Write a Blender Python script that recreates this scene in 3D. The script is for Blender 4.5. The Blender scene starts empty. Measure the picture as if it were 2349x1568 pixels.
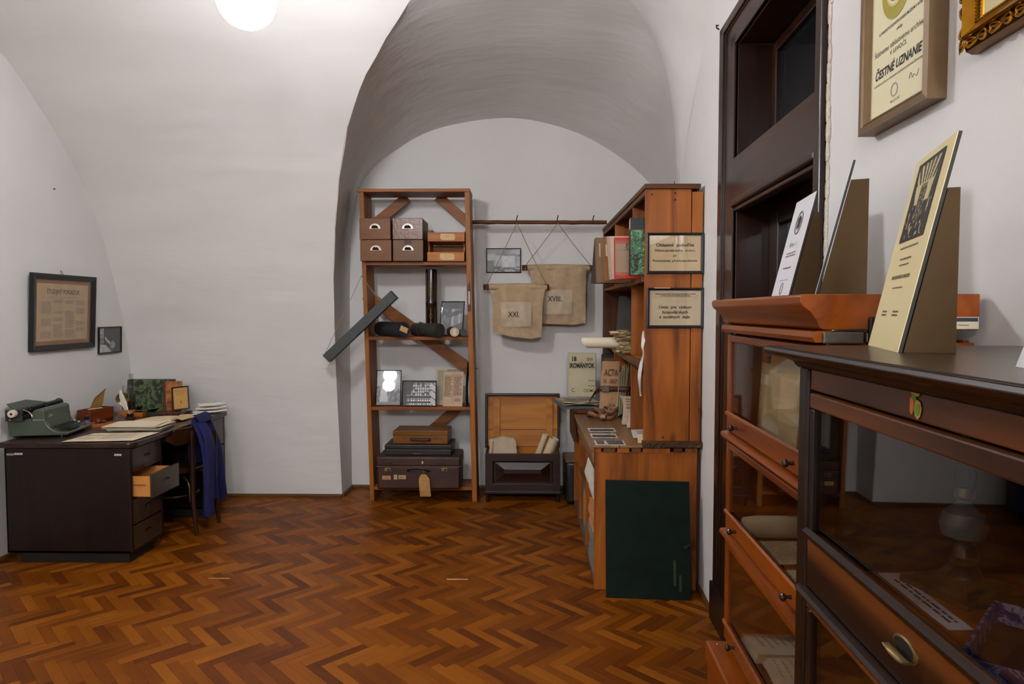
import bpy, math, random
from mathutils import Vector as V, Matrix as M, noise
random.seed(7)
sc = bpy.context.scene
COL = sc.collection
PI = math.pi

# ------------------------------------------------------------------ camera, world, light, exposure
F_PX, CX, CY, EYE = 1566.0, 1174.5, 784.0, 1.6        # focal length in pixels of the 2349 x 1568 frame
YAW, PITCH = math.radians(1.03), math.radians(2.56)
cam_d = bpy.data.cameras.new('camera')
cam_d.sensor_width = 36.0
cam_d.lens = 36.0 * F_PX / 2349.0
cam_d.clip_start = 0.02
cam = bpy.data.objects.new('camera', cam_d)
COL.objects.link(cam)
cam.location = (0, 0, EYE)
cam.rotation_euler = (PI / 2 - PITCH, 0, YAW)
sc.camera = cam
wld = bpy.data.worlds.new('world')
sc.world = wld
wld.use_nodes = True
wld.node_tree.nodes['Background'].inputs[0].default_value = (0.9, 0.92, 1.0, 1)
wld.node_tree.nodes['Background'].inputs[1].default_value = 0.02
LAMP_C = (.95, .97, 1.03, 1)
LAMP_K = (.66, .42, .08, .12)                   # the lamps' and the added fill's strengths against each other
LAMP_W = 105.0          # emission strength of the opal lamp glasses
sc.view_settings.view_transform = 'Standard'
sc.view_settings.look = 'None'
sc.view_settings.exposure = 1.3
sc.view_settings.gamma = 1.0
sc.view_settings.use_curve_mapping = False
sc.cycles.max_bounces = 5
sc.cycles.diffuse_bounces = 3
sc.cycles.glossy_bounces = 2
sc.cycles.transmission_bounces = 4
sc.cycles.transparent_max_bounces = 6
sc.cycles.use_adaptive_sampling = True
sc.cycles.adaptive_threshold = 0.1
sc.cycles.use_light_tree = False
sc.cycles.caustics_reflective = False
sc.cycles.caustics_refractive = False
sc.cycles.sample_clamp_indirect = 6.0

def ray(px, py):
    x = (px - CX) / F_PX; y = -(py - CY) / F_PX
    d = (x, math.cos(PITCH) + y * math.sin(PITCH), -math.sin(PITCH) + y * math.cos(PITCH))
    c, s = math.cos(YAW), math.sin(YAW)
    return V((d[0] * c - d[1] * s, d[0] * s + d[1] * c, d[2]))
def at(px, py, y):                   # the point of the room at depth y that lies along a line of sight
    d = ray(px, py); t = y / d.y
    return V((d.x * t, y, EYE + d.z * t))
def onz(px, py, z):
    d = ray(px, py); t = (z - EYE) / d.z
    return V((d.x * t, d.y * t, z))
def onx(px, py, x):
    d = ray(px, py); t = x / d.x
    return V((x, d.y * t, EYE + d.z * t))
def project(p):
    c, s = math.cos(YAW), math.sin(YAW)
    x = p[0] * c + p[1] * s; y = -p[0] * s + p[1] * c; z = p[2] - EYE
    f = y * math.cos(PITCH) - z * math.sin(PITCH); u = y * math.sin(PITCH) + z * math.cos(PITCH)
    return CX + F_PX * x / f, CY - F_PX * u / f

# ------------------------------------------------------------------ materials
def lin(c):
    return tuple((x / 12.92 if x <= 0.04045 else ((x + 0.055) / 1.055) ** 2.4) for x in (v / 255.0 for v in c)) + (1.0,)
def hexc(h):
    return lin(tuple(int(h[i:i + 2], 16) for i in (0, 2, 4)))
def mk(name):
    m = bpy.data.materials.new(name); m.use_nodes = True
    nt = m.node_tree
    return m, nt, nt.nodes['Principled BSDF']
def nd(nt, kind, **kw):
    n = nt.nodes.new(kind)
    for k, v in kw.items():
        if k.startswith('i_'):
            key = k[2:].replace('_', ' ')
            n.inputs[int(key) if key.isdigit() else key].default_value = v
        else:
            setattr(n, k, v)
    return n
def lk(nt, a, ao, b, bi):
    nt.links.new(a.outputs[ao], b.inputs[bi])
def ramp(nt, stops):
    r = nd(nt, 'ShaderNodeValToRGB')
    e = r.color_ramp.elements
    while len(e) < len(stops): e.new(0.5)
    for i, (p, c) in enumerate(stops):
        e[i].position = p; e[i].color = c
    return r
_plain = {}
def plain(h, rough=0.6, metal=0.0, var=0.0, scale=30.0, bump=0.0, spec=0.5, sheen=0.0):
    key = (h, rough, metal, var, scale, bump, spec, sheen)
    if key in _plain: return _plain[key]
    m, nt, b = mk('plain_' + h)
    c = hexc(h)
    b.inputs['Base Color'].default_value = c
    b.inputs['Roughness'].default_value = rough
    b.inputs['Metallic'].default_value = metal
    b.inputs['Specular IOR Level'].default_value = spec
    if sheen: b.inputs['Sheen Weight'].default_value = sheen
    if var or bump:
        tc = nd(nt, 'ShaderNodeTexCoord')
        no = nd(nt, 'ShaderNodeTexNoise', i_Scale=scale, i_Detail=5.0)
        lk(nt, tc, 'Object', no, 'Vector')
        if var:
            r = ramp(nt, [(0.3, tuple(x * (1 - var) for x in c[:3]) + (1,)), (0.7, tuple(min(1, x * (1 + var)) for x in c[:3]) + (1,))])
            lk(nt, no, 'Fac', r, 0); lk(nt, r, 'Color', b, 'Base Color')
        if bump:
            bp = nd(nt, 'ShaderNodeBump', i_Strength=bump, i_Distance=0.004)
            lk(nt, no, 'Fac', bp, 'Height'); lk(nt, bp, 'Normal', b, 'Normal')
    _plain[key] = m
    return m
_wood = {}
def wood(dark, light, axis='z', scale=1.0, rough=0.45, coat=0.0, knots=0.0, streak=0.5, ring=False):
    key = (dark, light, axis, scale, rough, coat, knots, streak, ring)
    if key in _wood: return _wood[key]
    m, nt, b = mk('wood_%s_%s' % (light, axis))
    tc = nd(nt, 'ShaderNodeTexCoord')
    oi = nd(nt, 'ShaderNodeObjectInfo')
    off = nd(nt, 'ShaderNodeVectorMath', operation='MULTIPLY_ADD')
    cmb = nd(nt, 'ShaderNodeCombineXYZ')
    for k in 'XYZ': lk(nt, oi, 'Random', cmb, k)
    lk(nt, cmb, 0, off, 0); off.inputs[1].default_value = (7, 11, 13); lk(nt, tc, 'Object', off, 2)
    mp = nd(nt, 'ShaderNodeMapping')
    s = {'x': (1.2, 14, 14), 'y': (14, 1.2, 14), 'z': (14, 14, 1.2)}[axis]
    mp.inputs['Scale'].default_value = tuple(v * scale for v in s)
    lk(nt, off, 0, mp, 'Vector')
    n1 = nd(nt, 'ShaderNodeTexNoise', i_Scale=1.0, i_Detail=4.0, i_Roughness=0.6, i_Distortion=0.6)
    lk(nt, mp, 0, n1, 'Vector')
    d, l = [(c[0], c[1] * .94, c[2] * .55, 1.0) for c in (hexc(dark), hexc(light))]
    mid = tuple((a * streak + c * (1 - streak)) for a, c in zip(d, l))
    r = ramp(nt, [(0.28, d), (0.5, mid), (0.72, l)])
    if ring:
        wv = nd(nt, 'ShaderNodeTexWave', i_Scale=0.5, i_Distortion=9.0, i_Detail=3.0)
        wv.inputs['Detail Scale'].default_value = 0.7
        lk(nt, mp, 0, wv, 'Vector')
        mx = nd(nt, 'ShaderNodeMix', data_type='FLOAT'); mx.inputs[0].default_value = 0.6
        lk(nt, n1, 'Fac', mx, 2); lk(nt, wv, 'Fac', mx, 3)
        lk(nt, mx, 0, r, 0)
    else:
        lk(nt, n1, 'Fac', r, 0)
    outc = (r, 'Color')
    if knots:
        mp2 = nd(nt, 'ShaderNodeMapping')
        k = {'x': (2.2, 5, 5), 'y': (5, 2.2, 5), 'z': (5, 5, 2.2)}[axis]
        mp2.inputs['Scale'].default_value = k
        lk(nt, off, 0, mp2, 'Vector')
        vo = nd(nt, 'ShaderNodeTexVoronoi', i_Scale=1.0)
        lk(nt, mp2, 0, vo, 'Vector')
        kr = ramp(nt, [(0.04, (1, 1, 1, 1)), (0.13, (0, 0, 0, 1))])
        lk(nt, vo, 'Distance', kr, 0)
        mk_ = nd(nt, 'ShaderNodeMix', data_type='RGBA')
        ml = nd(nt, 'ShaderNodeMath', operation='MULTIPLY'); ml.inputs[1].default_value = knots
        lk(nt, kr, 'Color', ml, 0); lk(nt, ml, 0, mk_, 0)
        lk(nt, r, 'Color', mk_, 6); mk_.inputs[7].default_value = tuple(v * 0.35 for v in d[:3]) + (1,)
        outc = (mk_, 2)
    lk(nt, outc[0], outc[1], b, 'Base Color')
    b.inputs['Roughness'].default_value = rough
    b.inputs['Specular IOR Level'].default_value = .3
    if coat: b.inputs['Coat Weight'].default_value = coat; b.inputs['Coat Roughness'].default_value = 0.15
    bp = nd(nt, 'ShaderNodeBump', i_Strength=0.12, i_Distance=0.002)
    lk(nt, n1, 'Fac', bp, 'Height'); lk(nt, bp, 'Normal', b, 'Normal')
    _wood[key] = m
    return m
def plaster(name, h, streak=(1.2, 4.0, 4.0), strength=0.35):
    m, nt, b = mk(name)
    tc = nd(nt, 'ShaderNodeTexCoord')
    mp = nd(nt, 'ShaderNodeMapping'); mp.inputs['Scale'].default_value = streak
    lk(nt, tc, 'Object', mp, 'Vector')
    n1 = nd(nt, 'ShaderNodeTexNoise', i_Scale=1.0, i_Detail=3.5, i_Roughness=0.55)
    n2 = nd(nt, 'ShaderNodeTexNoise', i_Scale=60.0, i_Detail=1.0)
    lk(nt, mp, 0, n1, 'Vector'); lk(nt, tc, 'Object', n2, 'Vector')
    c = hexc(h)
    r = ramp(nt, [(0.3, tuple(x * 0.93 for x in c[:3]) + (1,)), (0.7, c)])
    lk(nt, n1, 'Fac', r, 0); lk(nt, r, 'Color', b, 'Base Color')
    b.inputs['Roughness'].default_value = 0.9
    b.inputs['Specular IOR Level'].default_value = 0.2
    b1 = nd(nt, 'ShaderNodeBump', i_Strength=strength, i_Distance=0.06)
    b2 = nd(nt, 'ShaderNodeBump', i_Strength=0.08, i_Distance=0.004)
    lk(nt, n1, 'Fac', b1, 'Height'); lk(nt, n2, 'Fac', b2, 'Height')
    lk(nt, b1, 'Normal', b2, 'Normal'); lk(nt, b2, 'Normal', b, 'Normal')
    return m
def glass(name, tint=(1, 1, 1, 1), rough=0.0):
    m, nt, b = mk(name)                       # thin pane: mostly clear, mirror-like at grazing angles
    out = nt.nodes['Material Output']
    tr = nd(nt, 'ShaderNodeBsdfTransparent'); tr.inputs[0].default_value = tint
    gl = nd(nt, 'ShaderNodeBsdfGlossy'); gl.inputs['Roughness'].default_value = 0.02 + rough
    fr = nd(nt, 'ShaderNodeFresnel', i_IOR=1.5)
    ge = nd(nt, 'ShaderNodeNewGeometry')      # the far face of the pane counts like the near one
    io = nd(nt, 'ShaderNodeMath', operation='MULTIPLY_ADD'); io.inputs[1].default_value = 1 / 1.5 - 1.5; io.inputs[2].default_value = 1.5
    lk(nt, ge, 'Backfacing', io, 0); lk(nt, io, 0, fr, 'IOR')
    mx = nd(nt, 'ShaderNodeMixShader')
    lk(nt, fr, 0, mx, 0); lk(nt, tr, 0, mx, 1); lk(nt, gl, 0, mx, 2); lk(nt, mx, 0, out, 0)
    nt.nodes.remove(b)
    return m
def marbled(name, stops, scale=28.0, warp=2.2, rough=0.45):
    m, nt, b = mk(name)
    tc = nd(nt, 'ShaderNodeTexCoord')
    n0 = nd(nt, 'ShaderNodeTexNoise', i_Scale=scale, i_Detail=3.0, i_Roughness=0.55, i_Distortion=warp)
    lk(nt, tc, 'Object', n0, 'Vector')
    r = ramp(nt, [(p, hexc(c)) for p, c in stops])
    lk(nt, n0, 'Fac', r, 0); lk(nt, r, 'Color', b, 'Base Color')
    b.inputs['Roughness'].default_value = rough
    return m
def vcol(name, rough=0.5):                    # print whose colours sit on the mesh as flat patches
    m, nt, b = mk(name)
    a = nd(nt, 'ShaderNodeAttribute', attribute_name='ink')
    lk(nt, a, 'Color', b, 'Base Color'); b.inputs['Roughness'].default_value = rough
    return m

# ------------------------------------------------------------------ mesh builder
class MB:
    def __init__(s): s.v = []; s.f = []; s.mi = []; s.cur = 0; s.uv = []; s.ink = []
    def add(s, vs, fs):
        o = len(s.v)
        s.v += [tuple(p) for p in vs]
        s.f += [tuple(i + o for i in f) for f in fs]
        s.mi += [s.cur] * len(fs)
        return s
    def obox(s, o, a, b, c):
        o, a, b, c = V(o), V(a), V(b), V(c)
        vs = [o, o + a, o + a + b, o + b, o + c, o + a + c, o + a + b + c, o + b + c]
        fs = [(0, 3, 2, 1), (4, 5, 6, 7), (0, 1, 5, 4), (1, 2, 6, 5), (2, 3, 7, 6), (3, 0, 4, 7)]
        if a.cross(b).dot(c) < 0: fs = [tuple(reversed(f)) for f in fs]
        return s.add(vs, fs)
    def box(s, p, q):
        p = V(p); q = V(q)
        lo = V((min(p.x, q.x), min(p.y, q.y), min(p.z, q.z))); d = V((abs(q.x - p.x), abs(q.y - p.y), abs(q.z - p.z)))
        return s.obox(lo, (d.x, 0, 0), (0, d.y, 0), (0, 0, d.z))
    def beam(s, p, q, w, h, up=(0, 0, 1)):
        p, q, up = V(p), V(q), V(up)
        d = q - p; e = d.normalized()
        r = e.cross(up).normalized(); u = r.cross(e).normalized()
        return s.obox(p - r * w / 2 - u * h / 2, d, r * w, u * h)
    def tube(s, pts, r, n=8, cap=True, flat=1.0, up=None):
        pts = [V(p) for p in pts]
        rs = r if isinstance(r, (list, tuple)) else [r] * len(pts)
        vs, fs = [], []
        prev = None
        for i, p in enumerate(pts):
            t = (pts[min(i + 1, len(pts) - 1)] - pts[max(i - 1, 0)]).normalized()
            if prev is None:
                a = V(up) if up else (V((0, 0, 1)) if abs(t.z) < 0.9 else V((1, 0, 0)))
                u = (a - t * a.dot(t)).normalized()
            else:
                u = (prev - t * prev.dot(t)).normalized()
            prev = u; w = t.cross(u)
            for k in range(n):
                a = 2 * PI * k / n
                vs.append(p + u * (math.cos(a) * rs[i] * flat) + w * (math.sin(a) * rs[i]))
        for i in range(len(pts) - 1):
            for k in range(n):
                k2 = (k + 1) % n
                fs.append((i * n + k, i * n + k2, (i + 1) * n + k2, (i + 1) * n + k))
        if cap:
            fs.append(tuple(reversed(range(n)))); fs.append(tuple(range((len(pts) - 1) * n, len(pts) * n)))
        return s.add(vs, fs)
    def lathe(s, prof, n=24, c=(0, 0, 0), ax=(0, 0, 1), squash=(1, 1)):
        c, ax = V(c), V(ax).normalized()
        a = V((1, 0, 0)) if abs(ax.x) < 0.9 else V((0, 0, 1))
        u = (a - ax * a.dot(ax)).normalized(); w = ax.cross(u)
        vs, fs = [], []
        for r, z in prof:
            for k in range(n):
                t = 2 * PI * k / n
                vs.append(c + ax * z + u * (r * math.cos(t) * squash[0]) + w * (r * math.sin(t) * squash[1]))
        m = len(prof)
        for i in range(m - 1):
            for k in range(n):
                k2 = (k + 1) % n
                fs.append((i * n + k, i * n + k2, (i + 1) * n + k2, (i + 1) * n + k))
        if prof[0][0] > 1e-6: fs.append(tuple(reversed(range(n))))
        if prof[-1][0] > 1e-6: fs.append(tuple(range((m - 1) * n, m * n)))
        return s.add(vs, fs)
    def prism(s, poly, d):
        poly = [V(p) for p in poly]; d = V(d); n = len(poly)
        nor = V((0, 0, 0))
        for i in range(n): nor += poly[i].cross(poly[(i + 1) % n])
        if nor.dot(d) > 0: poly = list(reversed(poly))
        vs = poly + [p + d for p in poly]
        fs = [tuple(range(n)), tuple(reversed(range(n, 2 * n)))]
        for i in range(n):
            j = (i + 1) % n
            fs.append((j, i, n + i, n + j))
        return s.add(vs, fs)
    def sheet(s, fn, nu, nv):
        vs = [fn(i / nu, j / nv) for j in range(nv + 1) for i in range(nu + 1)]
        fs = [(j * (nu + 1) + i, j * (nu + 1) + i + 1, (j + 1) * (nu + 1) + i + 1, (j + 1) * (nu + 1) + i) for j in range(nv) for i in range(nu)]
        return s.add(vs, fs)
    def slab(s, fn, nu, nv, th):               # curved sheet with thickness th (a vector)
        th = V(th)
        top = [V(fn(i / nu, j / nv)) for j in range(nv + 1) for i in range(nu + 1)]
        n = len(top); w = nu + 1
        vs = top + [p - th for p in top]
        fs = []
        for j in range(nv):
            for i in range(nu):
                q = (j * w + i, j * w + i + 1, (j + 1) * w + i + 1, (j + 1) * w + i)
                fs.append(q); fs.append(tuple(n + k for k in reversed(q)))
        for i in range(nu):
            a, b = i, i + 1; fs.append((b, a, n + a, n + b))
            a, b = nv * w + i, nv * w + i + 1; fs.append((a, b, n + b, n + a))
        for j in range(nv):
            a, b = j * w, (j + 1) * w; fs.append((a, b, n + b, n + a))
            a, b = j * w + nu, (j + 1) * w + nu; fs.append((b, a, n + a, n + b))
        return s.add(vs, fs)
    def sweep(s, prof, p, q, u, w):            # a moulding: outline (a, b) in the axes u, w drawn from p to q
        p, q, u, w = V(p), V(q), V(u), V(w)
        return s.prism([p + u * a + w * b for a, b in prof], q - p)
    def frame(s, o, r, u, w, h, prof):         # picture-frame moulding around a w x h opening; prof: (inward, outward normal)
        o, r, u = V(o), V(r).normalized(), V(u).normalized(); n = r.cross(u)
        cs = [(0, 0, 1, 1), (w, 0, -1, 1), (w, h, -1, -1), (0, h, 1, -1)]
        vs, fs = [], []
        m = len(prof)
        for (x, y, sx, sy) in cs:
            for (a, b) in prof:
                vs.append(o + r * (x + sx * a) + u * (y + sy * a) + n * b)
        for k in range(4):
            k2 = (k + 1) % 4
            for i in range(m):
                j = (i + 1) % m
                fs.append((k * m + i, k * m + j, k2 * m + j, k2 * m + i))
        return s.add(vs, fs)
    def build(s, name, mat, parent=None, smooth=False, bev=0.0, sub=0, ang=35, solid=0.0, seg=2):
        me = bpy.data.meshes.new(name)
        me.from_pydata(s.v, [], s.f)
        mats = mat if isinstance(mat, (list, tuple)) else [mat]
        for x in mats: me.materials.append(x)
        if len(mats) > 1: me.polygons.foreach_set('material_index', s.mi)
        if s.ink:
            ca = me.color_attributes.new('ink', 'FLOAT_COLOR', 'CORNER')
            k = 0
            for pi, p in enumerate(me.polygons):
                for _ in p.loop_indices:
                    ca.data[k].color = s.ink[pi]; k += 1
        if smooth:
            me.polygons.foreach_set('use_smooth', [True] * len(me.polygons))
            if ang: me.set_sharp_from_angle(angle=math.radians(ang))
        me.update()
        o = bpy.data.objects.new(name, me)
        COL.objects.link(o)
        if parent: o.parent = parent
        if solid:
            md = o.modifiers.new('solid', 'SOLIDIFY'); md.thickness = solid; md.offset = 0
        if bev:
            md = o.modifiers.new('bevel', 'BEVEL'); md.width = bev; md.segments = seg; md.limit_method = 'ANGLE'; md.angle_limit = math.radians(40)
        if sub:
            md = o.modifiers.new('subd', 'SUBSURF'); md.levels = sub; md.render_levels = sub
        return o
def thing(name, label, cat, loc=(0, 0, 0), rz=0.0, group=None):
    o = bpy.data.objects.new(name, None); COL.objects.link(o)
    o.empty_display_size = 0.05
    o.location = loc; o.rotation_euler = (0, 0, rz)
    o['label'] = label; o['category'] = cat
    if group: o['group'] = group
    return o
def tag(o, label, cat, group=None, loc=None):
    o['label'] = label; o['category'] = cat
    if group: o['group'] = group
    return o
def struct(o): o['kind'] = 'structure'; return o
def bez(p, n=10):                              # smooth open curve through points
    p = [V(q) for q in p]; out = []
    for i in range(len(p) - 1):
        a = p[max(i - 1, 0)]; b = p[i]; c = p[i + 1]; d = p[min(i + 2, len(p) - 1)]
        for k in range(n):
            t = k / n
            out.append(0.5 * ((2 * b) + (c - a) * t + (2 * a - 5 * b + 4 * c - d) * t * t + (3 * b - a - 3 * c + d) * t ** 3))
    out.append(p[-1])
    return out
def interp(tab, x):
    if x <= tab[0][0]: return tab[0][1]
    for (a, b), (c, d) in zip(tab, tab[1:]):
        if x <= c: return b + (d - b) * (x - a) / (c - a) if c > a else d
    return tab[-1][1]
def resample(pts, n):
    pts = [V(p) for p in pts]; L = [0]
    for a, b in zip(pts, pts[1:]): L.append(L[-1] + (b - a).length)
    out = []
    for k in range(n):
        s = L[-1] * k / (n - 1)
        for i in range(len(pts) - 1):
            if s <= L[i + 1] + 1e-9:
                t = (s - L[i]) / max(L[i + 1] - L[i], 1e-9); out.append(pts[i].lerp(pts[i + 1], t)); break
    return out

# ---- lettering and printed pages: flat ink on a page given by its corner, right and up vectors (in the parent's axes)
_dg = None
def glyphs(s, size, sx=1.0, bold=0.0, align='CENTER', shear=0.0, space=1.0):
    cu = bpy.data.curves.new('t', 'FONT'); cu.body = s; cu.size = size; cu.align_x = align; cu.align_y = 'BOTTOM_BASELINE'
    cu.offset = bold * size; cu.resolution_u = 3; cu.shear = shear; cu.space_character = space
    o = bpy.data.objects.new('t', cu); COL.objects.link(o)
    dg = bpy.context.evaluated_depsgraph_get()
    e = o.evaluated_get(dg); me = e.to_mesh()
    if sx < 0:                                 # a negative stretch gives the wanted width
        xs = [v.co.x for v in me.vertices]; sx = -sx / (max(xs) - min(xs))
    vs = [(v.co.x * sx, v.co.y) for v in me.vertices]; fs = [tuple(p.vertices) for p in me.polygons]
    e.to_mesh_clear()
    bpy.data.objects.remove(o); bpy.data.curves.remove(cu)
    return vs, fs
def inked(mb, o, r, u, lines=(), bars=(), lift=0.0006):
    """lines: (text, x, y, size, sx, bold, align[, shear, space]); bars: (x0, y0, x1, y1), in metres on the page"""
    o, r, u = V(o), V(r).normalized(), V(u).normalized(); n = r.cross(u) * lift
    for ln in lines:
        s, x, y, size, sx, bold, al = ln[:7]
        vs, fs = glyphs(s, size, sx, bold, al, *(ln[7:]))
        mb.add([o + n + r * (x + a) + u * (y + b) for a, b in vs], fs)
    for (x0, y0, x1, y1) in bars:
        mb.add([o + n + r * a + u * b for a, b in ((x0, y0), (x1, y0), (x1, y1), (x0, y1))], [(0, 1, 2, 3)])
    return mb
def para(x0, x1, y1, y0, step, h=0.35, rag=0.25, seed=1):     # small print: one bar per word
    rnd = random.Random(seed); out = []
    y = y1
    while y > y0:
        x = x0; xe = x1 - (x1 - x0) * rag * rnd.random() * (rnd.random() < 0.5)
        while x < xe:
            w = min(step * rnd.uniform(0.8, 3.0), xe - x)
            out.append((x, y, x + w, y + step * h)); x += w + step * 0.4
        y -= step
    return out
def photo_print(o, r, u, w, h, nx, ny, fn, lift=0.0008):      # flat print of nx x ny patches whose tone is fn(s, t)
    mb = MB(); o, r, u = V(o), V(r).normalized(), V(u).normalized(); n = r.cross(u) * lift
    mb.v = [tuple(o + n + r * (w * i / nx) + u * (h * j / ny)) for j in range(ny + 1) for i in range(nx + 1)]
    for j in range(ny):
        for i in range(nx):
            mb.f.append((j * (nx + 1) + i, j * (nx + 1) + i + 1, (j + 1) * (nx + 1) + i + 1, (j + 1) * (nx + 1) + i)); mb.mi.append(0)
            c = fn((i + .5) / nx, (j + .5) / ny)
            if not isinstance(c, tuple): c = (c, c, c)
            mb.ink.append(tuple(max(0.0, min(1.0, x)) ** 2.2 for x in c) + (1.0,))
    return mb
def nz(x, y, z=0.0): return noise.noise(V((x, y, z)))      # about -1..1

INK = plain('1d1a18', 0.8)
INK_GREY = plain('6b6258', 0.8)
PRINT = vcol('photographic_print', 0.45)
GLASS = glass('picture_glass')
STRING = plain('8d7a57', 0.9)
BLACKFRAME = plain('12110f', 0.35, var=0.2, scale=60)
# ------------------------------------------------------------------ the room: vaulted chamber with an alcove
PLA = plaster('plaster_white', 'd9d5cf', (0.9, 3.2, 3.2), 0.30)
PLA_W = plaster('plaster_wall', 'd9d6d1', (1.5, 1.5, 1.5), 0.10)
XL, YP, YB = -3.36, 5.8, 6.12                # left wall, pier face, alcove back
def xr(y): return 1.0 + 0.035 * (y - 3.6)    # right wall runs slightly askew
PROF = [(0, 0), (0.0, .8), (.046, 1.09), (.125, 1.468), (.313, 2.0), (.54, 2.454), (.80, 2.776), (1.02, 2.98), (1.22, 3.14), (1.41, 3.257), (1.74, 3.416),
        (2.1, 3.53), (2.6, 3.62), (3.3, 3.66), (4.6, 3.70)]
YM = 1.2                                       # crown of the vault: the near half mirrors the far half
GR = [(-1.569, 5.8, 0), (-1.60, 5.8, .8), (-1.60, 5.754, 1.09), (-1.585, 5.675, 1.468), (-1.551, 5.54, 1.862), (-1.478, 5.345, 2.291), (-1.386, 5.135, 2.61), (-1.245, 4.855, 2.914),
      (-1.078, 4.59, 3.133), (-.867, 4.32, 3.294), (-.667, 4.06, 3.416), (-.45, 3.85, 3.49)]
def xg(z): return interp([(p[2], p[0]) for p in GR], z)
rows = resample(bez([(0, a, b) for a, b in PROF[1:]], 6), 46)
rows = [V((0, 0, 0)), V((0, 0, .4))] + rows
def wob(x, y, z): return 0.012 * nz(x * 1.3, y * 1.3, z * 2.6) + 0.004 * nz(x * 5, y * 5, z * 9)
half = []
for r in rows: half.append((r.y, r.z))
mb = MB(); NX = 40
vr = [(YP - a, z) for a, z in half]
far = [q for q in vr if q[0] >= 3.84]
vault = [q for q in vr if q[0] < 3.84]
mir = [(2 * YM - y, z) for y, z in reversed(vr) if y > YM]
def vrow(y, z, x0, x1, n):
    out = []
    for i in range(n + 1):
        x = x0 + (x1 - x0) * i / n
        w = wob(x, y, z) * (min(1, z / .3))
        out.append((x, y + w * .8, z + w * .5 * (z > 1)))
    return out
R1 = [vrow(y, z, XL - .02, xg(z), NX) for y, z in far]
def stitch(mb, R, n):
    o = len(mb.v)
    for r in R: mb.v += r
    for j in range(len(R) - 1):
        for i in range(n):
            mb.f.append((o + j * (n + 1) + i, o + (j + 1) * (n + 1) + i, o + (j + 1) * (n + 1) + i + 1, o + j * (n + 1) + i + 1)); mb.mi.append(0)
stitch(mb, R1, NX)
struct(mb.build('wall_back', PLA, smooth=True, ang=0))
mb = MB()
R2 = [vrow(y, z, XL - .02, 1.12, NX) for y, z in [far[-1]] + vault + mir]
stitch(mb, R2, NX)
struct(mb.build('ceiling', PLA, smooth=True, ang=0))
# lunette over the alcove: ruled between the arch on the back wall and the groin edge
BA = [(-1.565, 0), (-1.57, 1.2), (-1.565, 1.9), (-1.55, 2.25), (-1.50, 2.58), (-1.41, 2.81), (-1.175, 3.01), (-.785, 3.215), (-.147, 3.31), (.373, 3.21), (.76, 3.02), (1.10, 2.74), (1.19, 2.5), (1.22, 2.1), (1.22, 0)]
GF = GR + [(0.0, 3.6, 3.56), (.38, 3.85, 3.50), (.73, 4.3, 3.404), (.997, 4.7, 3.123), (1.091, 4.9, 2.979), (1.147, 5.0, 2.79), (1.175, 5.2, 2.653), (1.19, 5.4, 2.4), (1.2, 5.5, 2.1), (1.2, 5.5, 0)]
K = 3.0
# pair the two edges by hand-set stations: left foot, left haunch, crown, right haunch, right foot
def split_res(p, cuts, ns):
    full = bez(p, 6); out = []
    for (a, b), n in zip(zip(cuts, cuts[1:]), ns):
        q = resample(full[a * 6:b * 6 + 1], n); out += q if not out else q[1:]
    return out
B3 = [(x, YB, z) for x, z in BA]
sb = split_res(B3, [0, 4, 8, 11, 14], [14, 16, 14, 8])
sg = split_res(GF, [0, 5, 12, 17, 21], [14, 16, 14, 8])
mb = MB(); NV = 10; n = len(sb) - 1
R = []
for j in range(NV + 1):
    t = j / NV; row = []
    for i in range(n + 1):
        p = sb[i].lerp(sg[i], t)
        bulge = math.sin(PI * t) * 0.05 * min(1, max(0, (p.z - 1.2)))
        w = wob(p.x + 3, p.y, p.z) * math.sin(PI * t)
        row.append((p.x, p.y, p.z + bulge + w))
    R.append(row)
stitch(mb, R, n)
struct(mb.build('ceiling_alcove', PLA, smooth=True, ang=0))
mb = MB()
mb.add([(x, YB + .004, z) for x, z in BA[::1]] , [tuple(range(len(BA)))])
bw = [V((x, YB, z)) for x, z in BA]
mb = MB(); mb.prism([p + V((-.0, 0.0, 0)) for p in [V((q.x, YB, q.z)) for q in sb]], (0, .05, 0))
struct(mb.build('wall_alcove', PLA_W))
# right wall, cut along the curve where the vault web meets it, and the web itself
WC = [(1.0, 3.42, 3.42), (1.005, 3.732, 3.256), (1.016, 4.066, 2.999), (1.022, 4.27, 2.81), (1.03, 4.466, 2.618), (1.045, 4.65, 2.4), (1.05, 4.75, 2.1), (1.05, 4.75, 0)]
k0 = min(range(len(sg)), key=lambda i: (sg[i] - V((.38, 3.85, 3.50))).length)
b = sg[k0:]; a = resample(bez(WC, 5), len(b))
mb = MB(); stitch(mb, [[tuple(a[i].lerp(b[i], j / 5)) for i in range(len(b))] for j in range(6)], len(b) - 1)
struct(mb.build('ceiling_web', PLA, smooth=True, ang=0))
DOOR = dict(y0=2.185, y1=3.517, z=3.01)      # casing outline on the right wall
def rwp(y, z, d=0.0): return V((xr(y) - d, y, z))   # point on the right wall, d in front of it
mb = MB()
top = [tuple(p) for p in resample(bez(WC[1:], 5), 24)]
def vz(y): return interp([(q, z) for q, z in reversed(vr)], y if y >= YM else 2 * YM - y)
nears = [-.7, -.3, .1, .5, 1.0, 1.5, 2.0, 2.185 + .05, 2.6, 3.0, 3.467]
OY0, OY1, OZ = DOOR['y0'] + .05, DOOR['y1'] - .05, DOOR['z'] - .06
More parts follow.
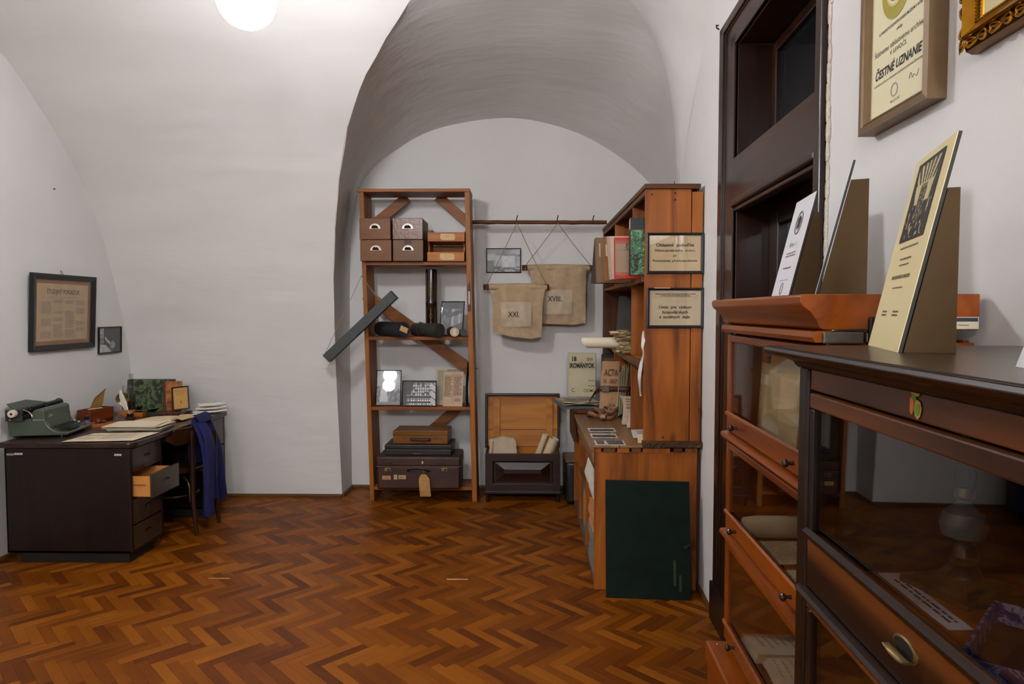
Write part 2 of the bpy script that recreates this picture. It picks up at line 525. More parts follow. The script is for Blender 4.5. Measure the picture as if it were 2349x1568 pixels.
# the wall as thick quads: before the door, above it, behind it
def wq(y0, y1, z0, z1a, z1b):
    p = [rwp(y0, z0), rwp(y1, z0), rwp(y1, z1b), rwp(y0, z1a)]
    mb.prism(p, (.30, 0, 0))
ys = [-3.4, -3.2, -2.9, -2.5, -2.0, -1.5, -.75, -.4, -.1, .3, .8, 1.3, 1.8, OY0]
for y0, y1 in zip(ys, ys[1:]): wq(y0, y1, 0, max(1.0, vz(y0)) + .05, vz(y1) + .05)
ys = [OY0, 2.7, 3.1, OY1]
for y0, y1 in zip(ys, ys[1:]): wq(y0, y1, OZ, vz(y0) + .05, vz(y1) + .05)
wq(OY1, 3.732, 0, vz(OY1), 3.256)
for p, q in zip(top, top[1:]):
    if q[1] - p[1] > .004: wq(p[1], q[1], 0, p[2] + .012, q[2] + .012)
wall_r = struct(mb.build('wall_right', PLA_W))
mb = MB(); mb.box((XL - .1, -3.5, 0), (XL, 6.1, 3.8)); wl = struct(mb.build('wall_left', PLA_W))
mb = MB(); mb.box((XL - .1, -3.48, 0), (1.3, -3.4, 3.8)); struct(mb.build('wall_front', PLA_W))
# flaked plaster along the door casing
mb = MB(); rnd = random.Random(3)
for k in range(34):
    z = .9 + k * .06; y = DOOR['y0'] - .004
    poly = []
    w0 = .012 + .012 * rnd.random() + (.015 if k % 7 == 0 else 0)
    m = 7
    for i in range(m):
        t = 2 * PI * i / m
        poly.append(rwp(y - w0 * .3 + w0 * .55 * math.cos(t) * rnd.uniform(.7, 1.2), z + .036 * math.sin(t) * rnd.uniform(.8, 1.1), .001))
    mb.prism(poly, (-.004 - .003 * rnd.random(), 0, 0))
o = mb.build('plaster_edge', plain('cfc6b4', .95, var=.2, scale=90), wall_r)
# nail marks on the left wall
mb = MB(); p = onx(123, 433, XL); mb.tube([p + V((-.005, 0, 0)), p + V((.012, 0, 0))], .004, 6); mb.build('nail', plain('2a2622', .5), wl)

# ---- skirting boards
SK = wood('3a2615', '6a4726', 'x', 1.0, .5)
def skirt(name, pts, h=.028, d=.016, nrm=1):
    mb = MB()
    for a, b in zip(pts, pts[1:]):
        a, b = V(a), V(b); t = (b - a).normalized(); n = V((-t.y, t.x, 0)) * nrm
        prof = [(0, 0), (d, 0), (d, h * .55), (d * .55, h), (0, h)]
        mb.sweep(prof, a, b, n, (0, 0, 1))
    return struct(mb.build(name, SK))
skirt('baseboard_back', [(XL + .0, YP - .002, 0), (-1.569, YP - .002, 0), (-1.565, YB - .002, 0), (1.05, YB - .002, 0)], nrm=-1)
skirt('baseboard_left', [(XL, -3.4, 0), (XL, YP, 0)], nrm=-1)
skirt('baseboard_right', [tuple(rwp(DOOR['y1'], 0)), tuple(rwp(4.7, 0))], nrm=1)

# ---- herringbone parquet: the 300 nearest blocks are objects, the rest is one part
PQ_L, PQ_W = 0.25, 0.05
def parquet_mat(name, island):
    m, nt, b = mk(name)
    uv = nd(nt, 'ShaderNodeUVMap', uv_map='grain')
    if island: rn = nd(nt, 'ShaderNodeNewGeometry'); ro = 'Random Per Island'
    else: rn = nd(nt, 'ShaderNodeObjectInfo'); ro = 'Random'
    cm = nd(nt, 'ShaderNodeCombineXYZ'); lk(nt, rn, ro, cm, 'Z'); lk(nt, rn, ro, cm, 'X')
    ad = nd(nt, 'ShaderNodeVectorMath', operation='MULTIPLY_ADD'); lk(nt, cm, 0, ad, 0); ad.inputs[1].default_value = (31, 0, 57); lk(nt, uv, 0, ad, 2)
    mp = nd(nt, 'ShaderNodeMapping'); mp.inputs['Scale'].default_value = (5, 60, 1); lk(nt, ad, 0, mp, 'Vector')
    n1 = nd(nt, 'ShaderNodeTexNoise', i_Scale=1.0, i_Detail=5.0, i_Distortion=.5); lk(nt, mp, 0, n1, 'Vector')
    tone = ramp(nt, [(0.0, hexc('3f1b01')), (.22, hexc('5a2901')), (.5, hexc('753c03')), (.8, hexc('8b4e0a')), (1.0, hexc('a8681e'))])
    tc = nd(nt, 'ShaderNodeTexCoord'); 
    geo = nd(nt, 'ShaderNodeNewGeometry')
    big = nd(nt, 'ShaderNodeTexNoise', i_Scale=3.5, i_Detail=3.0); lk(nt, geo, 'Position', big, 'Vector')
    a1 = nd(nt, 'ShaderNodeMath', operation='MULTIPLY_ADD'); lk(nt, n1, 'Fac', a1, 0); a1.inputs[1].default_value = .45; lk(nt, rn, ro, a1, 2)
    a2 = nd(nt, 'ShaderNodeMath', operation='MULTIPLY_ADD'); lk(nt, big, 'Fac', a2, 0); a2.inputs[1].default_value = .55; lk(nt, a1, 0, a2, 2)
    a3 = nd(nt, 'ShaderNodeMath', operation='MULTIPLY_ADD'); lk(nt, a2, 0, a3, 0); a3.inputs[1].default_value = .62; a3.inputs[2].default_value = -.16
    lk(nt, a3, 0, tone, 0); lk(nt, tone, 'Color', b, 'Base Color')
    b.inputs['Roughness'].default_value = .45
    b.inputs['Specular IOR Level'].default_value = .18
    bp = nd(nt, 'ShaderNodeBump', i_Strength=.08, i_Distance=.001); lk(nt, n1, 'Fac', bp, 'Height'); lk(nt, bp, 'Normal', b, 'Normal')
    return m
PQ1, PQ2 = parquet_mat('parquet_block', False), parquet_mat('parquet_far', True)
mb = MB(); mb.box((XL - .3, -3.5, -.05), (1.6, 6.5, -.006))
floor = struct(mb.build('floor', plain('1d0f06', .8)))
def block_mesh(i):
    me = bpy.data.meshes.new('parquet_block')
    l, w, t = PQ_L / 2 - .0004, PQ_W / 2 - .0004, .010
    c = .0006
    vs = [(-l, -w, -t), (l, -w, -t), (l, w, -t), (-l, w, -t), (-l, -w, -c), (l, -w, -c), (l, w, -c), (-l, w, -c), (-l + c, -w + c, 0), (l - c, -w + c, 0), (l - c, w - c, 0), (-l + c, w - c, 0)]
    fs = [(8, 9, 10, 11)] + [(4 + k, 4 + (k + 1) % 4, 8 + (k + 1) % 4, 8 + k) for k in range(4)] + [(k, (k + 1) % 4, 4 + (k + 1) % 4, 4 + k) for k in range(4)]
    me.from_pydata(vs, [], fs)
    u = me.uv_layers.new(name='grain')
    for p in me.polygons:
        for li in p.loop_indices:
            v = me.vertices[me.loops[li].vertex_index].co; u.data[li].uv = (v.x + i * .37, v.y + i * .21)
    me.materials.append(PQ1)
    return me
blocks = []
s2 = math.sqrt(.5)
for a in range(-90, 130):
    for b_ in range(-34, 34):
        for kind in (0, 1):
            u = a * PQ_W + b_ * PQ_L; v = a * PQ_W - b_ * PQ_L
            if kind == 0: cu, cv = u + PQ_L / 2, v + PQ_W / 2
            else: cu, cv = u + PQ_W / 2, v + PQ_W + PQ_L / 2
            x = (cu + cv) * s2 - 1.2; y = (cv - cu) * s2 + 3.0
            if XL - .1 < x < xr(max(y, 0)) + .32 and -3.45 < y < 6.25 and not (y > 5.92 and x < -1.72):
                blocks.append((x, y, -PI / 4 if kind == 0 else PI / 4))
def in_view(b):
    px, py = project((b[0], b[1], 0))
    return 10 < px < 1600 and py < 1562 and b[1] > 2.6
vis = sorted([b for b in blocks if in_view(b)], key=lambda b: b[1])
front = set(vis[:300])
variants = [block_mesh(i) for i in range(8)]
for k, (x, y, rz) in enumerate(vis[:300]):
    o = bpy.data.objects.new('parquet_block', variants[k % 8]); COL.objects.link(o)
    o.parent = floor; o.location = (x, y, random.uniform(-.0005, .0003)); o.rotation_euler = (random.uniform(-.002, .002), 0, rz + (PI if k % 2 else 0))
me = bpy.data.meshes.new('parquet_far'); vs, fs, uvs = [], [], []
for (x, y, rz) in blocks:
    if (x, y, rz) in front: continue
    c, s = math.cos(rz), math.sin(rz); o = len(vs); z = random.uniform(-.0005, .0003); oi = random.random() * 50
    src = variants[0]
    for v in src.vertices: vs.append((x + v.co.x * c - v.co.y * s, y + v.co.x * s + v.co.y * c, v.co.z + z))
    for p in src.polygons:
        fs.append(tuple(o + i for i in p.vertices)); uvs += [(src.vertices[i].co.x + oi, src.vertices[i].co.y) for i in p.vertices]
me.from_pydata(vs, [], fs); ul = me.uv_layers.new(name='grain')
for i, q in enumerate(uvs): ul.data[i].uv = q
me.materials.append(PQ2)
o = bpy.data.objects.new('parquet_far', me); COL.objects.link(o); o.parent = floor; o['kind'] = 'stuff'
# floor inlays: pale slip and two worn strips
for nm, px, py, w, h, hx in (('parquet_slip', 1049, 1328, .125, .012, 'd0a468'), ('parquet_slip', 503, 1326, .13, .014, 'b27a3a'), ('floor_plate', 782, 1331, .085, .014, '4d4640')):
    p = onz(px, py, 0); mb = MB(); mb.box((p.x - w / 2, p.y - h / 2, -.0005), (p.x + w / 2, p.y + h / 2, .0012)); mb.build(nm, plain(hx, .5), floor)

# ---- lamps and added fill: opal glass globes hanging on short rods from the vault
def lamp(loc, label, k=1.0, r=.125):
    t = thing('pendant_or_fill_lamp', label, 'lamp', loc, 0)
    m, nt, b = mk('opal_glass_lit')
    b.inputs['Base Color'].default_value = (.9, .9, .88, 1)
    b.inputs['Emission Color'].default_value = LAMP_C; b.inputs['Emission Strength'].default_value = LAMP_W * k
    f = r / .125
    mb = MB(); mb.lathe([(r * math.sin(a), -.944 * r * math.cos(a)) for a in [i * PI / 14 for i in range(0, 13)]], 20)
    mb.build('glass_globe', m, t, smooth=True, ang=0)
    zt = vz(loc[1]) - loc[2]
    mb = MB(); mb.lathe([(.05 * f, .84 * r), (.062 * f, .88 * r), (.062 * f, 1.12 * r), (.03, 1.28 * r), (.012, 1.32 * r), (.012, zt - .04), (.05, zt - .03), (.06, zt + .02)], 20); mb.build('stem', plain('8a8478', .35, .6), t, smooth=True)
    return t
lamp((-1.205, 3.0, 2.945), 'white opal glass globe lamp glowing at the top of the photo', LAMP_K[0])
lamp((.25, -2.3, 2.85), 'added fill light shaped as a large white globe, unseen far behind the camera, on the right', LAMP_K[1], .22)  # unseen fill added to brighten the back wall
lamp((-.95, -2.5, 2.85), 'added fill light shaped as a large white globe, unseen far behind the camera, in the middle', LAMP_K[1], .22)  # other half of the added fill, split to soften its shadows
lamp((-2.42, -.45, 2.85), 'small white opal glass globe lamp behind the photographer on the left, the nearer of two', LAMP_K[2])
lamp((-2.75, -2.0, 3.08), 'small white opal glass globe lamp behind the photographer on the left, the farther of two', LAMP_K[3])
# ------------------------------------------------------------------ framed things
def picture(name, label, cat, o, r, u, w, h, fw, fd, fmat, page_mat, prof=None, glassy=True, margin=0.0, mount=None, back=0.004, group=None):
    """frame, backing page and glass; o = lower left outer corner, r/u = right and up of the page, the normal r x u faces the viewer"""
    t = thing(name, label, cat, o, 0, group)
    r, u = V(r).normalized(), V(u).normalized(); n = r.cross(u)
    prof = prof or [(0, 0), (0, fd), (fw * .25, fd * 1.05), (fw, fd * .7), (fw, 0)]
    mb = MB(); mb.frame((0, 0, 0), r, u, w, h, prof); mb.build('frame', fmat, t)
    mb = MB(); mb.obox(r * (fw * .7) + u * (fw * .7) + n * back * .2, r * (w - 1.4 * fw), u * (h - 1.4 * fw), n * back)
    pg = mb.build('backing' if mount else 'page', mount or page_mat, t)
    top = back * 1.2
    if mount:
        mb = MB(); mb.obox(r * (fw + margin) + u * (fw + margin) + n * top, r * (w - 2 * fw - 2 * margin), u * (h - 2 * fw - 2 * margin), n * .0008)
        pg = mb.build('page', page_mat, t); top += .0008
    if glassy:
        mb = MB(); a = fw * .8; z = max(top + .002, fd * .55)
        mb.obox(r * a + u * a + n * z, r * (w - 2 * a), u * (h - 2 * a), n * .0012); mb.build('glass', GLASS, t)
    t['top'] = top
    return t, pg, n * top
def lettering(t, o, r, u, lines=(), bars=(), mat=None, name='lettering', lift=.0006):
    mb = MB(); inked(mb, o, r, u, lines, bars, lift)
    o_ = mb.build(name, mat or INK, t)
    if name == 'small_print': o_['kind'] = 'stuff'
    return o_

# ------------------------------------------------------------------ left: pictures on the wall
X1, YV, ZV = V((1, 0, 0)), V((0, 1, 0)), V((0, 0, 1))
PAPER_AGED = plain('b89a74', .85, var=.08, scale=9)
t, pg, nn = picture('framed_notice', 'black framed study rules notice on brown mount, on the left wall', 'picture', (XL + .004, 4.55, 1.325), YV, (.05, 0, 1), .68, .54, .04, .028, BLACKFRAME, PAPER_AGED,
                    mount=plain('8e5a2a', .8, var=.15, scale=8), margin=.028)
u_ = V((.05, 0, 1)).normalized()
ln = [('ŠTUDIJNÝ PORIADOK', .34, .40, .046, .78, .012, 'CENTER')]
bars = [(.11, .375, .57, .3765)]
for i, (cx, segs) in enumerate(((.11, ((.34, .26), (.22, .17), (.13, .085))), (.235, ((.355, .335), (.27, .255), (.225, .2), (.18, .09))), (.36, ((.35, .33), (.275, .15), (.14, .085))), (.475, ((.355, .32), (.30, .25), (.20, .17), (.15, .13))))):
    for k, (a, b) in enumerate(segs): bars += para(cx, cx + .10, a, b, .0085, .4, .2, i * 7 + k)
lettering(t, nn, YV, u_, ln, [])
lettering(t, nn, YV, u_, [], bars, INK_GREY, 'small_print')
mb = MB(); mb.tube([(.02, .33, .535), (.012, .335, .56), (.004, .342, .57), (.012, .348, .56), (.02, .352, .535)], .0015, 5); mb.build('hanger', plain('3a332c', .5, .6), t)
def tone_sculpt(s, q):
    v = .16 + .08 * nz(s * 4, q * 4, 3)
    if s < .22: v = .62 + .2 * nz(s * 9, q * 9) if q > .62 else .3 + .35 * (nz(s * 22, q * 18) > .05)
    if q < .3 and s < .6 - q: v = .75 + .15 * nz(s * 8, q * 8)
    d = abs((q - .62) + (s - .25) * 1.1)
    if .25 < s < .62 and d < .06: v = .8
    if (s - .62) ** 2 * 2 + (q - .3) ** 2 < .03: v = .5 + .6 * (s - .5)
    return v
t, pg, nn = picture('photo_frame', 'small black framed photograph hung low on the left wall beside the corner', 'picture', (XL + .004, 5.303, 1.263), YV, (.03, 0, 1), .30, .215, .012, .014, BLACKFRAME, plain('d8d3c8', .6))
photo_print(nn + YV * .012 + ZV * .012, YV, (.03, 0, 1), .276, .19, 34, 26, tone_sculpt).build('print', PRINT, t)

# ------------------------------------------------------------------ the desk
DZ = .78
WD = wood('0a0402', '1d0d06', 'z', .8, .42, .05, streak=.6)
WDX = wood('140a05', '341d11', 'y', .8, .3, .25, streak=.6)
t = desk = thing('office_desk', 'dark brown veneered office desk with one drawer pulled open, by the left wall', 'desk', (-2.87, 4.875, 0))
W, D = .43, .695                              # half size: x (front is +x) and y (near is -y)
mb = MB()
cr = .05
def rrect(x0, x1, y0, y1, z, rs, n=6):       # rounded rectangle; rs: radii of corners (x0y0, x1y0, x1y1, x0y1)
    out = []
    for (cx, cy, a0), r in zip(((x0, y0, PI), (x1, y0, 1.5 * PI), (x1, y1, 0), (x0, y1, .5 * PI)), rs):
        sx = 1 if cx == x0 else -1; sy = 1 if cy == y0 else -1
        for k in range(n + 1):
            a = a0 + .5 * PI * k / n
            out.append((cx + sx * r + r * math.cos(a), cy + sy * r + r * math.sin(a), z))
    return out
mb.prism(rrect(-W, W, -D, D, DZ - .036, (.02, .05, .05, .02)), (0, 0, .036))
mb.build('desktop', WDX, t, bev=.008, seg=3)
# pedestals: carcass as panels so that the drawers are real boxes
def carcass(y0, y1, name):
    mb = MB()
    x0, x1, z0, z1 = -W + .03, W - .03, .075, DZ - .04
    mb.prism(rrect(x0, x1, y0, y0 + .022, z0, (.005, .012, .002, .002)), (0, 0, z1 - z0))
    mb.box((x0, y1 - .022, z0), (x1, y1, z1)); mb.box((x0, y0, z0), (x0 + .012, y1, z1)); mb.box((x0, y0, z0), (x1, y1, z0 + .015))
    o = mb.build(name, WD, t, bev=.004)
    mb = MB(); mb.box((x0 + .05, y0 + .05, 0), (x1 - .05, y1 - .05, z0)); mb.build('plinth', plain('0c0805', .7), t)
    return o
py0, py1, qy0, qy1 = -D + .02, -D + .40, D - .40, D - .02
carcass(py0, py1, 'pedestal'); carcass(qy0, qy1, 'pedestal')
mb = MB(); mb.box((-W + .03, py1, .12), (-W + .045, qy0, DZ - .04)); mb.build('back_panel', WD, t)
mb = MB(); mb.box((-.1, py1, DZ - .085), (W - .04, qy0, DZ - .04)); mb.build('apron', WD, t)
DRW = plain('b97a35', .55, var=.12, scale=14)
FRONT = wood('1f1510', '43352c', 'z', .7, .3, .3, streak=.5)
def drawer(y0, y1, z0, z1, out=0.0, interior=False):
    xf = W - .03 + out
    mb = MB(); mb.box((xf - .018, y0, z0), (xf, y1, z1))
    d = mb.build('drawer', FRONT, t, bev=.004)
    cy, cz = (y0 + y1) / 2, z0 + (z1 - z0) * .55
    mb = MB(); mb.lathe([(.032, 0), (.036, .002), (.034, .004), (.024, .003), (.001, .002)], 20, (xf, cy, cz), (1, 0, 0), squash=(.26, 1)); mb.build('handle', plain('0d0a08', .3), d, smooth=True)
    if interior:
        mb = MB(); zt = z1 - .018; dep = .40
        for yy in (y0 + .012, y1 - .024): mb.box((xf - dep, yy, z0 + .008), (xf - .018, yy + .012, zt))
        mb.box((xf - dep, y0 + .024, z0 + .008), (xf - .018, y1 - .024, z0 + .016)); mb.box((xf - dep, y0 + .024, z0 + .008), (xf - dep + .012, y1 - .024, zt))
        mb.build('drawer_box', DRW, d)
        mb = MB(); mb.box((xf - dep, y0 + .010, z0 + .075), (xf - .05, y0 + .0125, z0 + .088)); mb.build('runner_groove', plain('8a5320', .7), d)
drawer(py0 + .024, py1 - .024, .585, .735)
drawer(py0 + .024, py1 - .024, .42, .575, .125, True)
drawer(py0 + .024, py1 - .024, .25, .41)
drawer(py0 + .024, py1 - .024, .09, .24)
for z0, z1 in ((.52, .735), (.34, .51), (.09, .33)): drawer(qy0 + .024, qy1 - .024, z0, z1)
for x0, x1, z, hx in ((-.415 + .03, -.415 + .075, .708, '9a948a'), (-.335, -.283, .712, 'c8c2b6'), (.30, .345, .708, 'bfb9ad')):
    mb = MB(); mb.box((x0, py0 - .0012, z - .012), (x1, py0 + .001, z)); o = mb.build('inventory_plate', plain(hx, .4), t)
    mb = MB(); inked(mb, (x0, py0 - .0012, z - .012), X1, ZV, [], [(.006, .004, x1 - x0 - .008, .0065)]); mb.build('plate_text', INK_GREY, o)

# ---- typewriter, turned a little
TG = plain('424c3c', .33, var=.06, scale=12)
TD = plain('131312', .35)
CHROME = plain('b9b6ae', .22, 1.0)
t = thing('typewriter', 'green metal typewriter with cream platen knobs at the near end of the desk', 'typewriter', (-2.985, 4.385, DZ), .17)
TW = .34
prof_c = [(-.355, .012), (-.36, .11), (-.35, .122), (-.222, .122), (-.214, .165), (-.196, .182), (-.158, .184), (-.142, .172), (-.138, .12), (-.133, .09), (-.112, .06), (-.078, .038), (-.04, .03), (-.008, .032), (0, .024), (-.004, .012)]
mb = MB()
for y in (0, TW - .026): mb.prism([(x, y, z) for x, z in prof_c], (0, .026, 0))
mb.prism([(x, .026, z) for x, z in [(-.355, .012), (-.36, .11), (-.35, .122), (-.222, .122), (-.214, .165), (-.196, .182), (-.158, .184), (-.142, .172), (-.138, .122), (-.120, .072), (-.112, .012)]], (0, TW - .052, 0))
mb.prism([(x, .026, z) for x, z in [(-.112, .012), (-.112, .05), (-.012, .018), (-.012, .032), (0, .024), (-.004, .012)]], (0, TW - .052, 0))
mb.build('body', TG, t, bev=.006, seg=3, smooth=True)
mb = MB()
for i, (x, z) in enumerate(((-.098, .062), (-.076, .053), (-.054, .044), (-.034, .036))):
    n = 11 if i < 3 else 1
    for k in range(n):
        y = .04 + (TW - .08) * (k + .5 + (i % 2) * .25) / (n + .3)
        if i < 3: mb.lathe([(.0085, 0), (.0095, .004), (.007, .006)], 8, (x, y, z))
        else: mb.box((x - .008, .08, z), (x + .006, TW - .08, z + .006))
mb.build('keys', TD, t)
mb = MB(); mb.lathe([(.007, 0), (.008, .004), (.006, .006)], 10, (-.098, TW - .032, .063)); mb.lathe([(.007, 0), (.008, .004), (.006, .006)], 10, (-.07, TW - .03, .052)); mb.build('shift_key', plain('d8d2c4', .4), t)
mb = MB()
mb.box((-.225, -.001, .1135), (-.138, .002, .1175)); mb.box((-.1385, .001, .1135), (-.1365, TW, .1175))
mb.tube([(-.137, -.002, .115), (-.132, -.002, .088), (-.111, -.002, .058), (-.077, -.002, .036), (-.04, -.002, .029), (-.006, -.001, .031)], .0022, 6)
mb.build('chrome_trim', CHROME, t, smooth=True)
lettering(t, (-.1385, .05, .128), YV, ZV, [('Zeta', 0, 0, .024, 1.15, .01, 'LEFT', .3)], [], plain('d9d6cc', .35, .5))
car = MB()
car.tube([(-.285, -.07, .170), (-.285, TW + .17, .170)], .021, 18)
cr_o = car.build('platen', plain('151413', .55), t, smooth=True)
mb = MB(); mb.box((-.335, -.055, .128), (-.245, TW + .15, .150)); mb.box((-.34, -.062, .118), (-.24, -.045, .192)); mb.box((-.34, TW + .13, .130), (-.25, TW + .148, .190)); mb.tube([(-.29, TW + .15, .170), (-.29, TW + .185, .170)], .026, 16)
mb.box((-.258, .0, .182), (-.250, TW + .13, .192)); mb.box((-.268, .05, .17), (-.244, .075, .198)); mb.box((-.268, .25, .17), (-.244, .275, .198))
mb.build('carriage', plain('20221d', .4), t, bev=.003)
mb = MB(); mb.obox((-.315, -.02, .182), (-.035, 0, .042), (0, TW + .12, 0), (.004, 0, .003)); mb.build('paper_table', TG, t)
mb = MB(); mb.tube([(-.285, -.068, .170), (-.285, -.085, .170), (-.285, -.098, .170)], [.025, .0265, .022], 20); kb = mb.build('platen_knob', plain('cbbfa8', .4), t, smooth=True)
mb = MB(); mb.lathe([(.008, 0), (.006, .002)], 12, (-.285, -.0985, .170), (0, -1, 0)); mb.build('knob_hub', TD, kb)
mb = MB(); mb.tube(bez([(-.25, -.03, .188), (-.21, -.05, .178), (-.185, -.055, .155), (-.183, -.055, .135), (-.192, -.05, .118)], 5), .0055, 8, flat=.5); mb.build('return_lever', CHROME, t, smooth=True)
mb = MB(); mb.tube([(-.348, TW + .06, .215), (-.350, TW + .06, .238), (-.344, TW + .065, .244)], .004, 6); mb.build('paper_guide', CHROME, t)
mb = MB(); mb.tube([(-.30, -.06, .14), (-.285, -.115, .135)], .006, 8); mb.build('release_lever', CHROME, t)
for x, y in ((-.33, .03), (-.05, .03), (-.33, TW - .03), (-.05, TW - .03)):
    mb = MB(); mb.lathe([(.014, 0), (.014, .014)], 12, (x, y, 0)); mb.build('rubber_foot', TD, t)


# ---- small things on the desk
def put(px, py): return onz(px, py, DZ)
p = put(192, 978); p.x = max(p.x, -3.27)
t = thing('ink_bottle', 'small bottle of violet ink with a black cap', 'bottle', (-3.13, 4.80, DZ))
INKGL = plain('4a3a78', .12, var=.2, scale=20)
mb = MB(); mb.lathe([(.024, 0), (.026, .003), (.026, .034), (.022, .042), (.013, .046), (.013, .052)], 16); mb.build('glass_body', INKGL, t, smooth=True)
mb = MB(); mb.lathe([(.016, .05), (.017, .052), (.017, .072), (.015, .074)], 16); mb.build('cap', TD, t, smooth=True)
mb = MB(); mb.lathe([(.012, 0), (.012, .001)], 14, (.0225, -.014, .02), (.86, -.5, 0)); mb.build('label', plain('d8d4cf', .6), t)
BXW = wood('4a1a0a', '7a3418', 'y', 1.2, .4, .2)
t = thing('card_box', 'red brown wooden index card box on the desk', 'box', (-3.25, 5.09, DZ), -.12)
mb = MB()
for a, b in (((-.055, -.12, 0), (.055, -.112, .088)), ((-.055, .112, 0), (.055, .12, .088)), ((-.055, -.112, 0), (-.047, .112, .088)), ((.047, -.112, 0), (.055, .112, .088)), ((-.047, -.112, 0), (.047, .112, .006))): mb.box(a, b)
mb.box((-.047, -.02, 0), (.047, -.015, .082))
mb.build('box_body', BXW, t, bev=.0015)
t = thing('index_card', 'blank cream card laid across the index card box', 'card', (-3.22, 5.04, DZ + .0885), .9)
mb = MB(); mb.slab(lambda a, b: (-.05 + .1 * a, -.022 + .044 * b, .003 + .004 * a), 3, 2, (0, 0, .0015)); mb.build('card_sheet', plain('c9a981', .8), t)
t = thing('envelope', 'brown paper envelope leaning up out of the index card box', 'envelope', (-3.24, 5.13, DZ + .03), .1)
mb = MB(); mb.slab(lambda a, b: (-.045 + .03 * b + .02 * a, -.06 + .13 * a + .02 * b, .055 + .085 * b + (.055 * a if b > .5 else .0)), 3, 3, (.003, 0, 0)); mb.build('sheet', plain('a87c42', .8, var=.1), t)
ORW = wood('7a3d10', 'b4682a', 'x', 1.0, .45, .15)
t = thing('pen_tray', 'orange brown wooden pen tray in front of the index card box', 'tray', (-3.04, 4.80, DZ), .35)
mb = MB(); mb.box((-.095, -.035, 0), (.095, .035, .006))
for a, b in (((-.095, -.04, 0), (.095, -.034, .024)), ((-.095, .034, 0), (.095, .04, .024)), ((-.1, -.04, 0), (-.094, .04, .024)), ((.094, -.04, 0), (.1, .04, .024))): mb.box(a, b)
mb.build('tray_body', ORW, t, bev=.001)
CLG = glass('clear_glass', (.86, .88, .86, 1))
t = thing('wood_stamp', 'turned dark wooden seal stamp lying in the pen tray', 'stamp', (-3.03, 4.80, DZ + .020), .35)
mb = MB(); mb.lathe([(.019, -.03), (.021, -.012), (.012, -.002), (.009, .012), (.014, .03), (.008, .038)], 16, (0, 0, .014), (.9, -.45, .1)); mb.build('stamp_body', wood('2a0f06', '5a2a16', 'x', 2, .35), t, smooth=True)
t = thing('glass_tube', 'clear glass tube lying in the pen tray', 'glass tube', (-3.10, 4.775, DZ + .026), .35)
mb = MB(); mb.tube([(-.06, 0, .004), (.05, 0, .004)], .009, 12); mb.build('tube_wall', CLG, t, smooth=True)
mb = MB(); mb.tube([(-.045, 0, .002), (.02, 0, .002)], .004, 8); mb.build('wood_core', ORW, t, smooth=True)
t = thing('glass_inkwell', 'clear glass inkwell tipped on its side in the pen tray', 'inkwell', (-2.945, 4.90, DZ), 0)
mb = MB(); mb.lathe([(.001, -.03), (.03, -.03), (.036, -.02), (.036, .008), (.03, .022), (.02, .028), (.024, .036), (.016, .036), (.012, .026)], 18, (0, 0, .036), (.55, -.65, .25)); mb.build('glass_body', CLG, t, smooth=True)
mb = MB(); mb.lathe([(.022, 0), (.026, .008), (.02, .03), (.001, .03)], 14, (.03, -.06, 0)); mb.build('stopper', glass('pale_glass', (.8, .82, .7, 1)), t, smooth=True)
t = thing('wooden_stand', 'low orange brown wooden desk stand behind the quill', 'stand', (-3.06, 5.24, DZ), .12)
mb = MB(); mb.box((-.09, -.03, 0), (.09, .04, .03)); mb.prism([(-.09, -.03, .03), (-.09, .04, .03), (-.09, .04, .05)], (.1, 0, 0)); mb.build('stand_body', ORW, t, bev=.002)
p = V((-2.985, 5.09, DZ))
t = thing('quill_inkwell', 'round glass inkwell with a black collar holding the white quill', 'inkwell', p)
mb = MB(); mb.lathe([(.001, .001), (.032, .001), (.036, .006), (.034, .02), (.024, .03), (.018, .034)], 20); mb.build('glass_body', glass('smoky_glass', (.55, .52, .5, 1)), t, smooth=True)
mb = MB(); mb.lathe([(.001, .02), (.018, .02), (.022, .036), (.026, .046), (.02, .046), (.014, .03)], 20); mb.build('collar', TD, t, smooth=True)
t = thing('quill_pen', 'white feather quill standing in the glass inkwell', 'quill', p + V((0, 0, .03)))
A, B, C_ = V((0, 0, 0)), V((-.035, .0, .09)), V((-.085, .02, .195))
cv = bez([A, B, C_], 10)
mb = MB(); mb.tube(cv[:-1], [.0022] * 10 + [.0014] * (len(cv) - 11), 6); mb.build('shaft', plain('cdb894', .5), t, smooth=True)
mb = MB()
def vane(a, b):
    i = min(int((.3 + .7 * a) * (len(cv) - 1)), len(cv) - 1); c = cv[i]
    w = .034 * math.sin(PI * min(1, a * .93 + .07)) ** .6 * (1 + .12 * nz(a * 9, b * 3))
    return c + V((-.5, -.1, -.35)).normalized() * w * (b - .3) * 1.2 + V((.2, -1, .1)) * .003 * math.sin(b * 5)
mb.slab(vane, 18, 6, (0, .0012, 0)); mb.build('vane', plain('cfc3b2', .8), t, smooth=True)
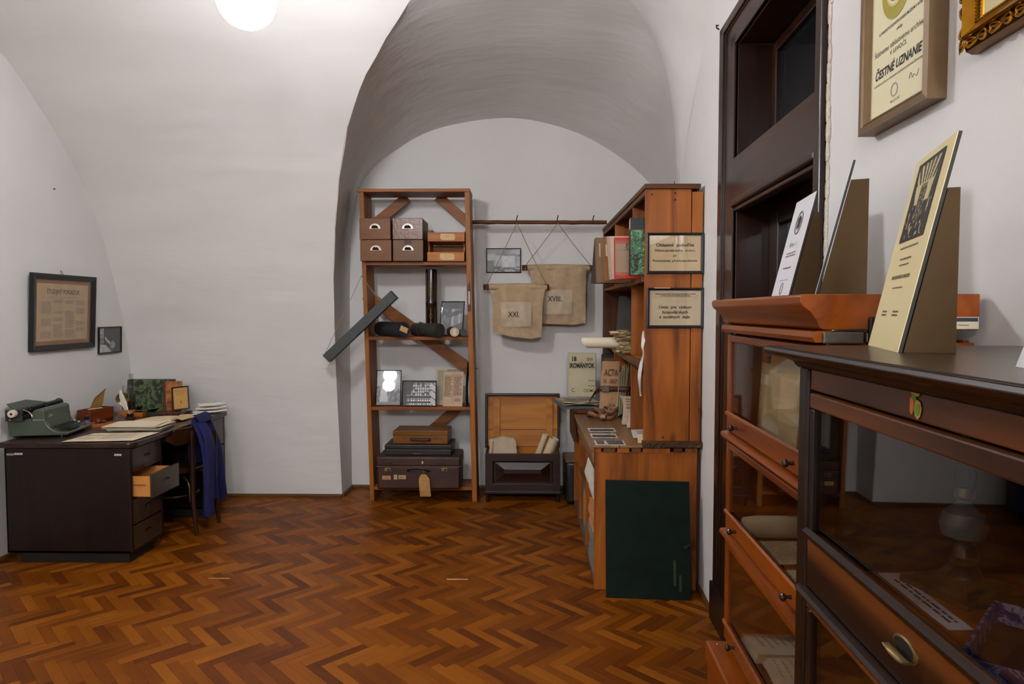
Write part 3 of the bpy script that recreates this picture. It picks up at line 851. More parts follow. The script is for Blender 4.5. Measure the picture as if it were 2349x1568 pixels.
# oil lamp with reflector
t = thing('oil_lamp', 'brass oil lamp with a tall glass chimney and a round reflector, in the desk corner', 'oil lamp', (-3.165, 5.42, DZ))
BRS = plain('4a3a20', .4, .7)
mb = MB(); mb.lathe([(.001, 0), (.055, 0), (.06, .006), (.058, .018), (.05, .026), (.03, .05), (.022, .058)], 24); mb.build('oil_font', glass('green_glass', (.25, .28, .2, 1)), t, smooth=True)
mb = MB(); mb.lathe([(.05, .004), (.05, .014), (.001, .016)], 24); mb.build('oil', plain('3c3f2a', .3), t)
mb = MB(); mb.lathe([(.024, .056), (.026, .06), (.026, .082), (.030, .09), (.030, .10), (.022, .102)], 20); mb.build('burner', BRS, t, smooth=True)
mb = MB(); mb.lathe([(.026, .1), (.03, .125), (.033, .15), (.028, .18), (.019, .21), (.0165, .29), (.0185, .32)], 20); o = mb.build('chimney', glass('chimney_glass', (.82, .82, .8, 1)), t, smooth=True)
mb = MB(); mb.lathe([(.001, -.012), (.03, -.008), (.047, .003), (.05, .006), (.048, .006), (.03, -.004), (.001, -.008)], 24, (-.06, -.02, .12), (.5, -.85, .1)); mb.build('reflector', plain('6a5a36', .3, .8), t, smooth=True)
mb = MB(); mb.tube([(-.07, -.015, .07), (-.065, -.01, .02), (-.05, 0, .01)], .003, 6); mb.tube([(-.062, -.015, .2), (-.07, -.01, .215), (-.062, -.005, .225), (-.055, -.01, .21), (-.06, -.015, .2)], .002, 5); mb.tube([(-.06, -.012, .06), (-.06, -.012, .2)], .002, 5); mb.build('bracket', BRS, t)
# marbled album on edge against the wall
MARB = marbled('marbled_paper_green', [(.34, '12120f'), (.44, '2a2d20'), (.50, '5f7446'), (.555, '23241c'), (.62, '6f7f4c'), (.72, '8a6436')], 7, 2.2)
t = thing('marbled_album', 'large green and black marbled album standing on edge at the back of the desk', 'album', (-3.08, 5.53, DZ), .02)
sl = V((0, .12, 1)).normalized(); aw, ah = .375, .262
mb = MB(); mb.obox((-aw / 2, -.012, 0), (aw - .035, 0, 0), (0, .012, 0), sl * ah); mb.build('cover', MARB, t, bev=.002)
mb = MB(); mb.obox((aw / 2 - .037, -.013, 0), (.037, 0, 0), (0, .05, 0), sl * ah); mb.build('spine', marbled('marbled_spine', [(.4, '1c1712'), (.55, '33281a'), (.7, '6a4a2a')], 18, 2, .5), t, bev=.002)
mb = MB(); mb.obox((-aw / 2 + .004, .0, .003), (aw - .03, 0, 0), (0, .035, 0), sl * (ah - .006)); mb.build('pages', plain('9b8a68', .9, var=.1, scale=80), t)
mb = MB(); mb.obox((-aw / 2, .034, 0), (aw - .035, 0, 0), (0, .012, 0), sl * ah); mb.build('back_cover', MARB, t, bev=.002)
t = thing('hand_stamp', 'black round knobbed hand stamp in front of the marbled album', 'stamp', (-3.13, 5.47, DZ))
mb = MB(); mb.lathe([(.018, 0), (.018, .012), (.007, .018), (.007, .03), (.016, .036), (.02, .046), (.014, .058), (.001, .06)], 18); mb.build('stamp_body', plain('0b0b0a', .12), t, smooth=True)
t = thing('wax_spoon', 'black ladle shaped wax spoon with a pale handle', 'spoon', (-3.02, 5.36, DZ), .15)
mb = MB(); mb.tube([(-.12, .03, .03), (.02, .0, .03)], .003, 6); mb.build('handle', plain('a89b90', .35, .6), t)
mb = MB(); mb.slab(lambda a, b: (.01 + .10 * a, (b - .5) * .05 * math.sin(PI * (.15 + .8 * a)), .034 - .022 * math.sin(PI * a) * math.sin(PI * b) + .016 * a), 10, 6, (0, 0, .002)); mb.build('bowl', plain('0f0e0e', .25), t, smooth=True)
# brown book standing, its wooden easel and the framed card
LEA = marbled('brown_leather', [(.35, '6a3413'), (.5, '9a5523'), (.65, 'a8763f')], 18, .6, .5)
t = thing('leather_book', 'tan leather bound book standing upright with its dark spine to the left', 'book', (-2.86, 5.47, DZ + .018), .12)
mb = MB(); mb.box((-.052, -.02, 0), (.075, -.014, .235)); mb.build('cover', LEA, t, bev=.002)
mb = MB(); mb.lathe([(.026, 0), (.026, .237)], 14, (-.052, 0, 0), squash=(.6, 1)); mb.build('spine', plain('4d2f14', .5, var=.2), t, smooth=True)
mb = MB(); mb.box((-.05, -.014, .003), (.072, .016, .231)); mb.build('pages', plain('a58a62', .9), t)
mb = MB(); mb.box((-.052, .016, 0), (.075, .022, .235)); mb.build('back_cover', LEA, t, bev=.002)
t = thing('book_cradle', 'reddish brown leather pad lying under the standing book', 'leather pad', (-2.84, 5.44, DZ), .1)
mb = MB(); mb.slab(lambda a, b: (-.085 + .20 * a, -.06 + .13 * b, .015 + .004 * math.sin(a * 26)), 30, 3, (0, 0, .014)); mb.build('pad', plain('5d3620', .4, var=.15), t, smooth=True)
def card_lines(t, o, r, u, w, h):
    lettering(t, o, r, u, [('ŠTUDIJNÝ', w * .5, h * .8, h * .07, 1, 0, 'CENTER')] if 0 else [], [(w * .15, h * .84, w * .85, h * .86), (w * .2, h * .75, w * .8, h * .765), (w * .2, h * .66, w * .8, h * .675)] + [(w * .45, h * .3, w * .55, h * .36), (w * .47, h * .27, w * .53, h * .39)], plain('7a5c2c', .8), 'small_print')
r_ = V((1, .12, 0)).normalized(); u_ = V((-.02, .16, 1)).normalized()
t, pg, nn = picture('framed_card', 'small dark framed yellow card leaning against the leather book', 'picture', (-2.80, 5.37, DZ + .03), r_, u_, .128, .185, .008, .016, plain('1c120a', .4), plain('b08544', .7, var=.05), glassy=False)
t.rotation_euler = (0, -.1, 0)
card_lines(t, nn + r_ * .008 + u_ * .008, r_, u_, .112, .169)
# gloves
GLV = plain('cfc7b6', .95, var=.06, scale=30, bump=.25, sheen=.3)
def roll(t, pts, r, name, flat=.55): mb = MB(); mb.tube(bez(pts, 8), r, 12, flat=flat); return mb.build(name, GLV, t, smooth=True, sub=1)
def cloth_fold(t, x0, x1, y0, y1, z, th, name, ph):
    mb = MB()
    def fn(a, b):
        c = abs(2 * b - 1)
        return (x0 + (x1 - x0) * a + .006 * math.sin(7 * b + ph), y0 + (y1 - y0) * b + .02 * a, z + th * (1 - c ** 4) + .004 * nz(a * 5, b * 5, ph))
    mb.slab(fn, 16, 12, (0, 0, th * .6)); return mb.build(name, GLV, t, smooth=True, sub=1)
for k, (px, py, lab, zz, ln_) in enumerate(((0, 0, 'white cotton glove at the bottom of the folded pile', 0, .19), (0, 0, 'white cotton glove in the middle of the folded pile', .026, .17), (0, 0, 'rolled white cotton glove on top of the folded pile', .053, .18))):
    t = thing('cotton_glove', lab, 'glove', (-2.56, 5.44, DZ + zz), .25 + .12 * k, 'white cotton gloves on the desk')
    roll(t, [(-.10 + .02 * k, -.035, .014), (-.02, -.05, .016), (.06, -.025, .014), (.14, .03, .016)], [.016] * 25, 'cuff')
    cloth_fold(t, -.09 + .02 * k, .10, -.03, .06, .012, .010, 'palm', k * 1.7)
    for j in range(4): roll(t, [(-.07 + .045 * j, .05, .012), (-.06 + .047 * j, .065, .016), (-.055 + .05 * j, .045, .02)], .009, 'finger')
t = thing('cotton_glove', 'crumpled white cotton glove lying apart on the desk edge', 'glove', (-2.58, 5.24, DZ), .1, 'white cotton gloves on the desk')
roll(t, [(-.10, .01, .012), (-.05, 0, .014), (-.01, .01, .013)], [.011] * 17, 'cuff')
roll(t, [(-.02, -.02, .012), (.02, .01, .02), (.06, -.015, .016), (.09, .015, .012)], [.012] * 25, 'palm')
for j in range(4): roll(t, [(.0 + .03 * j, .02, .01), (.02 + .026 * j, .0, .026), (.045 + .025 * j, -.025, .01)], .0085, 'finger')
# papers
PAP = plain('d3c0a2', .85, var=.04, scale=12)
t = thing('open_notebook', 'open notebook with blank cream pages in the middle of the desk', 'notebook', (-2.72, 5.05, DZ), -.08)
mb = MB(); mb.slab(lambda a, b: (-.13 + .24 * a, -.13 + .22 * b + .06 * a, .022 - .006 * b + .004 * math.sin(PI * a)), 8, 4, (0, 0, .012)); mb.build('page_block', plain('d8bd97', .85), t)
mb = MB(); mb.slab(lambda a, b: (.06 + .11 * a, .0 + .18 * b - .02 * a, .014 + .012 * math.sin(PI * (a * .8 + .2))), 8, 4, (0, 0, .006)); mb.build('far_pages', plain('c2a377', .85), t)
mb = MB(); mb.slab(lambda a, b: (-.135 + .25 * a, -.135 + .23 * b + .06 * a, .0035), 2, 2, (0, 0, .0035)); mb.build('cover', plain('3a2a1c', .6), t)
rnd = random.Random(5)
t = thing('paper_stack', 'untidy stack of yellowed papers across the desk', 'papers', (-2.70, 4.70, DZ), .08)
for k in range(9):
    a0 = rnd.uniform(-.08, .08); dx, dy = rnd.uniform(-.02, .02), rnd.uniform(-.02, .02); z = .003 + k * .0042
    mb = MB()
    def fn(a, b, a0=a0, dx=dx, dy=dy, z=z, k=k):
        x, y = -.17 + .35 * a, -.11 + .24 * b
        return (dx + x * math.cos(a0) - y * math.sin(a0), dy + x * math.sin(a0) + y * math.cos(a0), z + .006 * abs(nz(a * 2.5, b * 2.5, k)))
    mb.slab(fn, 8, 6, (0, 0, .0025)); mb.build('sheet', plain(('d6c4a4', 'cdbb9a', 'dac9ac')[k % 3], .85), t, smooth=True)
t = thing('printed_sheets', 'printed sheets with a bold heading at the near corner of the desk', 'papers', (-2.69, 4.375, DZ), .12)
for k in range(3):
    mb = MB(); mb.slab(lambda a, b: (-.235 + .42 * a + .05 * b + .006 * k, -.14 + .29 * b - .01 * k, .002 + .002 * k + .003 * abs(nz(a * 3, b * 3, 9 + k))), 8, 6, (0, 0, .0012)); mb.build('sheet', PAP, t, smooth=True)
lettering(t, (-.2, -.13, .0095), X1, YV, [('INSTRUKCIE', .05, .17, .018, 1.1, .02, 'LEFT')] if 0 else [], para(.03, .14, .17, .155, .012, .5, 0, 4), name='small_print')
lettering(t, (-.2, -.13, .0098), X1, YV, [], para(.16, .36, .22, .03, .011, .3, .15, 8) + para(.02, .14, .1, .03, .011, .3, .2, 2), plain('9a8c7a', .85), 'small_print')

# ---- bentwood chair pushed to the desk, seen from behind
CHW = wood('180b06', '3b2013', 'z', 1.2, .28, .4, streak=.6)
t = thing('wooden_chair', 'dark bentwood chair pushed under the desk opening', 'chair', (-2.44, 4.70, 0))
fr = [V((.21, -.15, 0)), V((.21, .16, 0))]
feet = [onz(452, 1227, 0), onz(503, 1198, 0)]
L0 = V(t.location)
a0, a1 = feet[0] - L0, feet[1] - L0
topa, topb = at(440, 988, 4.76) - L0, at(492, 985, 5.06) - L0
for f_, tp in ((a0, topa), (a1, topb)):
    mb = MB(); mb.tube(bez([f_, f_.lerp(tp, .3) + V((-.015, 0, 0)), f_.lerp(tp, .57) + V((-.012, 0, 0)), tp], 6), [.014] * 4 + [.017] * 11 + [.016] * 3 + [.012], 12); mb.build('leg', CHW, t, smooth=True)
cx = (a0.x + a1.x) / 2 - .04; cy = (a0.y + a1.y) / 2
for yy in (-.13, .13):
    mb = MB(); mb.tube([(cx - .40, cy + yy * 1.15, 0), (cx - .36, cy + yy, .43)], [.012, .017], 10); mb.build('leg', CHW, t, smooth=True)
mb = MB()
def back(a, b):
    y = topa.y - .13 + (topb.y - topa.y + .24) * a; e = abs(2 * a - 1)
    hh = .058 * (1 - .75 * max(0, e - .8) / .2)
    return (topa.x + (topb.x - topa.x) * a - .012 - .10 * e * e, y, .72 + (2 * b - 1) * hh)
mb.slab(back, 20, 4, (.018, 0, 0)); mb.build('backrest', CHW, t, smooth=True, bev=.003)
mb = MB(); mb.lathe([(.001, .44), (.19, .44), (.2, .45), (.2, .462), (.185, .47), (.001, .464)], 28, (cx - .2, cy, 0)); mb.build('seat', CHW, t, smooth=True)
mb = MB(); pts = [(cx - .2 + .155 * math.cos(i * PI / 12), cy + .155 * math.sin(i * PI / 12), .27) for i in range(25)]; mb.tube(pts, .009, 8, cap=False); mb.build('stretcher_ring', CHW, t, smooth=True)
for s_ in (-1, 1):
    mb = MB(); mb.tube(bez([(cx - .02, cy + s_ * .14, .24), (cx - .04, cy + s_ * .13, .38), (cx - .14, cy + s_ * .1, .435)], 6), .009, 8); mb.build('brace', CHW, t, smooth=True)
# coat over the chair back
COAT = plain('13154a', .95, var=.25, scale=16, bump=.15)
t = thing('blue_coat', 'dark blue work coat hung over the back of the chair', 'coat', (-2.33, 4.98, 0))
def coat(a, b):                                # b = 0 top ridge, 1 hem; a across
    y = (-.17 + .23 * a) * (1 - b) + (-.16 + .46 * a) * b
    z = .845 - .02 * abs(a - .55) - b * (.71 - .06 * a + .05 * math.sin(a * 9))
    fold = .026 * math.sin(a * 13 + 1.2 * b) * (.25 + b) + .012 * math.sin(a * 29) * b
    return V((-.045 + .085 * math.sin(min(1, b * 2.2) * PI / 2) - .03 * b + fold - .045 * a * b, y, z))
mb = MB(); mb.slab(coat, 44, 34, (.010, 0, 0)); mb.build('back_panel', COAT, t, smooth=True)
def coat_in(a, b):
    p = coat(a, 0); y = p.y + (-.02 + .03 * a) * b
    return V((p.x - .05 * math.sin(b * PI / 2 * 1.3 if b < .7 else PI / 2 * .91) - .01 * math.sin(a * 9) * b, y + .07 * b, p.z - .36 * b))
mb = MB(); mb.slab(coat_in, 24, 16, (-.01, 0, 0)); mb.build('front_panel', COAT, t, smooth=True)
mb = MB(); mb.tube(bez([(-.02, -.1, .80), (.04, -.11, .68), (.05, -.12, .5), (.045, -.115, .3), (.04, -.10, .13)], 8), [.045, .05, .055, .055, .055, .055, .055] + [.052] * 26, 14, flat=.45, up=(1, 0, 0)); mb.build('sleeve', COAT, t, smooth=True)
mb = MB(); mb.slab(lambda a, b: V((-.048 + .05 * b + .012 * math.sin(PI * a), -.15 + .2 * a, .853 - .05 * b * b)), 14, 6, (.008, 0, -.002)); mb.build('collar', COAT, t, smooth=True)
# ------------------------------------------------------------------ the open wooden rack in the alcove
PINE = wood('5a2f0e', 'a5662c', 'z', .9, .5, .0, knots=.5, streak=.45)
PINEX = wood('562c0e', '9c5d28', 'x', .9, .5, .0, knots=.5, streak=.45)
YF, YK = 5.67, 5.96
t = rack = thing('open_rack', 'tall open wooden rack with five boards and diagonal braces in the alcove', 'shelf', (-.87, 5.8, 0))
L0 = V(t.location)
def rx(left, z):                              # outer faces of the leaning posts
    return (-1.298 - .026 * z if left else -.395 - .022 * z)
for lf in (True, False):
    th = .036 if lf else .042
    s_ = 1 if lf else -1
    mb = MB(); a, b = rx(lf, 0), rx(lf, 2.585)
    mb.prism([V((a, YF, 0)) - L0, V((a + s_ * th, YF, 0)) - L0, V((b + s_ * th, YF, 2.585)) - L0, V((b, YF, 2.585)) - L0], (0, YK - YF, 0)); mb.build('side_board', PINE, t, bev=.003)
def board(z0, z1, name='shelf_board', over=0.0, yf=YF):
    mb = MB(); a, b = rx(True, z1) + .036 - over, rx(False, z1) - .042 + over
    mb.box(V((a, yf + .004, z0)) - L0, V((b, YK, z1)) - L0); return mb.build(name, PINEX, t, bev=.003)
board(2.585, 2.612, 'top_board', .045, YF - .01)
SH = (2.012, 1.39, .80, .125)
for z in SH: board(z - .028, z)
def brace(p, q, w=.085, y=YK + .012):
    a, b = at(*p, y), at(*q, y)
    mb = MB(); mb.beam(a - L0, b - L0, .02, w, up=(0, 1, 0)) if 0 else None
    d = (b - a).normalized(); n = V((-d.z, 0, d.x))
    mb.obox(a - L0 - n * w / 2, b - a, n * w, (0, .02, 0)); mb.build('brace', PINEX, t, bev=.002)
brace((934, 452), (850, 520)); brace((1004, 450), (1080, 516)); brace((838, 675), (1088, 855), .1); brace((1055, 930), (962, 1010), .085)
# thermometer strip on the right post
p = V((rx(False, 1.76) - .021, YF, 0))
t = thing('thermometer', 'narrow wooden thermometer fixed to the right post of the rack', 'thermometer', (p.x - .002, YF - .006, 1.60))
mb = MB(); mb.prism([(-.013, 0, 0), (.013, 0, 0), (.011, 0, .20), (.004, 0, .235), (0, 0, .262), (-.005, 0, .235), (-.015, 0, .20)], (0, .008, 0)); mb.build('wood_plate', wood('2e1408', '5a2c14', 'z', 1, .4), t, bev=.001)
mb = MB(); mb.box((-.006, -.0012, .06), (.006, 0, .165)); mb.build('scale', plain('cfc8ba', .5), t)
mb = MB(); mb.tube([(0, -.002, .05), (0, -.002, .16)], .0016, 6); mb.build('glass_tube', plain('b8b0a0', .2), t)
mb = MB(); mb.lathe([(.006, 0), (.004, .004)], 10, (-.001, 0, .025), (0, -1, 0)); mb.build('bulb_ring', plain('1c1612', .3), t)

# ---- four index drawers with cup handles
def cup(t, x, y, z, w=.042):
    mb = MB(); mb.prism([(x + w * 1.08 * math.cos(i * PI / 14), y, z + w * .98 * math.sin(i * PI / 14)) for i in range(15)], (0, -.0025, 0)); h = mb.build('cup_handle', plain('a39d92', .4, .8), t)
    mb = MB(); mb.slab(lambda a, b: (x + w * .68 * math.cos(PI * (1 - a)) * math.sin(PI / 2 * b) , y - .003 - .024 * math.sin(PI * a) * math.sin(PI * b * .62), z + .004 + w * .62 * (1 - b * .0) * math.sin(PI * a) * (1 - .75 * (1 - math.cos(PI / 2 * b)) * 0) * b), 14, 8, (0, -.0015, 0)); mb.build('cup', plain('8f8b84', .25, 1.0), h, smooth=True)
    mb = MB(); mb.prism([(x + w * .6 * math.cos(i * PI / 10), y - .0028, z + .002 + w * .3 * math.sin(i * PI / 10)) for i in range(11)], (0, -.0006, 0)); mb.build('cup_shadow', TD, h)  # dark patch standing in for the shade under the cup
IDX = [((824, 498), (896, 547), 'brown', 'top left index drawer with a chrome cup handle on the rack'), ((900, 498), (970, 547), 'gloss', 'shiny worn index drawer with a chrome cup handle, top right of the four'),
       ((826, 549), (898, 598), 'brown', 'lower left index drawer with a chrome cup handle, plain brown front'), ((901, 549), (971, 598), 'grey', 'lower right index drawer with a torn dark label above its cup handle')]
WB = {'brown': plain('6c3f17', .45, var=.15, scale=10, spec=.3), 'gloss': plain('643a1a', .3, var=.1, scale=40, bump=.5, spec=.4), 'grey': plain('62401f', .45, var=.12, scale=10, spec=.3)}
for (p, q, k, lab) in IDX:
    a, b = at(*p, 5.62), at(*q, 5.62)
    w, h = b.x - a.x, a.z - b.z
    z0 = SH[0] + .001 if p[1] > 520 else SH[0] + .004 + (h + .0)
    t = thing('card_index_box', lab, 'drawer', ((a.x + b.x) / 2, 5.62, z0), 0, 'index drawers on the rack')
    mb = MB(); mb.box((-w / 2, 0, 0), (w / 2, .014, h)); mb.build('front', WB[k], t, bev=.004)
    mb = MB()
    wl = -w / 2 + .002 if a.x > -1.2 else -w / 2 + .05
    mb.box((wl, .014, .006), (wl + .012, .33, h - .004)); mb.box((w / 2 - .014, .014, .006), (w / 2 - .002, .33, h - .004))
    mb.box((wl + .012, .014, .006), (w / 2 - .014, .33, .014)); mb.box((wl + .012, .316, .006), (w / 2 - .014, .33, h - .004)); mb.box((wl + .01, .014, h - .012), (w / 2 - .01, .33, h - .004)); mb.build('drawer_box', wood('3b2110', '6e4524', 'y', 1, .5), t)
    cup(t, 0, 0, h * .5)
    if k == 'grey':
        mb = MB(); mb.box((-.03, -.001, h - .034), (.0, .0, h - .004)); mb.box((.004, -.001, h - .034), (.03, .0, h - .008)); mb.build('torn_label', plain('2d1b10', .6), t)
# ---- two letter trays
TRW = wood('7a3f14', 'b87433', 'x', 1.0, .5)
for k, (p, q, lab) in enumerate((((980, 580), (1065, 601), 'lower wooden letter tray with a handwritten paper label on the rack'), ((981, 535), (1066, 556), 'upper wooden letter tray with a handwritten paper label, stacked on another'))):
    a, b = at(*p, 5.64), at(*q, 5.64); w, h = b.x - a.x, a.z - b.z
    t = thing('letter_tray', lab, 'tray', ((a.x + b.x) / 2, 5.64, SH[0] + .001 + .162 * k), 0, 'letter trays on the rack')
    mb = MB(); mb.box((-w / 2, 0, 0), (w / 2, .012, h)); mb.build('front', TRW, t, bev=.002)
    mb = MB(); mb.box((-w / 2, .012, 0), (w / 2, .30, .008)); mb.build('base', TRW, t)
    for s_ in (-1, 1):
        mb = MB(); x = s_ * (w / 2 - .006)
        prof = [(.012, 0), (.30, 0), (.30, .16), (.05, .16)] + [(.05 + .02 * math.sin(i * PI / 8), .16 - .085 * i / 8 - .0) for i in range(1, 8)] + [(.03, h), (.012, h)]
        if k == 1: prof = [(.012, 0), (.30, 0), (.30, .10), (.24, .12), (.10, h + .01), (.012, h)]
        mb.prism([(x - .006, yy, zz) for yy, zz in prof], (.012, 0, 0)); mb.build('side', TRW, t)
    mb = MB(); mb.box((-w / 2 + .012, .288, .008), (w / 2 - .012, .30, .10 if k else .15)); mb.build('back', TRW, t)
    mb = MB(); lw, lh = .122, .052
    c = .012
    mb.prism([(-lw / 2 + .012 + x, -.0012, h * .5 - lh / 2 + z) for x, z in ((c, 0), (lw - c, 0), (lw, c), (lw, lh - c), (lw - c, lh), (c * .3, lh), (0, lh - c), (0, c))], (0, .0012, 0)); lb = mb.build('label', plain('c9a77c', .8, var=.08), t)
    mb = MB(); inked(mb, (-lw / 2 + .012, -.0012, h * .5 - lh / 2), X1, ZV, [('Pozorov.' if 0 else ('Staros.' if k else 'Norma'), .06, .026, .018, .9, -.01, 'CENTER', .3)], [(.045, .012, .075, .014)]); mb.build('handwriting', INK_GREY, lb)
# ---- grey square document tube hanging from a nail by a string
a, b = at(750, 822, 5.56), at(904, 676, 5.56)
t = thing('document_tube', 'long dark grey square tube hanging slanted by a string from the rack', 'document tube', a)
d = b - a; e = d.normalized(); u_ = V((-e.z, 0, e.x)); s_ = .078
ST = plain('343936', .6, var=.08, scale=25)
mb = MB(); mb.obox(-u_ * s_ / 2 - V((0, .035, 0)), d, (0, .07, 0), u_ * s_); mb.build('tube_body', ST, t, bev=.003)
mb = MB(); mb.obox(d - e * .001 - u_ * (s_ / 2 + .002) - V((0, .037, 0)), e * .006, (0, .074, 0), u_ * (s_ + .004)); mb.build('end_cap', plain('2a2e2b', .6), t, bev=.002)
nl = at(829, 633, YF - .03) - a
mb = MB(); mb.tube([nl + V((0, .03, 0)), nl + V((0, -.006, .002))], .003, 6); mb.build('nail', plain('2a2522', .5), t)
for q in (at(741, 820, 5.555) - a, at(873, 690, 5.55) - a):
    mb = MB(); mb.tube([nl, nl.lerp(q, .5) + V((0, 0, -.004)), q], .0022, 5); mb.build('string', STRING, t)
mb = MB(); q = at(874, 690, 5.55) - a; mb.tube([q + V((-.01, 0, .012)), q, q + V((.008, 0, .016)), q + V((.004, 0, -.01))], .003, 5); mb.build('knot', STRING, t)
# ---- second shelf: decorated tube, photograph, four rolls
p = at(990, 772, 5.88)
t = thing('lacquer_tube', 'tall dark lacquered cylinder with gilt ornament standing on the rack', 'document tube', (p.x, 5.885, SH[1] + .001))
mb = MB(); mb.lathe([(.001, 0), (.049, 0), (.051, .004), (.051, .27), (.0525, .274), (.0525, .282), (.051, .286), (.051, .565), (.046, .57), (.001, .57)], 28); mb.build('cylinder', plain('1f130d', .18), t, smooth=True)
mb = MB()
for zc in (.10, .17, .37, .44):
    for s_ in (-1, 1):
        pts = [(.0515 * math.sin(s_ * x), -.0515 * math.cos(x), zc + z) for x, z in ((0, -.03), (.16, -.012), (.22, .0), (.16, .012), (0, .03))]
        mb.tube(bez(pts, 4), .0009, 5)
mb.tube([(0, -.052, .05), (0, -.052, .24)], .0014, 6); mb.tube([(0, -.052, .31), (0, -.052, .52)], .0014, 6)
mb.tube([(-.036, -.037, .03), (-.036, -.037, .25)], .0009, 5); mb.tube([(.036, -.037, .03), (.036, -.037, .25)], .0009, 5); mb.tube([(-.036, -.037, .3), (-.036, -.037, .54)], .0009, 5); mb.tube([(.036, -.037, .3), (.036, -.037, .54)], .0009, 5)
o = mb.build('gilt_ornament', plain('b08a55', .3, .6), t); o['kind'] = 'stuff'
def tone_stacks(s, q):
    v = .35 + .25 * nz(s * 5, q * 5)
    if q > .8: v = .12
    elif s > .42: v = (.75 if (int(s * 40) % 3) else .25) + .12 * nz(s * 30, q * 9); v *= (1 if int((q - s * .25) * 7) % 3 else .45)
    elif q > .55: v = .2 + .3 * (nz(s * 15, q * 15) > .2)
    return v * .8
r_, u_ = V((.985, -.0, 0)).normalized(), V((.055, .22, 1)).normalized()
p = at(1010, 768, 5.80)
t, pg, nn = picture('photo_frame', 'black framed photograph of stacked shelves leaning at the back of the rack, above the rolls', 'picture', (p.x - .01, 5.80, SH[1] + .002), r_, u_, .20, .30, .007, .012, BLACKFRAME, plain('cfcabf', .6))
photo_print(nn + r_ * .007 + u_ * .007, r_, u_, .186, .286, 30, 44, tone_stacks).build('print', PRINT, t)
def roll_tube(name, label, p, q, r, mat, z0, end=None, r2=None):
    a, b = V(p), V(q); t = thing(name, label, 'roll', (a.x, a.y, z0), 0)
    o0 = V((a.x, a.y, z0)); A, B = V((0, 0, r)), V((b.x - a.x, b.y - a.y, (r2 or r)))
    mb = MB(); mb.tube([A, A.lerp(B, .02), A.lerp(B, .98), B], [r * .97, r, (r2 or r), (r2 or r) * .96], 24); mb.build('roll_body', mat, t, smooth=True)
    return t, A, B
z = SH[1] + .001
t, A, B = roll_tube('rolled_map', 'thick dark blue grey map roll with an orange bordered end label', (-1.235, 5.83, 0), (-.985, 5.565, 0), .062, plain('1e2027', .55, var=.15, scale=30), z)
e = (B - A).normalized(); s_ = e.cross(ZV).normalized()
mb = MB(); q = B + e * .001; r1 = (s_ * .9 + ZV * .35).normalized(); r2 = e.cross(r1) * -1
for w, h, hx, k in ((.078, .046, 'c98a52', .0), (.066, .034, 'd2ad76', .0012)):
    mb = MB(); mb.obox(q + e * k - r1 * w / 2 - r2 * h / 2, r1 * w, r2 * h, e * .0012); lb = mb.build('end_label', plain(hx, .7), t)
lettering(t, q + e * .0026 - r1 * .03 - r2 * .01, r1, r2, [], [(.012, .008, .05, .0105), (.016, .014, .046, .016)], name='small_print')
t, A, B = roll_tube('rolled_map', 'dark olive map roll tied with string, next to the labelled roll', (-.93, 5.80, 0), (-.69, 5.575, 0), .056, plain('2b2922', .6, var=.2, scale=30), z)
mb = MB(); c = A.lerp(B, .28); e = (B - A).normalized(); s_ = e.cross(ZV).normalized()
mb.tube([c + (s_ * math.cos(i * PI / 10) + ZV * math.sin(i * PI / 10)) * .058 for i in range(21)], .003, 6)
mb.tube([c + ZV * .058, c + ZV * .066 + s_ * .02, c + ZV * .06 + s_ * .03], .003, 5); mb.build('string_tie', plain('3a2f20', .9), t)
t, A, B = roll_tube('map_tube', 'map tube with a round cream end cap and white label, third from the left', (-.62, 5.77, 0), (-.575, 5.615, 0), .04, plain('2c2a26', .6), z)
e = (B - A).normalized()
mb = MB(); mb.lathe([(.038, 0), (.038, .003), (.001, .0035)], 24, B, e); mb.build('end_cap', plain('c3a983', .7), t)
s_ = e.cross(ZV).normalized(); mb = MB(); mb.obox(B + e * .0036 - s_ * .013 - ZV * .024, s_ * .026, ZV * .048, e * .0008); mb.build('label', plain('cfc8c0', .6), t)
t, A, B = roll_tube('map_tube', 'small black map tube lying beside the right post of the rack', (-.525, 5.77, 0), (-.502, 5.62, 0), .03, plain('16161a', .3), z + .006)
# ---- third shelf: two photographs, documents
def tone_people(s, q):
    v = .42 + .25 * nz(s * 7, q * 7, 1) + .12 * nz(s * 17, q * 17)
    if q > .55: v = .55 + .08 * nz(s * 5, q * 5, 2)
    if q < .5 and abs(s - .3) < .16 * (1.2 - q): v = .78
    if q < .08: v = .5
    return v
def tone_archive(s, q):
    if s < .12 or q > .93: return .1
    if s > .86: return .75 if (q + s) % .3 > .04 else .2
    row = int(q * 5.5); v = .2
    if row < 2: v = .08 + .75 * ((q * 5.5) % 1 < .6) * (nz(s * 26, row * 3) > -.25)
    else: v = .3 + .5 * (nz(int(s * 14) * 1.7, int(q * 12) * 1.3, 4) > -.1)
    if s * 14 % 1 < .13 or q * 8 % 1 < .13: v = .06
    if s < .35 - .2 * (1 - q) and q > .45: v = .18
    return v
u_ = V((0, .189, 1)).normalized()
p = at(862, 928, 5.74)
t, pg, nn = picture('photo_frame', 'tall black framed photograph with the lamp mirrored in its glass, lower shelf of the rack', 'picture', (p.x, 5.74, SH[2] + .002), X1, u_, .213, .302, .006, .012, BLACKFRAME, plain('cfcabf', .6))
photo_print(nn + X1 * .006 + u_ * .006, X1, u_, .201, .29, 32, 44, tone_people).build('print', PRINT, t)
u_ = V((0, .16, 1)).normalized()
p = at(919, 928, 5.70)
r_ = V((.995, -.02, 0)).normalized()
t, pg, nn = picture('photo_frame', 'wide black framed photograph of archive shelves beside the tall photograph', 'picture', (p.x + .012, 5.70, SH[2] + .002), r_, u_, .29, .218, .007, .012, BLACKFRAME, plain('cfcabf', .6))
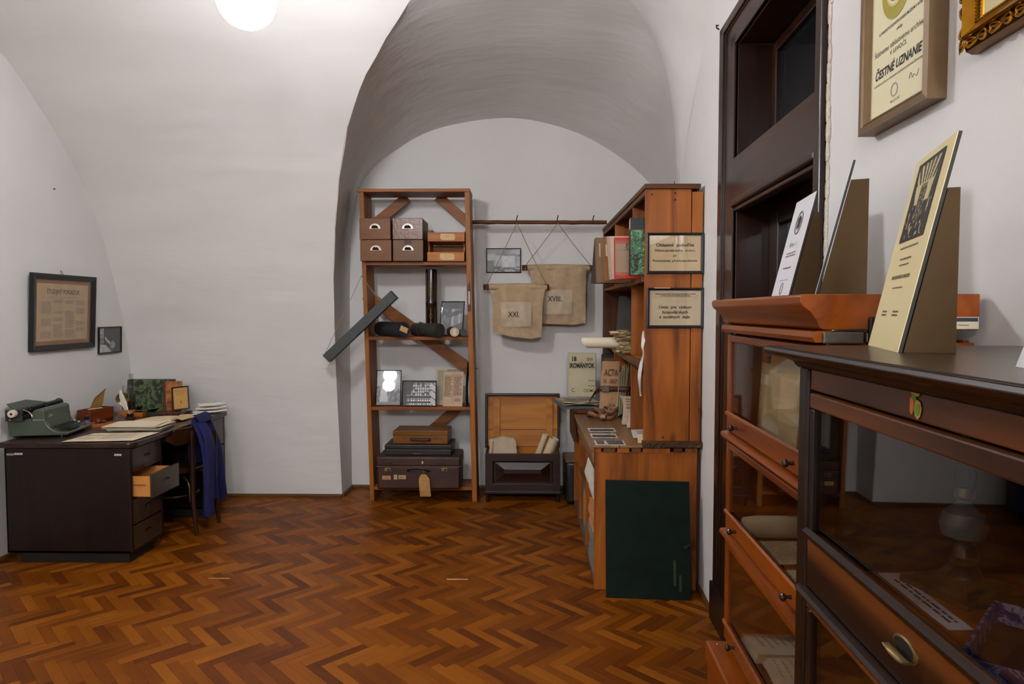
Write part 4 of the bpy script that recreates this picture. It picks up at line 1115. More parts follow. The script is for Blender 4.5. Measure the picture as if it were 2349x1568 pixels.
photo_print(nn + r_ * .007 + u_ * .007, r_, u_, .276, .204, 56, 40, tone_archive).build('print', PRINT, t)
def sheet_doc(name, label, o, r, u, w, h, hx, bars, ink, cat='document'):
    t = thing(name, label, cat, o); r, u = V(r).normalized(), V(u).normalized(); n = r.cross(u)
    mb = MB(); mb.slab(lambda a, b: r * (w * a) + u * (h * b) + n * (.004 + .003 * math.sin(PI * a) * math.sin(PI * b)), 6, 6, n * .0015); mb.build('sheet', plain(hx, .85, var=.05, scale=14), t, smooth=True)
    mb = MB(); inked(mb, n * .0085, r, u, [], bars); o_ = mb.build('writing', plain(ink, .85), t); o_['kind'] = 'stuff'
    return t
p = at(998, 932, 5.80)
sheet_doc('document_sheet', 'cream document with a printed column leaning behind the handwritten list', (p.x, 5.80, SH[2] + .002), X1, (0.01, .1, 1), .178, .315, 'b3a893', para(.02, .10, .29, .03, .010, .45, .1, 3) + [(.102, .275, .175, .305)], '8a7f6c')
p = at(1016, 931, 5.71)
sheet_doc('document_sheet', 'pinkish handwritten two column list standing at the front of the shelf', (p.x, 5.71, SH[2] + .002), (1, -.05, 0), (.03, .12, 1), .165, .29, 'bda288',
          [(.005, .262, .16, .2635), (.005, .252, .16, .253), (.082, .02, .0835, .28)] + para(.008, .076, .245, .075, .0095, .45, .3, 5) + para(.09, .155, .245, .09, .0095, .45, .3, 6) + para(.1, .15, .06, .04, .008, .5, .3, 9), '6b4a3a')
p = at(1072, 935, 5.70)
t = thing('dark_folder', 'thin dark folder seen edge on against the right post of the rack', 'folder', (rx(False, .8) - .075, 5.69, SH[2] + .001))
mb = MB(); mb.slab(lambda a, b: V((.0 + .014 * b - .006 * math.sin(PI * b), .22 * a, .37 * b)), 3, 8, (.004, 0, 0)); mb.build('cover', plain('231a14', .6), t, smooth=True)
mb = MB(); mb.slab(lambda a, b: V((-.010 + .018 * b - .004 * math.sin(PI * b), .03 + .2 * a, .005 + .30 * b)), 3, 8, (.003, 0, 0)); mb.build('pages', plain('7c766c', .8), t, smooth=True)
# ---- bottom shelf: suitcase, black case, wooden case
SUIT = plain('35190c', .5, var=.35, scale=9, bump=.1)
t = thing('suitcase', 'large worn brown leather suitcase with a paper tag on the bottom shelf', 'suitcase', (-.875, 5.58, SH[3] + .001), .01)
w, h, dp = .69, .275, .34
mb = MB(); mb.box((-w / 2, 0, 0), (w / 2, dp, h * .72)); mb.build('body', SUIT, t, bev=.018, seg=3, smooth=True)
mb = MB(); mb.box((-w / 2 - .004, -.004, h * .70), (w / 2 + .004, dp + .004, h)); lid = mb.build('lid', SUIT, t, bev=.016, seg=3, smooth=True)
mb = MB(); mb.box((-w / 2 - .005, -.006, h * .695), (w / 2 + .005, dp + .005, h * .72)); mb.build('lid_edge', plain('5d3a26', .5, var=.3, scale=40), lid, bev=.003)
mb = MB(); mb.tube(bez([(-.085, -.006, h * .58), (-.07, -.03, h * .64), (0, -.035, h * .68), (.07, -.03, h * .62), (.085, -.006, h * .56)], 6), .011, 10, flat=.6); mb.build('handle', plain('241109', .35), t, smooth=True)
for x in (-.085, .087):
    mb = MB(); mb.box((x - .014, -.006, h * .53), (x + .014, .002, h * .62)); mb.build('handle_mount', plain('1c0f0a', .4), t, bev=.003)
for x, wd in ((-.255, .05), (.215, .05)):
    mb = MB(); mb.box((x - wd / 2, -.006, h * .56), (x + wd / 2, .001, h * .665)); c_ = mb.build('clasp', plain('8f6d42', .35, .5), t, bev=.002)
    mb = MB(); mb.lathe([(.011, 0), (.009, .003)], 14, (x + .008, -.006, h * .61), (0, -1, 0)); mb.build('clasp_disc', plain('2a2018', .35), c_)
for x in (-.25, .18):
    mb = MB(); mb.box((x - .03, -.009, h * .74), (x + .03, -.003, h * .86)); mb.build('lid_strap', plain('1f110b', .45), lid, bev=.003)
mb = MB(); mb.lathe([(.013, 0), (.012, .002)], 16, (.035, -.005, h * .83), (0, -1, 0), squash=(.6, 1)); mb.build('badge', plain('b9b09c', .35), lid)
for x, z, ww, hh, hx in ((-.265, .10, .07, .032, 'b8834f'), (-.135, .105, .062, .034, 'b08a58'), (-.19, .105, .028, .04, 'a89a78')):
    mb = MB(); mb.box((x - ww / 2, -.0015, z - hh / 2), (x + ww / 2, .001, z + hh / 2)); lb = mb.build('paper_label', plain(hx, .8, var=.15), t)
    mb = MB(); inked(mb, (x - ww / 2, -.0015, z - hh / 2), X1, ZV, [], [(.012, .01, ww - .014, .013), (.016, .018, ww - .02, .021)]); mb.build('label_print', INK_GREY, lb)
mb = MB(); mb.tube(bez([(.045, -.03, h * .62), (.05, -.04, h * .55), (.048, -.03, h * .48)], 4), .0015, 5); mb.build('tag_string', STRING, t)
mb = MB(); mb.slab(lambda a, b: V((.005 + .09 * a * (1 - .55 * max(0, b - .8) / .2) + .02 * max(0, b - .8) / .2 + .012 * (1 - b), -.026 - .012 * math.sin(b * 3), h * .49 - .185 + .185 * b)), 3, 12, (0, -.001, 0)); mb.build('paper_tag', plain('ad7f47', .8, var=.1), t, smooth=True)
BLK = plain('161210', .45, var=.3, scale=20)
t = thing('black_case', 'flat black case lying on the brown suitcase', 'case', (-.885, 5.63, SH[3] + .277), -.015)
mb = MB(); mb.box((-.277, 0, 0), (.277, .30, .05)); mb.build('body', BLK, t, bev=.006)
mb = MB(); mb.box((-.28, -.003, .052), (.28, .303, .088)); mb.build('lid', BLK, t, bev=.006)
for x in (-.13, .13):
    mb = MB(); mb.lathe([(.005, 0), (.003, .004)], 8, (x, -.003, .048), (0, -1, 0)); mb.build('stud', CHROME, t)
mb = MB(); mb.tube([(-.04, -.003, .02), (-.036, -.012, .014), (.036, -.012, .014), (.04, -.003, .02)], .003, 6); mb.build('handle', plain('6a5a40', .4, .5), t)
WCS = wood('5a3410', '8a5a20', 'x', .8, .4, .1)
t = thing('wooden_case', 'yellow brown wooden case with a handle on top of the stacked cases', 'case', (-.87, 5.665, SH[3] + .367), -.02)
mb = MB(); mb.box((-.23, 0, 0), (.23, .27, .066)); mb.build('body', WCS, t, bev=.004)
mb = MB(); mb.box((-.232, -.002, .068), (.232, .272, .108)); mb.build('lid', WCS, t, bev=.004)
mb = MB(); mb.tube(bez([(-.075, 0, .036), (-.06, -.018, .038), (.06, -.018, .038), (.075, 0, .036)], 6), .013, 10, flat=.9); mb.build('handle', plain('3a200e', .45), t, smooth=True)
for x in (-.135, .135):
    mb = MB(); mb.box((x - .006, -.003, .035), (x + .006, .0, .06)); mb.build('keyhole', plain('4a2c10', .5), t)

# ------------------------------------------------------------------ pole, hooks, sacks, small photograph
a, b = V((rx(False, 2.36) + .001, 5.88, 2.363)), V((.705, 5.90, 2.361))
t = thing('hanging_pole', 'thin natural wooden pole spanning from the rack to the writing cabinet', 'pole', (0.12, 5.9, 2.36))
L1 = V(t.location)
pts = [a.lerp(b, i / 16) + V((0, .004 * nz(i * .7, 3), .005 * nz(i * .8, 1))) - L1 for i in range(17)]
mb = MB(); mb.tube(pts, [.017 + .002 * nz(i * 1.3, 8) for i in range(17)], 12); mb.build('stick', wood('3a1c0c', '70401e', 'x', 1.4, .45), t, smooth=True)
hooks = [(-.063, 5.888), (.285, 5.892), (.59, 5.895)]
for x, y in hooks:
    q = V((x, y, 2.36)) - L1
    mb = MB(); mb.tube(bez([q + V((-.004, 0, .012)), q + V((-.003, -.004, .03)), q + V((.002, -.012, .05)), q + V((.004, -.016, .06))], 4), .0045, 6); mb.tube([q + V((-.004, -.004, .012)), q + V((-.005, -.022, 0)), q + V((-.004, -.016, -.018))], .003, 6); mb.build('hook', plain('2c211a', .5, .4), t, smooth=True)
SACK = plain('ab9272', .95, var=.12, scale=22, bump=.3)
DOW = wood('2c1409', '5c3119', 'x', 1.5, .45)
def sack(label, hook, xl, xr_, zt, y, w_top, corners, text, lab_rect, seed, tp):
    c = V(((xl + xr_) / 2, y, zt))
    t = thing('linen_sack', label, 'sack', c)
    mb = MB(); mb.tube([(xl - c.x, -.010, .012), (xr_ - c.x, -.012, .010)], .013, 8); mb.build('dowel', DOW, t, smooth=True)
    mb = MB(); mb.tube([(xl - c.x, .004, -.012), (xr_ - c.x, .004, -.014)], .013, 8); mb.build('dowel', DOW, t, smooth=True)
    (blx, blz), (bmx, bmz), (brx, brz) = corners
    x0, x1 = xl - c.x + w_top[0], xr_ - c.x - w_top[1]
    def front(a, b):
        pinch = 1 - .06 * math.sin(PI * min(1, b * 1.2)) * (1 - .6 * b)
        bx = (blx + (brx - blx) * a) - c.x
        bz = interp([(0, blz), (.35, bmz), (.8, brz), (1, brz + .015)], a) - c.z
        tx = x0 + (x1 - x0) * a
        x = tx * (1 - b) + bx * b
        x = (x - (tx + bx) / 2 * 0) * (pinch if abs(a - .5) > .3 else 1)
        z = .02 * 0 + (1 - b) * .0 + bz * b
        fold = .012 * math.sin(a * 17 + seed) * (1 - b) ** 1.5 + .02 * nz(a * 3 + seed, b * 3) + .008 * nz(a * 9, b * 5 + seed)
        return V((x, -.022 - .03 * math.sin(PI * a) * math.sin(PI * min(1, b + .12)) + fold - .012 * b, z))
    mb = MB(); mb.slab(front, 30, 26, (0, -.034, 0)); mb.build('bag', SACK, t, smooth=True, ang=70)
    mb = MB(); mb.tube([(x0 - .012, -.004, .0), (x0 + .1, -.006, .002), (x1 - .1, -.006, .001), (x1 + .012, -.004, -.002)], [.026, .028, .028, .026], 12); mb.tube([(x0, .01, .017), ((x0 + x1) / 2, .012, .022), (x1, .01, .016)], .012, 8); mb.build('hem', SACK, t, smooth=True)
    (lx, lz, lw, lh) = lab_rect
    def patch(a, b):
        X = lx - c.x + lw * a; Z = lz - c.z + lh * b
        # lie on the bag front
        ia = max(0, min(1, (X - x0) / (x1 - x0))); ib = max(0, min(1, -Z / (c.z - min(blz, bmz, brz))))
        f = front(ia, ib); return V((X, f.y - .006, Z))
    mb = MB(); mb.slab(patch, 26, 24, (0, -.0012 * -1, 0)); lb = mb.build('label', plain('b8a68c', .85, var=.1, scale=16), t, smooth=True)
    mid = patch(.5, .62)
    mb = MB(); inked(mb, (lx - c.x + lw * tp[0], 0, lz - c.z + lh * tp[1]), X1, ZV, [(text, 0, 0, .064, -tp[2], .012, 'CENTER')])
    mb.v = [(v[0], patch((v[0] + c.x - lx) / lw, (v[2] + c.z - lz) / lh).y - .003, v[2]) for v in mb.v]; mb.build('numeral', INK, lb)
    hq = V((hook[0], hook[1] - .018, 2.352)) - c
    for e_ in (V((xl - c.x + .03, -.012, .02)), V((xr_ - c.x - .025, -.012, .02))):
        mb = MB(); mb.tube([hq, hq.lerp(e_, .5) + V((0, 0, -.006)), e_, e_ + V((.004, -.014, -.012)), e_ + V((-.003, -.008, -.05))], .0032, 6); mb.build('cord', STRING, t)
sack('linen sack marked XVIII hanging behind, from the second hook', hooks[1], -.02, .60, 1.98, 5.985, (.06, .045), ((.09, 1.50), (.20, 1.49), (.53, 1.485)), 'XVIII.', (.165, 1.575, .25, .212), 2.1, (.40, .53, .12))
sack('linen sack marked XXI hanging in front, from the first hook', hooks[0], -.353, .213, 1.81, 5.895, (.06, .03), ((-.27, 1.425), (-.10, 1.385), (.145, 1.365)), 'XXI.', (-.20, 1.468, .26, .212), .4, (.43, .40, .098))
def tone_room(s, q):
    v = .55 + .15 * nz(s * 4, q * 4, 6)
    if q > .8: v = .5 - .2 * (q - s > .2)
    if abs(q - .82 + .1 * s) < .05 and s > .25: v = .2
    if q < .22: v = .15 + .35 * (nz(s * 9, q * 9) > .1)
    if .45 < s < .85 and .2 < q < .7: v = .7 + .1 * nz(s * 8, q * 8)
    if s < .2 and q < .5: v = .25
    return v
t, pg, nn = picture('photo_frame', 'small black framed photograph on the alcove wall beside the linen sacks', 'picture', (-.34, YB - .003, 1.945), X1, (0, -.035, 1), .31, .217, .008, .012, BLACKFRAME, plain('cfcabf', .6))
photo_print(nn + X1 * .008 + ZV * .008, X1, (0, -.035, 1), .294, .201, 44, 30, tone_room).build('print', PRINT, t)

# ------------------------------------------------------------------ open chest
CHD = wood('140806', '2e1512', 'x', .8, .38, .2, streak=.6)
CHO = wood('8a4f1c', 'b97a34', 'x', .7, .5, knots=.6, streak=.4)
t = thing('wooden_chest', 'small dark wooden chest with its lid open, orange wood inside', 'chest', (-.012, 5.66, 0))
w, dp = .627, .33
zb, zt = .075, .41
mb = MB()
mb.box((-w / 2, .012, zb), (-w / 2 + .02, dp, zt)); mb.box((w / 2 - .02, .012, zb), (w / 2, dp, zt)); mb.box((-w / 2 + .02, dp - .018, zb), (w / 2 - .02, dp, zt)); mb.box((-w / 2 + .02, .014, zb), (w / 2 - .02, dp - .018, zb + .015))
mb.box((-w / 2 + .02, .018, zb + .015), (w / 2 - .02, .03, zt)); mb.build('body', CHD, t, bev=.003)
mb = MB(); mb.box((-w / 2 + .021, .0302, zt - .17), (w / 2 - .021, .034, zt - .002)); mb.box((-w / 2 + .0202, .034, zt - .2), (-w / 2 + .026, dp - .02, zt - .001)); mb.box((w / 2 - .026, .034, zt - .2), (w / 2 - .0202, dp - .02, zt - .001)); mb.box((-w / 2 + .026, dp - .024, zt - .2), (w / 2 - .026, dp - .0182, zt - .001)); mb.build('lining', CHO, t)
mb = MB(); mb.frame((-w / 2, 0, zb + .02), X1, ZV, w, zt - zb - .02, [(0, -.016), (0, .0), (.062, .0), (.072, -.010), (.072, -.016)]); mb.build('front_frame', CHD, t, bev=.002)
mb = MB(); a_, b_ = -w / 2 + .085, w / 2 - .085; c_, d_ = zb + .10, zt - .075
mb.add([(a_, .014, c_), (b_, .014, c_), (b_, .014, d_), (a_, .014, d_), (a_ + .075, -.006, c_ + .07), (b_ - .075, -.006, c_ + .07), (b_ - .075, -.006, d_ - .055), (a_ + .075, -.006, d_ - .055)], [(0, 1, 5, 4), (1, 2, 6, 5), (2, 3, 7, 6), (3, 0, 4, 7), (4, 5, 6, 7)])
mb.build('raised_panel', wood('140807', '33191a', 'x', .8, .3, .3), t)
mb = MB(); mb.box((-w / 2 - .008, -.01, zb - .004), (w / 2 + .008, dp, zb + .022)); mb.build('base_moulding', CHD, t, bev=.006)
for x in (-w / 2 + .02, w / 2 - .02):
    for y in (.02, dp - .03):
        mb = MB(); mb.lathe([(.014, 0), (.017, .03), (.013, .05), (.02, .074)], 12, (x, y, 0)); mb.build('foot', CHD, t, smooth=True)
le, lt_ = V((0, .10, 1)).normalized(), V((0, 1, -.10)).normalized()
o0 = V((-w / 2 - .018, dp + .002, .40))
mb = MB(); mb.obox(o0, (w + .03, 0, 0), lt_ * .02, le * .465); mb.box(o0, o0 + V((.0, 0, 0)))
lid = mb.build('lid', CHO, t, bev=.003)
mb = MB()
for x in (0, w + .03 - .02): mb.obox(o0 + V((x, 0, 0)) - lt_ * .05, (.02, 0, 0), lt_ * .075, le * .47)
mb.obox(o0 - lt_ * .05 + le * .455, (w + .03, 0, 0), lt_ * .078, le * .022)
mb.build('lid_rim', CHD, lid, bev=.006)
for x in (.07, w - .09):
    mb = MB(); mb.obox(o0 + V((x, 0, 0)) - lt_ * .016 + le * .09, (.06, 0, 0), lt_ * .016, le * .34); mb.build('lid_batten', CHO, lid, bev=.002)
mb = MB(); mb.obox(o0 + V((.022, 0, 0)) - lt_ * .003 + le * .155, (w - .014, 0, 0), lt_ * .003, le * .004); mb.build('board_joint', plain('4a2810', .8), lid)
PCH = plain('b9a68c', .85, var=.08, scale=16, bump=.15)
t = thing('paper_packet', 'worn off white folded packet of papers standing in the open chest', 'papers', (-.19, 5.77, .24), .1)
for k in range(5):
    mb = MB(); mb.slab(lambda a, b, k=k: V((-.11 + .225 * a + .012 * nz(b * 4, k) + .03 * (1 - b), .012 * k + .03 * b - .01, .29 * b - .05 * abs(a - .55) * b + .01 * nz(a * 6, k) * b)), 12, 8, (0, .008, 0)); mb.build('sheet', PCH, t, smooth=True)
mb = MB(); mb.tube([(-.10, -.02, .14), (-.085, .0, .26)], .012, 10); mb.build('folded_edge', PCH, t, smooth=True)
for k, (p, q, r, lab) in enumerate(((( .075, 5.83, .25), (.185, 5.80, .555), .026, 'thin cream paper roll standing in the open chest, left of a thicker roll'), ((.14, 5.78, .24), (.255, 5.73, .53), .042, 'thick cream paper roll leaning in the open chest'))):
    t = thing('paper_roll', lab, 'roll', p, 0, 'paper rolls in the chest'); B = V(q) - V(p); e = B.normalized()
    mb = MB(); mb.lathe([(r, 0), (r, B.length), (r - .002, B.length), (r - .003, B.length - .05), (r * .7, B.length - .05), (r * .7, B.length - .004), (r * .66, B.length - .004), (r * .6, B.length - .1), (.001, B.length - .1)], 20, (0, 0, 0), e); mb.build('rolled_sheet', plain('c8b48f', .75, var=.05), t, smooth=True)
# black suitcase standing behind the chest, by the writing cabinet
t = thing('black_suitcase', 'black suitcase standing upright between the chest and the writing cabinet', 'suitcase', (.415, 5.66, 0))
mb = MB(); mb.box((-.07, -.06, .001), (.07, .3, .36)); mb.build('body', plain('121214', .4, var=.3, scale=14), t, bev=.03, seg=3, smooth=True)
mb = MB(); mb.box((-.074, -.064, .352), (.074, .304, .366)); mb.build('lid_edge', plain('5a3b22', .4), t, bev=.003)
mb = MB(); mb.lathe([(.012, 0), (.01, .004)], 12, (-.071, .06, .26), (-1, 0, 0)); mb.build('clasp', plain('8f7a50', .3, .8), t)
# ------------------------------------------------------------------ the old writing cabinet (desk part with an upper shelf part)
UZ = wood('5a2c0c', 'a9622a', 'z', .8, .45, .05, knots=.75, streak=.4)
UY = wood('4f2a10', '93592c', 'y', .8, .5, .0, knots=.5, streak=.45)
UX = wood('3a1e0c', '70421e', 'x', .9, .5, .0, streak=.5)
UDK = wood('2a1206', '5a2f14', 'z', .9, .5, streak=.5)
UT = wood('5c4038', '94705f', 'y', .9, .42, .1, knots=.4, streak=.45)
UN = 3.87                                      # near face
t = unit = thing('writing_cabinet', 'old pine writing cabinet with a desk top and tall pigeonhole shelves above', 'cabinet', (.70, 4.7, 0))
L0 = V(t.location)
def ub(name, p, q, mat=UZ, bev=.003, par=None):
    mb = MB(); mb.box(V(p) - L0, V(q) - L0); return mb.build(name, mat, par or t, bev=bev)
# lower part
ub('lower_side_panel', (.402, UN, 0), (.985, UN + .026, .80), UZ)
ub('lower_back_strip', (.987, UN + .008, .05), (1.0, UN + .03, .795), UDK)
tabs = [(.402, .44), (.452, .52), (.53, .60), (.612, .665), (.675, .83), (.85, .90), (.915, .985)]
for k, (a, b) in enumerate(tabs):
    ub('dovetail', (a, UN - .004, .796), (b, UN + .02, .823), UX if k % 2 else UZ, .002)
ub('plinth', (.412, UN + .026, 0), (.45, 5.55, .055), plain('5a4736', .7, var=.2, scale=12))
for y in (4.47, 5.03, 5.53): ub('lower_divider', (.408, y, .055), (.97, y + .022, .80), UZ)
ub('lower_shelf', (.41, 4.50, .43), (.97, 5.03, .45), UY); ub('lower_shelf', (.41, 5.05, .36), (.97, 5.53, .38), UY)
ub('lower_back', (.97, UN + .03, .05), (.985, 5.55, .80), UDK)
mb = MB(); mb.prism([V(p) - L0 for p in ((.385, UN - .01, .826), (.385, UN - .01, .795), (.398, UN - .01, .70), (.402, UN - .01, .826))], (0, 1.19, 0)); mb.build('front_lip', UT, t, bev=.003)
for k, (a, b) in enumerate(((.384, .54), (.542, .69))):
    mb = MB(); mb.box(V((a, UN - .014 + .004 * k, .824)) - L0, V((b, 5.06, .838)) - L0); mb.build('desk_board', UT, t, bev=.005)
ub('desk_board', (.692, UN + .02, .824), (.985, 5.06, .838), UT)
mb = MB(); mb.tube([V((.386, UN - .012, .826)) - L0, V((.384, 5.06, .826)) - L0], .013, 10); mb.build('rounded_edge', UT, t, smooth=True)
ub('far_section_top', (.36, 5.08, .855), (.985, 5.58, .877), UX); ub('far_section_front', (.372, 5.10, .62), (.392, 5.55, .855), UDK); ub('far_section_side', (.392, 5.085, .838), (.985, 5.105, .856), UX)
# worn moulding under the upper part
mb = MB(); rnd = random.Random(2)
def strip(a, b):
    x = .672 + .345 * a; return V((x, UN - .022 - .010 * abs(nz(a * 14, b * 3)) , .828 + .036 * b)) - L0
mb.slab(strip, 40, 5, (0, -.045, 0)); mb.build('worn_moulding', wood('2a180b', '6a4a2c', 'x', 1.6, .7, streak=.6), t)
# upper part
ub('upper_side_board', (.680, UN + .004, .862), (.937, UN + .030, 2.285)); ub('upper_side_board', (.941, UN, .862), (1.001, UN + .028, 2.27))
ub('top_board', (.672, UN - .012, 2.285), (.985, 5.93, 2.312), UX); ub('top_rail', (.680, UN + .03, 2.255), (.700, 5.92, 2.285), UX)
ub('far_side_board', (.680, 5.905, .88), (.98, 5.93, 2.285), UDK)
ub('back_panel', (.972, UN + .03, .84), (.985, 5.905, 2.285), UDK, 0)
ub('shelf', (.684, UN + .03, 1.772), (.972, 5.905, 1.794), UY); ub('shelf', (.690, UN + .03, 1.30), (.972, 5.905, 1.322), UY)
for y, z0, z1 in ((4.35, 1.794, 2.285), (5.19, 1.794, 2.285), (4.37, 1.322, 1.772), (4.37, .838, 1.30), (5.19, .86, 1.30)): ub('divider', (.684, y, z0), (.972, y + .02, z1), UZ)
# the shelf's split front edge, the round rail, a nail and a peg
mb = MB(); mb.prism([V(p) - L0 for p in ((.664, UN + .028, 1.768), (.664, UN + .028, 1.796), (.684, UN + .1, 1.795), (.684, 4.8, 1.794), (.684, 4.8, 1.772), (.668, 4.3, 1.758))], (.02, 0, 0)); mb.build('split_edge', UX, t)
a, b = V((.67, UN + .01, 1.292)), V((.675, 5.1, 1.312))
mb = MB(); mb.tube([a - L0, a.lerp(b, .3) - L0, a.lerp(b, .6) - L0, b - L0], [.021, .023, .022, .02], 12); mb.build('round_rail', wood('4a2a14', '7c5434', 'y', 1.3, .5), t, smooth=True)
mb = MB(); mb.tube([V((.86, UN + .1, 2.31)) - L0, V((.861, UN + .1, 2.345)) - L0], .0025, 6); mb.build('nail', plain('2a2420', .5), t)
ub('peg', (1.003, UN + .0, 1.018), (1.022, UN + .03, 1.058), UX, .003) if 0 else ub('peg', (.985, UN - .012, 1.015), (1.0, UN + .0, 1.055), UX, .003)
for x, z in ((.715, 2.255), (.845, 2.262), (.845, 2.225), (.97, 2.24), (.79, .885), (.96, .885)):
    mb = MB(); mb.lathe([(.006, 0), (.004, .0015)], 8, V((x, UN + .003, z)) - L0, (0, -1, 0)); mb.build('nail_head', plain('241408', .6), t)

# ---- the two framed signs on its side
SGN = plain('cdb38a', .75, var=.05, scale=6)
t, pg, nn = picture('framed_sign', 'upper black framed sign reading Oblastná pobočka on the cabinet side', 'sign', (.686, UN - .001, 1.812), X1, ZV, .318, .228, .015, .014, BLACKFRAME, SGN)
lettering(t, nn, X1, ZV, [('Oblastná  pobočka', .159, .152, .0235, -.214, .028, 'CENTER'), ('Pôdohospodárskeho   archívu', .159, .124, .0165, -.222, .022, 'CENTER'), ('pri', .159, .096, .0165, -.020, .022, 'CENTER'), ('Poverenictve  pôdohospodárstva', .159, .067, .0165, -.248, .022, 'CENTER')])
t, pg, nn = picture('framed_sign', 'lower black framed sign reading Ústav pre výskum on the cabinet side', 'sign', (.690, UN - .001, 1.507), X1, ZV, .318, .226, .015, .014, BLACKFRAME, plain('cbb694', .75, var=.08, scale=7))
lettering(t, nn, X1, ZV, [('Oblastná pobočka Pôdohospodárskeho archívu', .159, .188, .0105, -.23, .03, 'CENTER'), ('pri Poverenictve pôdohospodárstva', .159, .178, .0105, -.168, .03, 'CENTER'), ('Ústav  pre  výskum', .159, .110, .0225, -.182, .022, 'CENTER'), ('hospodárskych', .159, .082, .0225, -.143, .022, 'CENTER'), ('a  sociálnych  dejín.', .159, .055, .0225, -.176, .022, 'CENTER')], [(.03, .173, .285, .174)])
mb = MB(); mb.tube([(.155, -.004, .224), (.158, -.006, .236), (.163, -.006, .236), (.166, -.004, .224)], .0014, 5); mb.build('hanger', plain('2a2420', .5), t)
mb = MB(); mb.box((.04, -.0155, .2225), (.13, -.0148, .2262)); mb.build('peeled_strip', plain('c8b590', .8), t)

# ---- green portfolio leaning below
b0, b1 = V((.46, 3.768, .001)), V((.924, 3.735, .001))
t = thing('green_portfolio', 'large dark green portfolio board leaning against the cabinet side', 'portfolio', b0)
r_ = (b1 - b0).normalized(); u_ = V((.004, .125, 1)).normalized(); n_ = r_.cross(u_); w, h = (b1 - b0).length, .648
GRN = plain('07170f', .75, var=.35, scale=10, bump=.1, spec=.2)
mb = MB(); mb.obox((0, 0, 0), r_ * w, u_ * h, n_ * .006); mb.build('front_cover', GRN, t, bev=.002)
mb = MB(); mb.obox(-n_ * .010 + r_ * .006 + u_ * .006, r_ * (w - .012), u_ * (h - .012), n_ * .010); mb.build('sheets', plain('8c8470', .9), t)
mb = MB(); mb.obox(-n_ * .015, r_ * w, u_ * h, n_ * .005); mb.build('back_cover', GRN, t, bev=.002)
RIB = plain('070707', .7)
mb = MB(); q = r_ * (w - .03) + u_ * (h * .46) + n_ * .008
mb.tube(bez([q + r_ * .03 - n_ * .012, q + r_ * .02 + n_ * .002, q - u_ * .015 + n_ * .006, q + r_ * .012 - u_ * .035 + n_ * .004], 5), .013, 6, flat=.3)
mb.tube(bez([q, q + r_ * .024 - u_ * .03 + n_ * .008, q + r_ * .045 - u_ * .075 + n_ * .002, q + r_ * .05 - u_ * .13 - n_ * .01], 5), .0022, 5); mb.build('ribbon_tie', RIB, t, smooth=True)
for x, z, hh in ((w * .80, .075, .14), (w * .865, .045, .09)):
    mb = MB(); mb.obox(r_ * x + u_ * z + n_ * .006, r_ * .014, u_ * hh, n_ * .0003); mb.build('glue_mark', plain('2a3312', .6, var=.3, scale=30), t)

# ---- top shelf: binder and folders
def upright(name, label, cat, x0, y, z0, w, h, th, mats, lean=0.0, tilt=0.0, edge=True, group=None):
    """a folder on edge, broad side to the viewer; x0 = its outer (left) edge, lean = sideways, tilt = back"""
    t = thing(name, label, cat, (x0, y, z0), 0, group)
    r = V((1, .0, 0)); u = V((lean, tilt, 1)).normalized(); n = V((0, 1, 0))
    mb = MB(); mb.obox((0, 0, 0), r * w, n * .004, u * h); mb.build('front_cover', mats[0], t, bev=.0015)
    mb = MB(); mb.obox(r * .004 + n * .004 + u * .004, r * (w - .008), n * (th - .008), u * (h - .008)); mb.build('sheets', mats[1], t)
    mb = MB(); mb.obox(n * (th - .004), r * w, n * .004, u * h); mb.build('back_cover', mats[0], t, bev=.0015)
    if edge: mb = MB(); mb.obox(-r * .003, r * .003, n * th, u * h); mb.build('spine', mats[2], t, bev=.001)
    return t, r, u, -n
zs = 1.796
GMB = marbled('marbled_green_binder', [(.34, '0b0c0b'), (.44, '1a211b'), (.50, '4f8a5a'), (.55, '262e24'), (.62, '86bd80'), (.70, '12140f')], 17, 2.2, .55)
CRM = plain('b9a27c', .85)
t, r, u, n = upright('marbled_binder', 'green and black marbled binder at the near end of the top shelf', 'binder', .607, UN + .055, zs + .012, .30, .325, .05, (GMB, CRM, plain('0d0d0c', .4)))
mb = MB(); mb.obox(u * .258 - V((0, .001, 0)), r * .30, V((0, .0012, 0)), u * .068); mb.build('spine_cloth', plain('121513', .5, var=.3, scale=20), t)
mb = MB(); mb.obox(u * .262 - r * .0045, r * .0015, V((0, .03, 0)) + V((0, .01, 0)), u * .055); mb.build('spine_label', CRM, t)
RED = plain('b5280f', .5); GRB = plain('9c8068', .7)
t, r, u, n = upright('red_folder', 'grey folder with red striped ends and a metal ring on the top shelf', 'folder', .548, UN + .265, zs + .002, .33, .245, .035, (GRB, CRM, RED), lean=-.01)
for z0, z1 in ((0, .022), (.026, .030), (.034, .037), (.21, .213), (.217, .221), (.225, .245)):
    mb = MB(); mb.obox(u * z0 - V((0, .0008, 0)), r * .33, V((0, .0009, 0)), u * (z1 - z0)); mb.build('red_stripe', RED, t)
mb = MB(); mb.tube([V((.075 + .017 * math.cos(a), -.003, .19 + .017 * math.sin(a))) for a in [i * PI / 10 for i in range(5, 16)]], .0028, 6); mb.tube([(.088, -.003, .178), (.088, -.003, .202)], .003, 6); mb.build('metal_ring', CHROME, t)
mb = MB(); mb.obox(u * .172 - V((0, .0008, 0)), r * .1, V((0, .0008, 0)), u * .001); mb.build('clip_line', plain('5a4636', .7), t)
upright('white_folder', 'off white cardboard folder next to the red striped folder', 'folder', .538, UN + .33, zs + .001, .33, .262, .03, (plain('c0a793', .75), CRM, plain('b39a86', .75)), lean=-.06)
